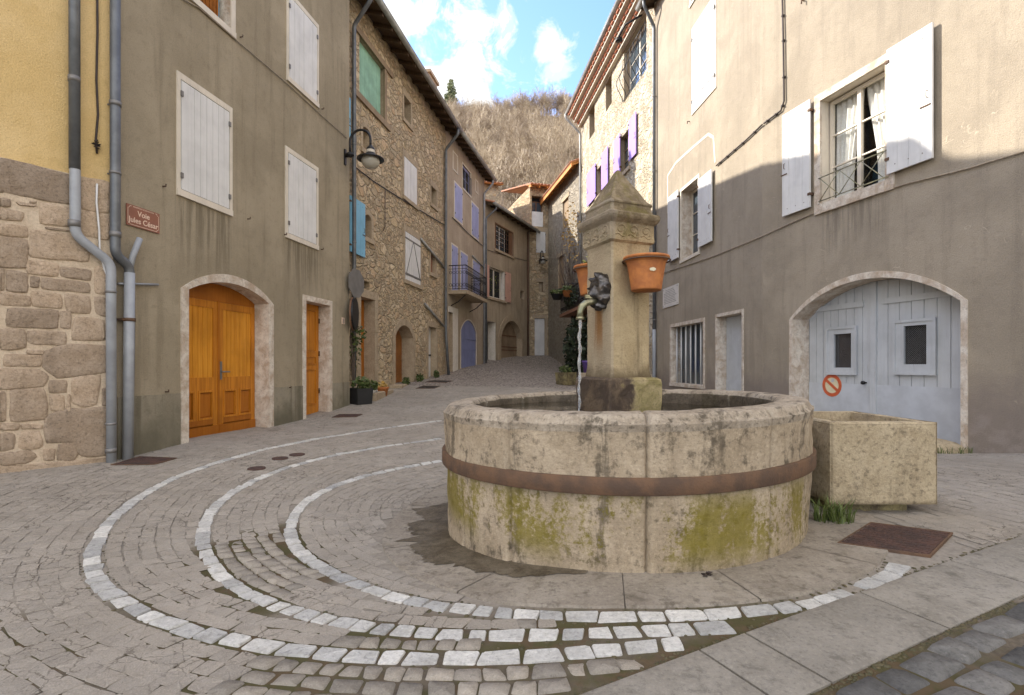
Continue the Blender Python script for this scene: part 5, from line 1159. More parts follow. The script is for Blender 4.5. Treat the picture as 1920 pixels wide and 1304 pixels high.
open_shutter(L4, o['s1']+.02, o['s1']+.72, o['z0']-.05, o['z1']+.02, 'pink', H, 3, .03, hinge_right=False); open_shutter(L4, o['s0']-.55, o['s0']-.02, o['z0']-.05, o['z1']+.02, 'pink', H, 3, .03)
for k in ('win', 'pw'): q = O[k]; mb = MB(L4); mb.box(q['s0']-.15, q['s1']+.15, -.01, .07, q['z0']-.14, q['z0']-.03); mb.build('window_sill', 'dressed', H)
o = O['dd']; plank_door(L4, o['s0'], o['s0']+.6*(o['s1']-o['s0']), zf(L4, o['s0']), o['z1'], -.35, 'brownwood', H, 3)
o = O['gar']; plank_door(L4, o['s0'], o['s1'], zf(L4, o['s0'])-.1, o['z1'], -.32, 'palewood', H, 10, .95, rails=(.28, .36, .64), railmat='brownwood')
mb = MB(L4); a, b, e = o['s0'], o['s1'], o['z1']; ia = arc_pts(a, b, e-.95, .95, 11); oa = arc_pts(a-.34, b+.34, e-.95, .95+.34, 11)
for i in range(11): mb.cur = random.random(); mb.prism([ia[i], ia[i+1], oa[i+1], oa[i]], -.002, .03+random.uniform(0, .01))
for x0, x1 in ((a-.34, a), (b, b+.34)):
    z = .8
    while z < e-.97: hh = min(.42, e-.95-z); mb.cur = random.random(); mb.box(x0, x1, -.002, .03, z, z+hh-.01); z += hh
mb.build('stone_arch', 'dressed', H)
for px, ym in ((911.5, 0), (990, 1)):
    a_e = L4.hit(px, 500, .07)[0]; pipe(L4, ([(a_e+.35, .45, eave-.05), (a_e+.35, .45, eave-.2), (a_e, .07, eave-.7)] if not ym else [(a_e, .07, eave-.1)])+[(a_e, .07, 1.2)], .05, H, 'zinc' if not ym else 'rust')
cable(L4, ((914,469),(950,480),(992,490)), .03, .012, 'cable', 'dark wire along the brown plaster under the barred window', 'cable')
# white block and chimney on its roof, and the rubble gable beyond
q = L4.pt(1.3, -1.6, 0); zz = L4.hit(938, 352, -1.6)[1]
T = thing('chimney', 'white plastered chimney block above the gutter of the brown house', 'chimney', (q[0], q[1], eave)); mb = MB(L4); mb.box(.75, 2.15, -2.4, -1.2, eave-.2, zz); mb.build('chimney_stack', 'cream', T)
mb = MB(L4); mb.box(.68, 2.22, -2.47, -1.13, zz, zz+.10); mb.build('chimney_cap', 'dressed', T)
# ---- stone house closing the street
H = thing('house', 'pale rubble house closing the street with a white door and a low tiled roof', 'house', (2.0, 31.4, 1.8))
O = {'door': op(L5, 1002.5, 1021.5, 597, 667, .12, z0=-1, rm=1), 'win': op(L5, 1005, 1023, 434, 474, .10, panel=2), 'sm': op(L5, 1010, 1018, 529, 547, .2, panel=1, rm=1), 'up': op(L5, 997, 1019, 367, 424, .4, panel=2)}
et = L5.hit(1010, 352)[1]
facade(L5, .02, 5.5, -1, et, list(O.values()), 6, parent=H, mats=['rubble', 'dressed', 'black'])
o = O['door']; plank_door(L5, o['s0'], o['s1'], o['z1']-2.28, o['z1'], -.06, 'whitepaint', H, 4, rails=(.45,))
o = O['win']; shutter_pair(L5, (o['s0'], o['s1'], o['z0'], o['z1']), -.02, 'whitepaint', H, 2, 2)
o = O['up']; casement(L5, (o['s0'], o['s1'], o['z0']+.5*(o['z1']-o['z0']), o['z1']-.25), -.3, H, 'brownwood', 2, 1, .05, pane='bluepane'); mb = MB(L5); mb.box(o['s0'], o['s1'], -.2, -.1, o['z0'], o['z0']+.5*(o['z1']-o['z0'])); mb.build('parapet_panel', 'white', H)
for k in ('door', 'sm', 'win'): q = O[k]; mb = MB(L5); mb.box(q['s0']-.15, q['s1']+.15, -.002, .02, q['z1'], q['z1']+.22); mb.box(q['s1'], q['s1']+.15, -.002, .02, max(q['z0'], 1), q['z1']); mb.build('stone_dressing', 'dressed', H)
roof_slab(L5, -.1, 5.6, .5, et-.02, 6, .25, H, rafters=.5, under='fascia')
# upper gable seen over the low roof
GF = Frame(*L4.pt(2.3, -4.2, 0)[:2], 1, .32, 'L'); gt = GF.hit(960, 352)[1]
H2 = thing('house', 'rubble stone upper house with a tiled roof behind the white chimney block', 'house', (GF.p[0]+1, GF.p[1]+1, 6))
facade(GF, -2.6, 3.6, 0, gt, [], 5, parent=H2, mats=['rubble_pale']); roof_slab(GF, -2.8, 3.8, .4, gt, 5, .22, H2, under='fascia')
z_s = L5.hit(1001, 490)[1]; wall_lamp(L5, L5.hit(1012, 490)[0], z_s, .95, 'small black lamp on the far pale house below the white shutters', 0)

# ---- beige house on the right (its street wall bends once)
def clearglass():
    m = bpy.data.materials.new('clear_window_glass'); m.use_nodes = True; g = G(m.node_tree); g.n.clear()
    t = g.node('ShaderNodeBsdfTransparent'); t.inputs[0].default_value = (.97,.975,.97,1); q = g.node('ShaderNodeBsdfGlossy'); q.inputs['Roughness'].default_value = .03
    fz = g.node('ShaderNodeLayerWeight'); mx = g.node('ShaderNodeMixShader')
    g.l.new(g.math('ADD', g.math('MULTIPLY', g.math('POWER', fz.outputs['Facing'], 4), .5), .04), mx.inputs[0]); g.l.new(t.outputs[0], mx.inputs[1]); g.l.new(q.outputs[0], mx.inputs[2]); g.l.new(mx.outputs[0], g.node('ShaderNodeOutputMaterial').inputs[0]); return m
M['clearglass'] = clearglass()
H = thing('house', 'big beige plastered house with a grey arched garage and white shutters', 'house', (5.4, 9, 0))
EV = 12.45
GD = -.35
o1 = RA.rect(1487, 1803, 515, 840, ref=1640); gs = RA.hit(1645, 578)[1]; gsp = 2.03; gcr = 2.53
bw = RA.rect(1541, 1662, 190, 383, ref=1541)
opA = [dict(s0=o1[0], s1=o1[1], z0=-1, z1=gcr, rise=gcr-gsp, depth=.36, rm=1), dict(s0=bw[0], s1=bw[1], z0=bw[2], z1=bw[3], depth=.26, rm=3)]
facade(RA, -3.0, 7.872, -1, EV, opA, 8, parent=H, mats=['beige', 'peeled', 'black', 'whiteframe'])
sw = op(RB, 1278, 1310, 360, 478, .34, ref=1278, rm=1); sw['z0'] = RB.hit(1300, 477)[1]
ba = op(RB, 1259, 1319, 603, 723, .28, ref=1319, panel=None, rm=1); dd = op(RB, 1344.5, 1392, 586, 723, .28, ref=1392, z0=-1, rm=1); up3 = op(RB, 1296, 1336, -160, 8, .2, ref=1296, rm=3, panel=2)
facade(RB, 0, 6.02, -1, EV, [sw, ba, dd, up3], 8, parent=H, mats=['beige', 'peeled', 'black', 'whiteframe'], name='side_wall')
roof_slab(RA, -3.2, 7.85, .48, EV-.06, 8, .3, H, corr=False); roof_slab(RB, .1, 6.2, .48, EV-.05, 8, .3, H, rafters=.5, corr=False)
gutter(RB, 0.1, 6.25, .48, EV-.03, H, .085)
surround(RA, (o1[0], o1[1], -1, gcr), .10, .02, 'peeled', H, rise=gcr-gsp, sill=False, wide_s=.075)
# garage leaves
arcf = arc_pts(o1[0], o1[1], gsp, gcr-gsp, 40); tz = lambda s: float(np.interp(s, [p[0] for p in arcf], [p[1] for p in arcf]))-.004
msp = RA.hit(1639, 700, GD)[0]; zsh = RA.hit(1640, 722, GD)[1]; zgr = -.1
knob_z = RA.hit(1624, 718, GD)[1]
for i, (a, b) in enumerate(((msp+.05, o1[1]-.01), (o1[0]+.01, msp-.05))):
    mb = MB(RA); pxs = ((1553,1608,614,702,1565,1600,625,691), (1679,1757,600,702,1696,1742,609,685))[i]
    wo = RA.rect(pxs[0], pxs[1], pxs[2], pxs[3], GD, ref=(pxs[0]+pxs[1])/2); wi = RA.rect(pxs[4], pxs[5], pxs[6], pxs[7], GD, ref=(pxs[4]+pxs[5])/2)
    n = 8; wd = (b-a)/n
    for k in range(n):
        x0, x1 = a+k*wd+.0045, a+(k+1)*wd-.0045; f_ = GD+random.uniform(-.002, .002); xm = (x0+x1)/2
        if x1 <= wi[0] or x0 >= wi[1]: mb.prism([(x0, zsh), (x1, zsh), (x1, tz(x1)), (xm, tz(xm)), (x0, tz(x0))], GD-.03, f_)
        else:
            mb.prism([(x0, wi[3]), (x1, wi[3]), (x1, tz(x1)), (xm, tz(xm)), (x0, tz(x0))], GD-.03, f_); mb.box(x0, x1, GD-.03, f_, zsh, wi[2])
            if x0 < wi[0]: mb.box(x0, wi[0], GD-.03, f_, wi[2], wi[3])
            if x1 > wi[1]: mb.box(wi[1], x1, GD-.03, f_, wi[2], wi[3])
    zst = gsp+.17
    mb.prism([(a+.12, zst-.05), (b-.12, zst-.05), (b-.12, zst+.04), (a+.12, zst+.04)] if True else [], GD+.004, GD+.026)
    D = mb.build('door', ['greypaint'], H)
    mb = MB(RA); mb.box(a, b, GD-.028, GD+.006, zgr-.3, zsh); mb.build('metal_sheet', 'greysheet', D)
    mb = MB(RA); t = .055; o0, oo = GD+.004, GD+.035
    for (p, q, r_, s_) in ((wo[0], wi[0]+.012, wo[2], wo[3]), (wi[1]-.012, wo[1], wo[2], wo[3]), (wi[0]+.012, wi[1]-.012, wo[2], wi[2]+.012), (wi[0]+.012, wi[1]-.012, wi[3]-.012, wo[3])): mb.box(p, q, o0, oo, r_, s_)
    for (p, q, r_, s_) in ((wo[0]-.012, wo[0]+.03, wo[2]-.012, wo[3]+.012), (wo[1]-.03, wo[1]+.012, wo[2]-.012, wo[3]+.012), (wo[0]+.03, wo[1]-.03, wo[2]-.012, wo[2]+.03), (wo[0]+.03, wo[1]-.03, wo[3]-.03, wo[3]+.012)): mb.box(p, q, oo+.0005, oo+.016, r_, s_)
    W_ = mb.build('door_window', 'greypaint', D)
    mb = MB(RA); mb.box(wi[0], wi[1], GD-.03, GD-.022, wi[2], wi[3]); mb.build('pane', 'glass', W_)
    mb = MB(RA); st = .028; k = int((wi[1]-wi[0]+wi[3]-wi[2])/st)
    for j in range(-int((wi[3]-wi[2])/st), int((wi[1]-wi[0])/st)+1):
        for sg in (1, -1):
            p = [(wi[0]+j*st+t_, wi[2]+t_) for t_ in np.arange(0, wi[3]-wi[2], .02)]; p = [(x, z if sg > 0 else wi[2]+wi[3]-z) for x, z in p if wi[0] <= x <= wi[1]]
            if len(p) > 1: mb.tube([(p[0][0], GD-.008, p[0][1]), (p[-1][0], GD-.008, p[-1][1])], .0022, 3, caps=False)
    mb.build('wire_mesh', 'greysteel', W_)
mb = MB(RA); mb.box(msp-.05, msp+.05, GD-.03, GD+.03, zgr-.3, tz(msp)); mb.build('door_post', 'greypaint', H)
a, z = RA.hit(1624, 718, GD); mb = MB(RA); mb.tube([(a,GD,z),(a,GD+.05,z),(a,GD+.055,z),(a,GD+.085,z)], [.014,.014,.032,.028], 12); mb.build('door_knob', 'iron', H)
a, z = RA.hit(1559.5, 723, GD+.012); T = thing('no_parking_sign', 'round no parking disc with faded red ring on the grey garage door', 'sign', RA.pt(a, GD+.01, z))
def disc(fr, a, z, r0, r1, o0, o1, mat, parent, name, n=40):
    mb = MB(fr); P = [(a+r1*math.cos(6.28319*i/n), z+r1*math.sin(6.28319*i/n)) for i in range(n)]
    if r0 == 0: mb.prism(P, o0, o1)
    else:
        Q = [(a+r0*math.cos(6.28319*i/n), z+r0*math.sin(6.28319*i/n)) for i in range(n)]
        for i in range(n): j = (i+1) % n; mb.prism([P[i], P[j], Q[j], Q[i]], o0, o1)
    return mb.build(name, mat, parent)
rr_ = .195
disc(RA, a, z, 0, rr_, GD+.007, GD+.010, 'signpale', T, 'sign_disc'); disc(RA, a, z, rr_*.70, rr_, GD+.0102, GD+.0115, 'signred', T, 'red_ring'); 
mb = MB(RA); k = rr_*.71; c_, w_ = math.cos(R(142)), rr_*.13
u1 = (math.cos(R(38)), math.sin(R(38))); 
mb.prism([(a+sx*u1[0]*k-sy*u1[1]*w_, z+sx*u1[1]*k+sy*u1[0]*w_) for sx, sy in ((-1,-1),(1,-1),(1,1),(-1,1))], GD+.0102, GD+.0112); mb.build('red_bar', 'signred', T)
disc(RA, a-.015, z+.085, 0, .032, GD+.0102, GD+.0108, 'greysheet', T, 'sticker_mark', 12)
# big window with folded-back shutters
a, b, c, e = bw
mb = MB(RA); t = .13
mb.box(a-t, a, -.002, .03, c-.16, e+t); mb.box(b, b+t, -.002, .03, c-.16, e+t); mb.box(a, b, -.002, .03, e, e+t); mb.box(a, b, -.002, .045, c-.16, c); mb.box(a-.03, b+.03, .031, .045, e-.0, e+.05); mb.box(b+.0, b+.05, .031, .045, c, e)
SF = mb.build('window_surround', 'peeled', H)
CW = casement(RA, (a+.02, b-.02, c+.02, e-.02), -.15, H, 'whiteframe', 2, 3, .055, pane='clearglass')
mb = MB(RA); mb.box(a-.4, b+.4, -1.5, -1.45, c-.5, e+.3); mb.box(a-.4, a-.38, -1.45, -.3, c-.5, e+.3); mb.box(b+.38, b+.4, -1.45, -.3, c-.5, e+.3); mb.build('room_interior', 'black', H)
for side in (0, 1):
    mb = MB(RA); n = 22; V = []; x0, x1 = ((a+.05, (a+b)/2-.02), ((a+b)/2+.02, b-.05))[side]
    for j in range(15):
        v = j/14; nar = 1-.38*math.sin(min(1, v*1.15)*math.pi/2)**1.6
        for i in range(n+1):
            u = i/n; w_ = (x1-x0)*nar; x = (x1-w_*u) if side else (x0+w_*u)
            V.append((x, -.26+.022*math.sin(u*30), e-.03-(e-c-.05)*v))
    mb.add(V, [(j*(n+1)+i, j*(n+1)+i+1, (j+1)*(n+1)+i+1, (j+1)*(n+1)+i) for j in range(14) for i in range(n)], 0, True); mb.build('curtain', 'curtain', CW)
r = RA.rect(1664, 1750, 95, 328, .06, ref=1664); open_shutter(RA, r[0], r[1], r[2], r[3], 'whitepaint', H, 4, .05, hinge_right=True)
r = RA.rect(1468, 1520, 218, 407, .06, ref=1468); open_shutter(RA, r[0], r[1], r[2], r[3], 'whitepaint', H, 4, .05, hinge_right=False)
mb = MB(RA); zg1 = c+.40*(e-c)*.62; zg0 = c+.04
for zz in (zg1, zg0): mb.tube([(a-.05, .05, zz), (b+.02, .05, zz)], .009, 6)
for k in range(3):
    x0, x1 = a+(b-a)*k/3, a+(b-a)*(k+1)/3
    mb.tube([(x0,.05,zg0),(x1,.05,zg1)], .007, 5); mb.tube([(x0,.05,zg1),(x1,.05,zg0)], .007, 5)
for zz in (zg1, zg0):
    for x in (a-.05, b+.02): mb.tube([(x,-.01,zz),(x,.05,zz)], .009, 5)
mb.build('window_guard', 'brass', H)
# bent-side windows
a, b, c, e = sw['s0'], sw['s1'], sw['z0'], sw['z1']
surround(RB, (a, b, c, e), .08, .02, 'whiteframe', H, name='window_surround')
casement(RB, (a+.02, b-.02, c+.02, e-.02), -.27, H, 'whiteframe', 2, 3, .05, pane='bluepane')
r = RB.rect(1309.5, 1335, 338, 465, .06, ref=1310); open_shutter(RB, r[0], r[1], r[2], r[3], 'whitepaint', H, 3, .05, hinge_right=True)
r = RB.rect(1253, 1272, 372, 493, .06, ref=1253); open_shutter(RB, r[0], r[1], r[2], r[3], 'whitepaint', H, 3, .05, hinge_right=False)
r = RB.rect(1299, 1342, 56, 213, .0, ref=1299); sm_ = surround(RB, r, .04, .012, 'whiteframe', H, name='window_frame'); shutter_pair(RB, r, 0, 'whitepaint', sm_, 2, 2, True, True)
a, b, c, e = up3['s0'], up3['s1'], up3['z0'], up3['z1']; casement(RB, (a+.02, b-.02, c+.02, e), -.15, H, 'whiteframe', 2, 3, .05); surround(RB, (a, b, c, e), .07, .02, 'whiteframe', H, name='window_surround')
a, b, c, e = ba['s0'], ba['s1'], ba['z0'], ba['z1']; surround(RB, (a, b, c, e), .09, .02, 'peeled', H, name='window_surround')
mb = MB(RB)
for i in range(7): x = a+.1+(b-a-.2)*i/6; mb.tube([(x, -.12, c), (x, -.12, e)], .022, 8)
mb.build('window_bars', 'whitepaint', H); mb = MB(RB); mb.box(a, b, -.26, -.25, c, e); mb.build('pane', 'bluepane', H)
a, b, c, e = dd['s0'], dd['s1'], 0, dd['z1']; surround(RB, (a, b, -1, e), .07, .02, 'peeled', H, sill=False, wide_s=.06)
zd = RB.hit(1380, 713, -.24)[1]; D = plank_door(RB, a+.01, b-.01, zd, e-.01, -.22, 'greypaint', H, 5); mb = MB(RB); mb.box(a+.01, b-.01, -.26, -.213, -.2, zd); mb.build('metal_sheet', 'greysheet', D)
pl_ = [RB.hit(*p) for p in ((1252,400),(1252,330),(1268,305),(1300,276),(1328,252),(1338,258),(1341,305))]
mb = MB(RB)
for (p, q) in zip(pl_, pl_[1:]):
    d_ = Vector((q[0]-p[0], q[1]-p[1])).normalized(); nn = Vector((-d_.y, d_.x))*.035
    mb.prism([(p[0]-nn.x, p[1]-nn.y), (q[0]-nn.x, q[1]-nn.y), (q[0]+nn.x, q[1]+nn.y), (p[0]+nn.x, p[1]+nn.y)], -.002, .005+random.uniform(0, .002))
mb.build('plaster_patch_edge', 'cream', H)
# marble plaque with worn lettering
r = RB.rect(1243, 1271.5, 543, 579, .02, ref=1243); T = thing('wall_plaque', 'white marble plaque with worn lines of lettering on the beige wall', 'plaque', RB.pt((r[0]+r[1])/2, .02, (r[2]+r[3])/2))
mb = MB(RB); mb.box(r[0], r[1], .004, .024, r[2], r[3]); mb.build('plaque_slab', 'marble', T)
mb = MB(RB); W_, Hh = r[1]-r[0], r[3]-r[2]
for k in range(9):
    z = r[3]-Hh*(.14+.082*k); x = r[1]-W_*(.2 if k in (0, 1) else .09); xe = r[0]+W_*(.28 if k in (0, 1) else random.uniform(.1, .24))
    while x > xe: l_ = random.uniform(.03, .09); mb.box(x-l_, x, .0242, .0248, z-.011, z+.011); x -= l_+.02
mb.build('worn_lettering', 'engrave', T)
mb = MB(RB)
for x in (r[0]+.05, r[1]-.05):
    for z in (r[2]+.05, r[3]-.05): mb.tube([(x,.02,z),(x,.032,z)], .014, 8)
mb.build('fixing_bolt', 'greysteel', T)
# downpipe at the end, cables
a_e = 5.9; pipe(RB, [(a_e-.15, .45, EV-.05), (a_e-.15, .45, EV-.25), (a_e, .08, EV-.8), (a_e, .08, .3)], .05, H, 'zinc', rings=[((a_e,.08), z, .03) for z in (9.5, 7.2, 5.0, 2.6)])
lw = MB(RB); lw.tube([(a_e,.08,2.3),(a_e,.08,.2)], .056, 10); lw.build('lower_pipe', 'pvc', H)
def wcable(pix, o, r, mat, label, clips=0, name='wall_cable', split=1430):
    P = []
    for px, py in pix: fr = RA if px > split else RB; a, z = fr.hit(px, py, o); P.append(Vector(fr.pt(a, o, z)))
    mb = MB(); mb.tube([tuple(p) for p in P], r, 6)
    if clips:
        for p, q in zip(P, P[1:]):
            n = max(1, int((q-p).length/clips))
            for i in range(n): c = p.lerp(q, (i+.5)/n); mb.box(c.x-.02, c.x+.03, c.y-.02, c.y+.02, c.z-.014, c.z+.014)
    return tag(mb.build(name, mat), label, 'cable')
wcable(((1228,517),(1290,497),(1340,480),(1430,443),(1432,442),(1480,420),(1540,394),(1620,369),(1700,345),(1820,315),(1960,272)), .02, .011, 'cablepale', 'long beige cable sloping across the whole beige wall below the big window')
wcable(((1466,-40),(1469,100),(1470,190),(1464,208),(1445,222),(1432,232)), .03, .016, 'cable', 'dark clipped cable coming down the beige wall beside the big window', .45)
wcable(((1429,234),(1400,262),(1343,311)), .03, .016, 'cable', 'slanting lower run of the dark clipped cable on the beige wall', .3)
for px, py, fr in ((1293,228,RB),(1508,2,RA)):
    a, z = fr.hit(px, py); mb = MB(fr); mb.tube([(a,-.01,z),(a,.06,z),(a,.06,z-.06)], .012, 6); mb.build('iron_hook', 'rust', H)

# ---- pale rubble house with red tile cornice
H = thing('house', 'sunlit pale rubble house with violet shutters and a red tiled cornice', 'house', (3.9, 20.5, .6))
zc = R2.hit(1090, 240)[1]; rows, rh, ro = 3, .21, .22
O = {'top': op(R2, 1170, 1212, 98, 193, .3, ref=1170, panel=None, rm=1), 'w2': op(R2, 1136, 1147, 160, 211, .3, ref=1136, panel=2, rm=1), 'w3': op(R2, 1105, 1115, 213, 263, .3, ref=1105, panel=2, rm=1),
     'pa': op(R2, 1163, 1180, 262, 331, .25, ref=1163, rm=1), 'pb': op(R2, 1119, 1129, 320, 372, .25, ref=1119, rm=1)}
facade(R2, .02, 9.16, -1, zc+rows*rh+.2, list(O.values()), 8, parent=H, mats=['rubble_pale', 'dressed', 'black'])
top = zc+rows*rh
C0 = MB(R2); C1 = MB(R2)
for k in range(rows):
    z0 = zc+k*rh; out = ro*(k+1); n = int(9.1/.30)
    C0.box(.02, 9.16, -.05, out-.05, z0, z0+rh*.42); C0.box(.02, 9.16, -.05, out, z0+rh*.8, z0+rh)
    for i in range(n):
        x = .05+i*9.1/n; w_ = 9.1/n*.72
        C1.cur = random.random(); C1.add([(x, out-ro*1.02, z0+rh*.425),(x+w_, out-ro*1.02, z0+rh*.425),(x+w_, out+.02, z0+rh*.425),(x, out+.02, z0+rh*.425),(x, out-ro*1.02, z0+rh*.795),(x+w_, out-ro*1.02, z0+rh*.795),(x+w_, out+.02, z0+rh*.795),(x, out+.02, z0+rh*.795)], [(0,1,2,3),(4,5,6,7),(0,1,5,4),(1,2,6,5),(2,3,7,6),(3,0,4,7)])
        C0.box(x+w_+.002, x+9.1/n-.002, out-ro*1.0, out-.012, z0+rh*.425, z0+rh*.795)
cn = C0.build('cornice', 'cream', H); C1.build('cornice_tiles', 'redtile', cn)
roof_slab(R2, -.05, 9.2, rows*ro+.06, top+.03, 8, .32, H); gutter(R2, -.05, 9.3, rows*ro+.05, top+.06, H, .095)
a_e = 9.08; pipe(R2, [(a_e+.1, rows*ro+.12, top), (a_e+.1, rows*ro+.12, top-.2), (a_e, .08, top-.95), (a_e, .08, 1)], .05, H, 'zincpale', rings=[((a_e,.08), z, .03) for z in (9.8, 7)])
o = O['top']; casement(R2, (o['s0']+.05, o['s1']-.05, o['z0'], o['z1']), -.2, H, 'whiteframe', 2, 3, .07, pane='bluepane'); mb = MB(R2); mb.box(o['s0']-.25, o['s1']+.15, -.002, .04, o['z1'], o['z1']+.18); mb.build('timber_lintel', 'palewood', H)
mb = MB(R2); n = 6; hgt = o['z1']-o['z0']
for i in range(n+1):
    x = o['s0']+(o['s1']-o['s0'])*i/n; P = [(x, .04+.30*math.sin(math.pi*min(1, t*1.15))**2*(1-t*.4), o['z0']+.02+t*hgt*.82) for t in [j/10 for j in range(11)]]; mb.tube(P, .014, 5)
for t in (.02, .82): mb.tube([(o['s0'], .045, o['z0']+t*hgt), (o['s1'], .045, o['z0']+t*hgt)], .014, 5)
mb.build('window_guard', 'iron', H)
for k in ('w2', 'w3'):
    o = O[k]; mb = MB(R2); mb.box(o['s0']-.02, o['s1']+.02, -.002, .03, o['z1'], o['z1']+.14); mb.build('lintel', 'dressed', H)
for k, (l, rgt) in {'pa': ((1151.5,1163,264,326), (1179.5,1193,230,313)), 'pb': ((1101,1117,323,392), (1128,1140,297,353))}.items():
    o = O[k]; casement(R2, (o['s0'], o['s1'], o['z0'], o['z1']), -.15, H, 'palewood', 2, 3, .05, pane='bluepane')
    r = R2.rect(*l, .06, ref=l[0]); r2 = R2.rect(*rgt, .06, ref=rgt[0]); zz = ((r[2]+r2[2])/2, (r[3]+r2[3])/2)
    open_shutter(R2, r[0], r[1], *zz, 'purple', H, 3, .05, hinge_right=False); open_shutter(R2, r2[0], r2[1], *zz, 'purple', H, 3, .05, hinge_right=True)
    mb = MB(R2); mb.box(o['s0']-.12, o['s1']+.12, -.002, .06, o['z0']-.14, o['z0']); mb.build('window_sill', 'dressed', H)
mb = MB(R2); a, z = R2.hit(1163, 70, .5); mb.tube([(a-.9, .0, z+.25), (a-.5, .5, z+.1), (a, .55, z)], .035, 7)
mb.lathe([(.03,.04),(.12,.04),(.12,.02),(.09,0),(.12,-.02),(.12,-.04),(.03,-.04)], (a, .55, z-.1), 14); mb.build('hoist_pulley', 'iron', H)
bz = 3.72; BB = balcony(R2, 4.2, 9.95, bz, .92, 1.02, H, slab='brick', n=30)
mb = MB(R2); mb.leaves((7.6, .9, bz+.55), (1.5, .12, .45), 420, .06); mb.build('bare_creeper', 'leafdark', BB)
for i, (px, py, Y_) in enumerate(((1066,551,23.6),(1045,557,24.8))):
    x = (px-CX)/F*Y_; z = EYE+(HY-py)/F*Y_
    T = thing('hanging_pot', ('red hanging pot with green plants on a rod by the balcony railing', 'dark hanging basket of plants on the outermost balcony rod')[i], 'plant pot', (x, Y_, z))
    mb = MB(); mb.lathe([(0,-.16),(.2,-.14),(.3,.1),(.33,.12),(.28,.1),(0,.06)], (x, Y_, z), 16); mb.build('pot', 'terra' if i == 0 else 'blackpot', T)
    mb = MB(); mb.leaves((x, Y_, z+.2), (.4,.4,.18), 120, .07); mb.build('foliage', 'leaf', T)
    mb = MB(); mb.tube([(x-.3, Y_, z+.42-.1*i), (x+1.2, Y_-.6, z+.46)], .014, 5); mb.tube([(x,Y_,z+.1),(x,Y_,z+.42-.1*i)], .008, 4); mb.build('rod', 'iron', T)
# ---- low stone house with tiled eave
H = thing('house', 'low stone house with orange fascia and tiled eave beyond the red-cornice house', 'house', (2.8, 28, 1))
ez = 11.1
O = {'brd': op(R3, 1055, 1066, 375, 428, .12, ref=1060, panel=None, rm=1), 'low': op(R3, 1046, 1057, 482, 560, .2, ref=1050, panel=None, rm=1)}
facade(R3, .02, 6.1, -1, ez+.12, list(O.values()), 7, parent=H, mats=['rubble_grey', 'dressed', 'black'])
roof_slab(R3, .2, 6.35, .48, ez, 7, .42, H, rafters=.6, under='fascia')
mb = MB(R3); mb.box(.18, 6.36, .40, .455, ez-.2, ez-.02); mb.build('fascia_board', 'fascia', H)
for k in O: o = O[k]; plank_door(R3, o['s0'], o['s1'], o['z0'], o['z1'], -.08, 'palewood', H, 4, name='shutter'); mb = MB(R3); mb.box(o['s0']-.15, o['s1']+.15, -.002, .03, o['z1'], o['z1']+.2); mb.build('lintel', 'dressed', H)
q = gpx(1044, 693)
block('garden_wall', 'low stone garden wall at the foot of the far stone house', 'wall', q[0]-.15, q[0]+2.2, q[1], q[1]+1.2, 1.25, 'rubble_grey')
mb = MB(); zq = gz1(q[0], q[1]+.5); mb.leaves((q[0]+.5, q[1]+.5, zq+1.45), (.5,.4,.28), 160, .07); tag(mb.build('shrub', 'leafbright'), 'small bright green shrub growing on the garden wall', 'shrub')
x, Y_ = 2.95, 22.2; zb = gz1(x, Y_); T = thing('ivy_bush', 'dark ivy mass under the iron balcony behind the fountain pillar', 'ivy', (x, Y_, zb)); mb = MB(); mb.leaves((x, Y_, zb+1.25), (.75, 1.5, 1.35), 1500, .10); mb.build('foliage', 'leafdark', T); mb = MB()
for i in range(6): mb.tube([(x+random.uniform(-.3,.3), Y_+random.uniform(-.8,.8), zb-.05), (x+random.uniform(-.3,.3), Y_+random.uniform(-.8,.8), zb+1.6)], .03, 5)
mb.build('stem', 'vine', T)
q = gpx(1060, 722); pot(1061, q[1], .42, .26, 'mossy square stone planter standing in the street before the ivy', 'plinth', 'leaf', .22, .24, 130, square=True)
q = gpx(1092, 716); block('stone_block', 'low stone block carrying the violet pot by the ivy', 'stone', 2.35, 2.85, 17.8, 18.3, .42, 'dressed'); pot(1102, 18.05, .42, .2, 'violet pot standing on a stone block by the dark ivy', 'purplepot', None, z=gz1(2.6, 18.05)+.42)
# bare creeper with yellow leaves on the wall between
x, Y_ = R2.pt(8.9, .25, 0)[:2]; T = thing('creeper', 'bare creeper with a few yellow leaves climbing between the two stone houses', 'climbing plant', (x, Y_, .9)); mb = MB()
for i in range(26):
    p = Vector((x, Y_, 3.0)); P = [tuple(p)]
    for j in range(7): p = p+Vector((random.uniform(-.25,.18), random.uniform(-.3,.6), random.uniform(.25,.95))); P.append(tuple(p))
    mb.tube(P, [.03*(1-j/9) for j in range(8)], 4)
mb.tube([(x, Y_, .9), (x, Y_, 3.1)], .06, 6); mb.build('stem', 'vine', T); mb = MB(); mb.leaves((x-.25, Y_+.3, 7.6), (.5,.9,1.6), 190, .07); mb.build('foliage', 'leafyellow', T)

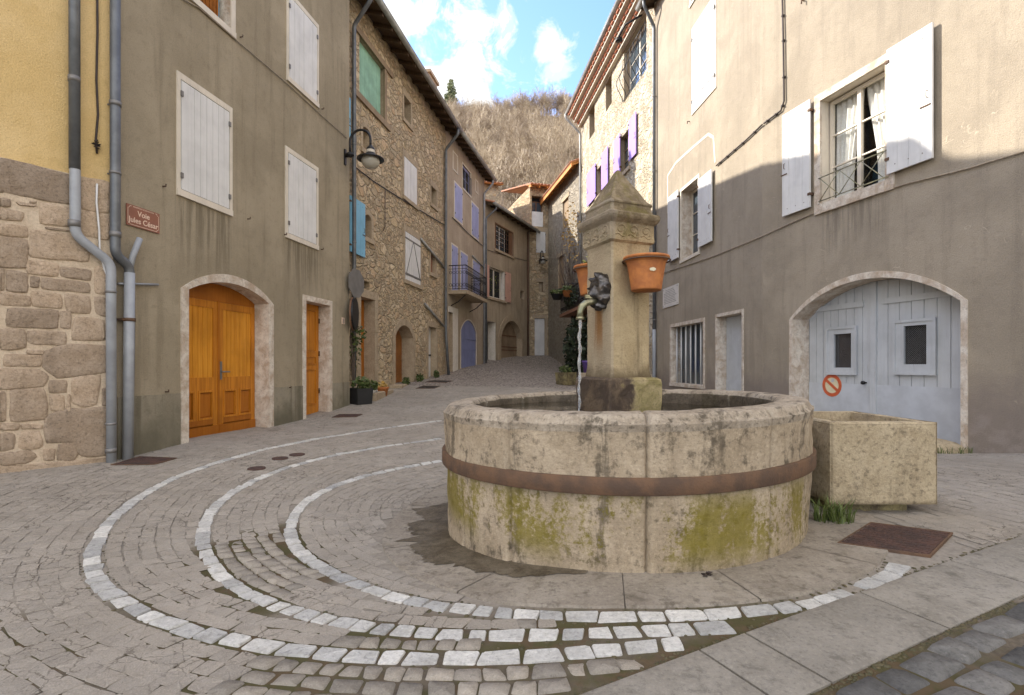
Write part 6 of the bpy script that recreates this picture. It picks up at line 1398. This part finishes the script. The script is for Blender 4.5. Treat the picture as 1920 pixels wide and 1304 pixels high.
# ================================================================== fountain
FT = thing('fountain', 'round stone fountain basin with an iron band and a square pillar in the middle', 'fountain', (FC[0], FC[1], 0))
TILT = .026
def joint_angle(px, side=-1):
    """angle on the basin wall seen at photo column px"""
    u = (px-CX)/F; A_ = u*u+1; B_ = -2*(FC[0]*u+FC[1]); C_ = FC[0]**2+FC[1]**2-FR**2; y = (-B_-math.sqrt(max(0, B_*B_-4*A_*C_)))/(2*A_); return math.atan2(y-FC[1], u*y-FC[0])
JT = [joint_angle(p) for p in (866, 953, 1214, 1446, 1512)]+[R(a) for a in (20, 55, 95, 130, 160)]
angs = sorted(set([round(2*math.pi*i/240-math.pi, 5) for i in range(240)]+[round(((j+d_+math.pi) % (2*math.pi))-math.pi, 5) for j in JT for d_ in (-.011, -.005, 0, .005, .011)]))
def dj(t): return min(abs((t-j+math.pi) % (2*math.pi)-math.pi) for j in JT)
def ring_mesh(prof, mat, name, parent, groove=.024, rough=.015, seed=0, closed=False):
    mb = MB(); n = len(angs); V = []
    for r_, z, k in prof:
        for t in angs:
            x, y = math.cos(t), math.sin(t); gv = groove*max(0, 1-dj(t)/.0115)*k
            seg_ = sum(1 for j in sorted(JT) if t > j); step_ = .007*math.sin(seg_*2.4+seed)*k
            nz = mnoise.noise((x*3.1, y*3.1, z*3.5+seed))*rough+mnoise.noise((x*11, y*11, z*11+seed))*rough*.45+mnoise.noise((x*30, y*30, z*30+seed))*rough*.22
            rr = r_+(nz+step_)*k-gv; zz = z+TILT*x*r_+(mnoise.noise((x*6, y*6, 9+seed))*.006+mnoise.noise((x*17, y*17, 9+seed))*.004-gv*.6)*k*(1 if z > .8 else 0)
            V.append((FC[0]+x*rr, FC[1]+y*rr, zz))
    mb.add(V, [(i*n+k, i*n+(k+1) % n, (i+1)*n+(k+1) % n, (i+1)*n+k) for i in range(len(prof)-1) for k in range(n)], 0, True)
    return mb.build(name, mat, parent)
low = [(1.355,-.25,1)]+[(1.358+.02*i/14, -.1+.62*i/14, 1) for i in range(15)]
up = [(1.375,.50,1)]+[(1.382+.006*i/9, .56+.275*i/9, 1) for i in range(10)]+[(1.392,.862,.9),(1.395,.874,.8),(1.395,.878,.8),(1.386,.882,.8),(1.381,.886,.9),(1.372,.905,1),(1.362,.922,1),(1.352,.929,1),(1.33,.932,1),(1.27,.936,1.2),(1.22,.937,1.2),(1.185,.932,1.2),(1.168,.918,1),(1.16,.90,1)]
inn = [(1.16,.901,1),(1.152,.88,1),(1.15,.84,.8),(1.15,.78,.6),(1.15,.3,.3)]
BS = ring_mesh(low+up[1:11], 'fountain', 'basin', FT)
ring_mesh(up[10:], 'fountain_top', 'rim', BS, seed=0); ring_mesh(inn, 'basin_wet', 'inner_wall', BS, seed=0)
mb = MB(); n = 200; prof = [(1.372,.490),(1.401,.490),(1.404,.494),(1.404,.582),(1.401,.586),(1.372,.586)]; V = []
for r_, z in prof:
    for i in range(n):
        t = 2*math.pi*i/n; V.append((FC[0]+math.cos(t)*(r_+.004), FC[1]+math.sin(t)*(r_+.004), z+TILT*math.cos(t)*r_+.002*math.sin(t*5)))
mb.add(V, [(i*n+k, i*n+(k+1) % n, (i+1)*n+(k+1) % n, (i+1)*n+k) for i in range(5) for k in range(n)], 0, True); mb.build('iron_band', 'rust', BS)
mb = MB(); mb.lathe([(0,0),(.6,0),(1.16,0)], (FC[0], FC[1], .825), 48); tag(mb.build('water', 'water'), kind='structure')
# pillar: square, turned 24 degrees; profile extruded with sharp corners
PE1 = (math.cos(R(24)), math.sin(R(24))); PE2 = (-PE1[1], PE1[0]); PC_ = (.862, 4.22)
class PillarFrame:
    side = 'W'
    def __init__(s, c=PC_): s.c = c
    def pt(s, a, b, z): return (s.c[0]+PE1[0]*a+PE2[0]*b, s.c[1]+PE1[1]*a+PE2[1]*b, z)
PF = PillarFrame()
def square_stack(prof, name, mat, parent, nz=.006, seed=0, sub=5, smooth=False):
    """stack of square sections (half side, z) with slightly rounded, worn edges"""
    mb = MB(PF); V = []; m = 4*(sub+2); 
    def sec(h, z):
        out = []
        c = min(.014, h*.2)
        for k in range(4):
            ca, sa = (1,0,-1,0)[k], (0,1,0,-1)[k]
            pts = [(h, -h+c)]+[(h, -h+c+(2*h-2*c)*(i+1)/(sub+1)) for i in range(sub)]+[(h, h-c)]
            for a, b in pts:
                x, y = a*ca-b*sa, a*sa+b*ca; k_ = 1+nz/max(h,.05)*(mnoise.noise((x*9+seed, y*9, z*9))+.5*mnoise.noise((x*28+seed, y*28, z*28)))
                out.append((x*k_, y*k_, z+.004*mnoise.noise((x*12, y*12, z*3+seed))))
        return out
    for h, z in prof: V += sec(h, z)
    n = len(prof)
    mb.add(V, [(i*m+k, i*m+(k+1) % m, (i+1)*m+(k+1) % m, (i+1)*m+k) for i in range(n-1) for k in range(m)]+[tuple(range((n-1)*m, n*m))], 0, smooth)
    return mb.build(name, mat, parent)
lin = lambda a, b, n: [(a[0]+(b[0]-a[0])*i/n, a[1]+(b[1]-a[1])*i/n) for i in range(n+1)]
PL = square_stack(lin((.250,.55),(.250,.99),5)+[(.250,1.05),(.243,1.085),(.225,1.10),(.19,1.105)], 'plinth', 'plinth_split', FT, .012, 3)
PS = square_stack(lin((.196,1.10),(.186,1.16),2)+lin((.183,1.2),(.181,2.12),12)+[(.185,2.15),(.2,2.165)], 'pillar', 'pillar', FT, .005, 1)
CP = square_stack([(.19,2.155),(.207,2.168)]+lin((.209,2.185),(.208,2.30),3)+[(.214,2.308),(.222,2.315),(.238,2.335),(.243,2.35),(.243,2.372),(.236,2.382),(.205,2.392),(.196,2.398)]+lin((.195,2.402),(.190,2.452),2)+[(.192,2.456),(.197,2.463),(.196,2.475),(.180,2.487),(.176,2.492)]+lin((.172,2.498),(.020,2.775),8)+[(.008,2.787)], 'cap', 'pillar', PS, .005, 7)
# carved scrolls on the frieze of the cap
mb = MB(PF)
for face in range(4):
    ca, sa = (1,0,-1,0)[face], (0,1,0,-1)[face]
    def fp(u, z, o=.2085): x, y = o, u; return (x*ca-y*sa, x*sa+y*ca, z)
    for c in (-.12, 0, .12):
        mb.tube([fp(c+.045*math.cos(t)*(1-t/9), 2.25+.04*math.sin(t)*(1-t/9)) for t in [i*.55-1 for i in range(14)]], .007, 5)
        mb.tube([fp(c-.05+.1*i/6, 2.205+.012*math.sin(i*1.1)) for i in range(7)], .006, 5)
mb.build('carved_frieze', 'pillar', CP)
# lion mask and spout on the left face
LF = PillarFrame((PC_[0]-PE1[0]*.182-PE2[0]*.05, PC_[1]-PE1[1]*.182-PE2[1]*.05)); lz = 1.2+(HY-548)/F*4.12
LT = thing('lion_mask', 'dark bronze lion mask fixed to the left face of the pillar', 'lion mask', LF.pt(0, 0, lz))
bm_ = bmesh.new(); bmesh.ops.create_uvsphere(bm_, u_segments=40, v_segments=28, radius=1)
mb = MB(LF); mb.v = []
for v in bm_.verts:
    x, y, z = v.co; ang = math.atan2(z, y); rad = math.hypot(y, z)
    X = .5*x*.20; Yv = y*.115; Zv = z*.145
    mane = max(0, rad-.55)/.45; X_ = abs(x)*.085
    X_ += .034*mane*(math.sin(ang*9+rad*6)*.8+.5)+.02*math.sin(ang*19-rad*4)*mane
    Yv *= 1+.07*mane*math.sin(ang*9); Zv *= 1+.07*mane*math.sin(ang*9+1)
    if rad < .5: X_ += .045*math.exp(-((y/.24)**2+((z+.25)/.26)**2))+.02*math.exp(-((y/.13)**2+((z-.05)/.3)**2))          # muzzle and nose bridge
    for sy in (-1, 1):
        X_ -= .026*math.exp(-(((y-sy*.24)/.1)**2+((z-.2)/.08)**2)); X_ += .014*math.exp(-(((y-sy*.26)/.16)**2+((z-.34)/.07)**2)); X_ += .02*math.exp(-(((y-sy*.55)/.12)**2+((z-.62)/.12)**2))
    X_ -= .045*math.exp(-((y/.2)**2+((z+.48)/.09)**2))                                                                   # open mouth
    X_ += .004*mnoise.noise((y*9, z*9, 3))
    mb.v.append((-(X_ if x <= 0 else -.01), Yv, Zv+lz))
mb.r = [.5]*len(mb.v); mb.f = [[v.index for v in f.verts] for f in bm_.faces]; mb.m = [0]*len(mb.f); mb.sm = [True]*len(mb.f); bm_.free()
mb.build('mask', 'bronze', LT)
mb = MB(LF); zt_ = 1.2+(HY-566)/F*4.1; zb_ = 1.2+(HY-597)/F*4.03
mb.tube([(-.05,0,zt_+.0),(-.11,0,zt_-.008),(-.155,0,zt_-.02),(-.19,0,zt_-.05),(-.205,0,zt_-.085),(-.207,0,zb_)], [.024,.023,.026,.028,.023,.027], 14)
mb.tube([(-.207,0,zb_+.008),(-.207,0,zb_-.012)], .031, 14); mb.box(-.16, -.06, -.008, .008, zt_+.02, zt_+.045); mb.build('spout', 'brass', LT)
jp = LF.pt(-.207, 0, 0); mb = MB(); P = [(jp[0]+.004*math.sin(i*.9)-.00025*i, jp[1]+.003*math.cos(i*1.3), zb_-.005-i*(zb_-.825)/26) for i in range(27)]
mb.tube(P, [.013-.003*(i/26)+.003*math.sin(i*1.7)+.002*math.sin(i*4.1) for i in range(27)], 9); tag(mb.build('water_jet', 'jet'), 'thin stream of water falling from the brass spout into the basin', 'water jet')
# terracotta wall pots on the pillar
def wall_pot(face_dir, off_, zt, label, r=.172, h=.255, plant=None):
    cx, cy = PC_[0]+face_dir[0]*off_, PC_[1]+face_dir[1]*off_; T = thing('terracotta_pot', label, 'plant pot', (cx, cy, zt-h), 'terracotta pots on the fountain pillar')
    mb = MB(); mb.lathe([(0,0),(r*.64,0),(r*.66,.012),(r*.70,h*.25),(r*.77,h*.55),(r*.84,h*.80),(r*.93,h*.915),(r*1.0,h*.93),(r*1.015,h*.965),(r*1.0,h),(r*.93,h),(r*.86,h*.93),(r*.8,h*.85),(0,h*.84)], (cx, cy, zt-h), 40)
    mb.build('pot', 'terra', T)
    mb = MB(); ph = math.atan2(-cy, -cx)+.35; mb.cur = .3
    for sg, rr in ((1, .019),):
        q = (cx+r*.785*math.cos(ph), cy+r*.785*math.sin(ph), zt-h*.45); e_ = (-math.sin(ph), math.cos(ph))
        mb.add([(q[0]+e_[0]*rr*math.cos(t)*1.3+math.cos(ph)*.003, q[1]+e_[1]*rr*math.cos(t)*1.3+math.sin(ph)*.003, q[2]+rr*.7*math.sin(t)*(1+.15*math.sin(5*t+1))) for t in [6.283*i/14 for i in range(14)]], [tuple(range(14))], 0)
        break
    mb.build('lichen_spot', 'signpale', T)
    if plant: mb = MB(); mb.leaves((cx, cy, zt+.03), (.1,.1,.07), 60, .028); mb.build('plant', plant, T)
    mb = MB(); a = [(cx+(r*1.03)*math.cos(t), cy+(r*1.03)*math.sin(t), zt-.03) for t in [6.283*i/24 for i in range(25)]]; mb.tube(a, .006, 5, caps=False); b = face_dir; mb.tube([(cx-b[0]*r, cy-b[1]*r, zt-.03), (cx-b[0]*(off_-.17), cy-b[1]*(off_-.17), zt-.03)], .01, 5); mb.build('pot_ring', 'rust', T)
wall_pot((-PE2[0]+.09*PE1[0], -PE2[1]+.09*PE1[1]), .325, EYE+(HY-481)/F*3.9, 'wide terracotta pot with a pale spot hanging on the right face of the pillar')
wall_pot(PE2, .36, EYE+(HY-499)/F*4.53, 'terracotta pot with yellow green leaves hanging behind the pillar', plant='leafbright')
# stone trough beside the basin
tx0, tx1, ty0, ty1, tz0, tz1 = 2.385, 3.19, 3.87, 4.82, .155, .772
T = thing('stone_trough', 'rectangular pale stone trough standing against the round fountain basin', 'trough', ((tx0+tx1)/2, (ty0+ty1)/2, gz1(2.8, 4.3)))
mb = MB(); N_ = 26
def worn(p, k=.007): q = Vector(p); f = mnoise.noise(q*4.2)*k+mnoise.noise(q*13)*k*.55+mnoise.noise(q*31)*k*.3; return f
def face_grid(o, du, dv, nrm, n1, n2):
    V = []; o, du, dv, nrm = map(Vector, (o, du, dv, nrm))
    for j in range(n2+1):
        for i in range(n1+1):
            u, v = i/n1, j/n2; p = o+du*u+dv*v; e = min(u*du.length, (1-u)*du.length, v*dv.length, (1-v)*dv.length)
            V.append(tuple(p+nrm*(worn(p)*min(1, e/.03)-.012*max(0, 1-e/.022)**2)))
    mb.add(V, [(j*(n1+1)+i, j*(n1+1)+i+1, (j+1)*(n1+1)+i+1, (j+1)*(n1+1)+i) for j in range(n2) for i in range(n1)], 0, True)
hx, hy, hz = tx1-tx0, ty1-ty0, tz1-tz0; wt = .10
face_grid((tx0,ty0,tz0),(hx,0,0),(0,0,hz),(0,-1,0),40,32); face_grid((tx0,ty1,tz0),(hx,0,0),(0,0,hz),(0,1,0),20,16); face_grid((tx0,ty0,tz0),(0,hy,0),(0,0,hz),(-1,0,0),30,24); face_grid((tx1,ty0,tz0),(0,hy,0),(0,0,hz),(1,0,0),30,24)
for (o, du, dv) in (((tx0,ty0,tz1),(hx,0,0),(0,wt,0)), ((tx0,ty1-wt,tz1),(hx,0,0),(0,wt,0)), ((tx0,ty0+wt,tz1),(wt,0,0),(0,hy-2*wt,0)), ((tx1-wt,ty0+wt,tz1),(wt,0,0),(0,hy-2*wt,0))): face_grid(o, du, dv, (0,0,1), 16, 16)
for (o, du) in (((tx0+wt,ty0+wt,tz1-.3),(hx-2*wt,0,0)), ((tx0+wt,ty1-wt,tz1-.3),(hx-2*wt,0,0)), ((tx0+wt,ty0+wt,tz1-.3),(0,hy-2*wt,0)), ((tx1-wt,ty0+wt,tz1-.3),(0,hy-2*wt,0))): face_grid(o, du, (0,0,.3), (0,0,0.001), 10, 6)
face_grid((tx0+wt,ty0+wt,tz1-.28),(hx-2*wt,0,0),(0,hy-2*wt,0),(0,0,1),8,8); face_grid((tx0,ty0,tz0),(hx,0,0),(0,hy,0),(0,0,-1),8,8)
mb.build('trough_body', 'trough', T)
mb = MB(); mb.box(tx0+.03, tx1-.16, ty0+.10, ty1-.05, -.1, tz0-.001); mb.build('trough_base', 'plinth', T)
# stone by the garage jamb, weeds, grass tufts, leaf on the apron
q = RA.pt(RA.hit(1780, 860)[0], .18, 0); zb = gz1(q[0], q[1]); mb = MB(); mb.lathe([(.30,-.1),(.27,.06),(.2,.13),(.1,.17),(0,.18)], (q[0], q[1], zb), 14, sx=1.1, sy=.9)
mb.v = [(x+.03*mnoise.noise((x*5, y*5, z*5)), y+.03*mnoise.noise((x*5, y*5, z*5+4)), z+.03*mnoise.noise((x*5, y*5, z*5+8))) for x, y, z in mb.v]; tag(mb.build('guard_stone', 'trough'), 'low rounded guard stone at the right jamb of the grey garage', 'stone')
def grass(name, c, rad, n, h, label, cat='grass tuft', mat='grassblade', kind=None, group=None):
    mb = MB()
    for _ in range(n):
        mb.cur = random.random(); t = random.uniform(0, 6.28); d_ = rad*math.sqrt(random.random()); x, y = c[0]+d_*math.cos(t), c[1]+d_*math.sin(t)*.7; z = gz1(x, y); k = h*random.uniform(.4, 1.1); a = random.uniform(0, 6.28); l = k*random.uniform(.3, .9); w_ = .004
        px_, py_ = -math.sin(a)*w_, math.cos(a)*w_; P = [(x, y, z), (x+math.cos(a)*l*.35, y+math.sin(a)*l*.35, z+k*.7), (x+math.cos(a)*l, y+math.sin(a)*l, z+k)]
        mb.add([(P[0][0]-px_, P[0][1]-py_, P[0][2]), (P[0][0]+px_, P[0][1]+py_, P[0][2]), (P[1][0]+px_*.8, P[1][1]+py_*.8, P[1][2]), (P[1][0]-px_*.8, P[1][1]-py_*.8, P[1][2]), P[2]], [(0,1,2,3),(3,2,4)])
    return tag(mb.build(name, mat, recalc=False), label, cat, group, kind)
grass('grass_tuft', (2.30, 3.70), .13, 170, .17, 'bright green grass tuft growing between basin and trough')
q = RA.pt(RA.hit(1795, 858)[0], .25, 0); grass('grass_tuft', q, .35, 160, .10, 'dry green weeds round the guard stone by the garage jamb')
q = gpx(1327, 1084); mb = MB(); mb.leaves((q[0], q[1], gz1(*q)+.018), (.03,.03,.006), 10, .02); tag(mb.build('fallen_leaf', 'cable'), 'small dark shrivelled leaf lying on the apron before the basin', 'leaf')
def moss(n=2600):
    mb = MB()
    for _ in range(n):
        k = random.random()
        if k < .6: p = c1_+u_*random.uniform(-2.2, 2.6)+n_*(random.gauss(.0, .012) if random.random() < .5 else -strip_w-.012+random.gauss(0, .012))
        else:
            C = random.choice((CA, CB, CC)); i = random.randrange(int(len(C)*.55), len(C)-2); t_ = C[i+1]-C[i-1]; t_ /= np.linalg.norm(t_); p = C[i]+np.array([-t_[1], t_[0]])*(random.choice((-1, 1))*.063+random.gauss(0, .006)); 
        if off(p) < -strip_w-.1 or p[1] < 1.2 or (k >= .6 and off(p) < .03) or (k >= .6 and random.random() < .5): continue
        z = gz1(*p); s_ = random.uniform(.003, .011)*random.uniform(.6, 1.3); mb.cur = random.random()
        mb.lathe([(s_,-.002),(s_*.8,s_*.22),(0,s_*.3)], (float(p[0]), float(p[1]), z+.002), 5, sx=random.uniform(.6, 1.6), sy=random.uniform(.6, 1.4))
    return tag(mb.build('moss', 'mossm', recalc=False), kind='stuff')
M['mossm'] = leafm('joint_moss', (.045,.042,.014), (.085,.066,.028)); moss()

# ================================================================== hill with the bare wood
HB = (-6.0, 45.0)
def hz(x, y): 
    t = np.clip((y-52)/115, 0, 1.35); return 2+69*t**1.05+3*np.sin(x*.05+1)+2.2*np.sin(x*.11+y*.06)-np.clip((x-8)*.05, -3, 6)
xs = np.arange(-160, 161, 5.0); ys = np.r_[np.arange(46, 215, 5.0)]; X, Y = np.meshgrid(xs, ys); Z = hz(X, Y)
mb = MB(); nx = len(xs); mb.v = [(float(a), float(b), float(c)) for a, b, c in zip(X.ravel(), Y.ravel(), Z.ravel())]; mb.r = [.5]*len(mb.v)
mb.f = [[j*nx+i, j*nx+i+1, (j+1)*nx+i+1, (j+1)*nx+i] for j in range(len(ys)-1) for i in range(nx-1)]; mb.m = [0]*len(mb.f); mb.sm = [True]*len(mb.f)
tag(mb.build('hill', 'litter', recalc=False), kind='structure')
def tree_template(rng):
    segs = []
    def grow(p, d_, L, r_, lev):
        n = 3 if lev < 2 else 2; q = p
        for i in range(n):
            d2 = d_+Vector((rng.gauss(0,.13), rng.gauss(0,.13), rng.gauss(.05,.08))); d2.normalize(); e = q+d2*(L/n); segs.append((q, e, r_*(1-.28*i/n), r_*(1-.28*(i+1)/n))); q, d_ = e, d2
            if lev < 4:
                for _ in range(2 if lev else 2):
                    if lev == 0 and i == 0: continue
                    a = rng.uniform(0, 6.283); o_ = d_.orthogonal(); o_.rotate(__import__('mathutils').Quaternion(d_, a)); b = (d_*rng.uniform(.7, 1.2)+o_*rng.uniform(.5, .95)+Vector((0,0,.18))).normalized()
                    grow(q, b, L*rng.uniform(.42, .66), r_*.55, lev+1)
    grow(Vector((0,0,0)), Vector((0,0,1)), 5.4, .17, 0)
    V, Fc = [], []
    for a, b, r0, r1 in segs:
        d_ = (b-a).normalized(); u = d_.orthogonal().normalized(); w_ = d_.cross(u); k = len(V); r0, r1 = max(r0, .016), max(r1, .013)
        for p, r_ in ((a, r0), (b, r1)):
            for j in range(3): t = 2.0944*j; V.append(tuple(p+(u*math.cos(t)+w_*math.sin(t))*r_))
        Fc += [(k, k+1, k+4, k+3), (k+1, k+2, k+5, k+4), (k+2, k, k+3, k+5)]
    return np.array(V, np.float32), np.array(Fc, np.int32)
rg = random.Random(3); TT = [tree_template(rg) for _ in range(5)]
VV, FF, RR, k = [], [], [], 0
spots = []
for _ in range(1050):
    y = 62+150*random.random()**.85; sp = .30*y+6; x = random.uniform(-.17*y-6, .16*y+8); spots.append((x, y))
for _ in range(240):
    y = random.uniform(70, 170); x = random.choice((-1, 1))*random.uniform(.16*y, .5*y); spots.append((x, y))
for _ in range(130): spots.append((random.uniform(-36, 40), random.uniform(196, 212)))
for x, y in spots:
    V, Fc = TT[random.randrange(5)]; a = random.uniform(0, 6.28); s_ = random.uniform(.6, 1.1); c, s2 = math.cos(a)*s_, math.sin(a)*s_; z0 = float(hz(np.array(x), np.array(y)))-.2
    W_ = np.c_[V[:, 0]*c-V[:, 1]*s2+x, V[:, 0]*s2+V[:, 1]*c+y, V[:, 2]*s_*1.05+z0]; VV.append(W_); FF.append(Fc+k); RR.append(np.full(len(V), random.random(), np.float32)); k += len(V)
VV, FF, RR = np.concatenate(VV).astype(np.float32), np.concatenate(FF).astype(np.int32), np.concatenate(RR)
me = bpy.data.meshes.new('bare_wood'); me.vertices.add(len(VV)); me.vertices.foreach_set('co', VV.ravel()); me.loops.add(FF.size); me.loops.foreach_set('vertex_index', FF.ravel()); me.polygons.add(len(FF)); me.polygons.foreach_set('loop_start', np.arange(len(FF), dtype=np.int32)*4); me.polygons.foreach_set('loop_total', np.full(len(FF), 4, np.int32))
a = me.attributes.new('rnd', 'FLOAT', 'POINT'); a.data.foreach_set('value', RR); me.materials.append(M['twig']); me.update(); wd_ = bpy.data.objects.new('bare_wood', me); COL.objects.link(wd_); tag(wd_, kind='stuff')
print('wood faces', len(FF))
# the one conifer on the skyline
y = 205.0; x = (846-CX)/F*y; z0 = float(hz(np.array(x), np.array(y)))
T = thing('pine_tree', 'single green conifer standing above the bare wood on the skyline', 'tree', (x, y, z0)); mb = MB(); zt_ = EYE+(HY-152)/F*y; mb.tube([(x, y, z0-.3), (x, y, zt_)], [.3, .05], 6); mb.build('trunk', 'vine', T); mb = MB()
for i in range(26):
    t = i/25; zz = z0+(zt_-z0)*(.15+.85*t); r_ = 3.9*(1-t)**.8+.6; mb.leaves((x+random.uniform(-.5,.5)*r_*.5, y, zz), (r_, r_, .9), int(30+90*(1-t)), .5)
mb.build('crown', 'conifer', T)
# slim pale chimneys behind the gutter line on the left
T = thing('chimney', 'rounded stone chimney stack rising behind the long stone house roof', 'chimney', (L2.pt(7.6, -2, 0)[0], L2.pt(7.6, -2, 0)[1], 11)); mb = MB(L2); q = L2.hit(800, 150, -1.5); mb.box(q[0]-.5, q[0]+.5, -2.1, -1.2, 10.5, q[1]); mb.build('chimney_stack', 'dressed', T)
mb = MB(L2); mb.box(q[0]-.58, q[0]+.58, -2.18, -1.12, q[1], q[1]+.12); mb.build('chimney_cap', 'dressed', T)
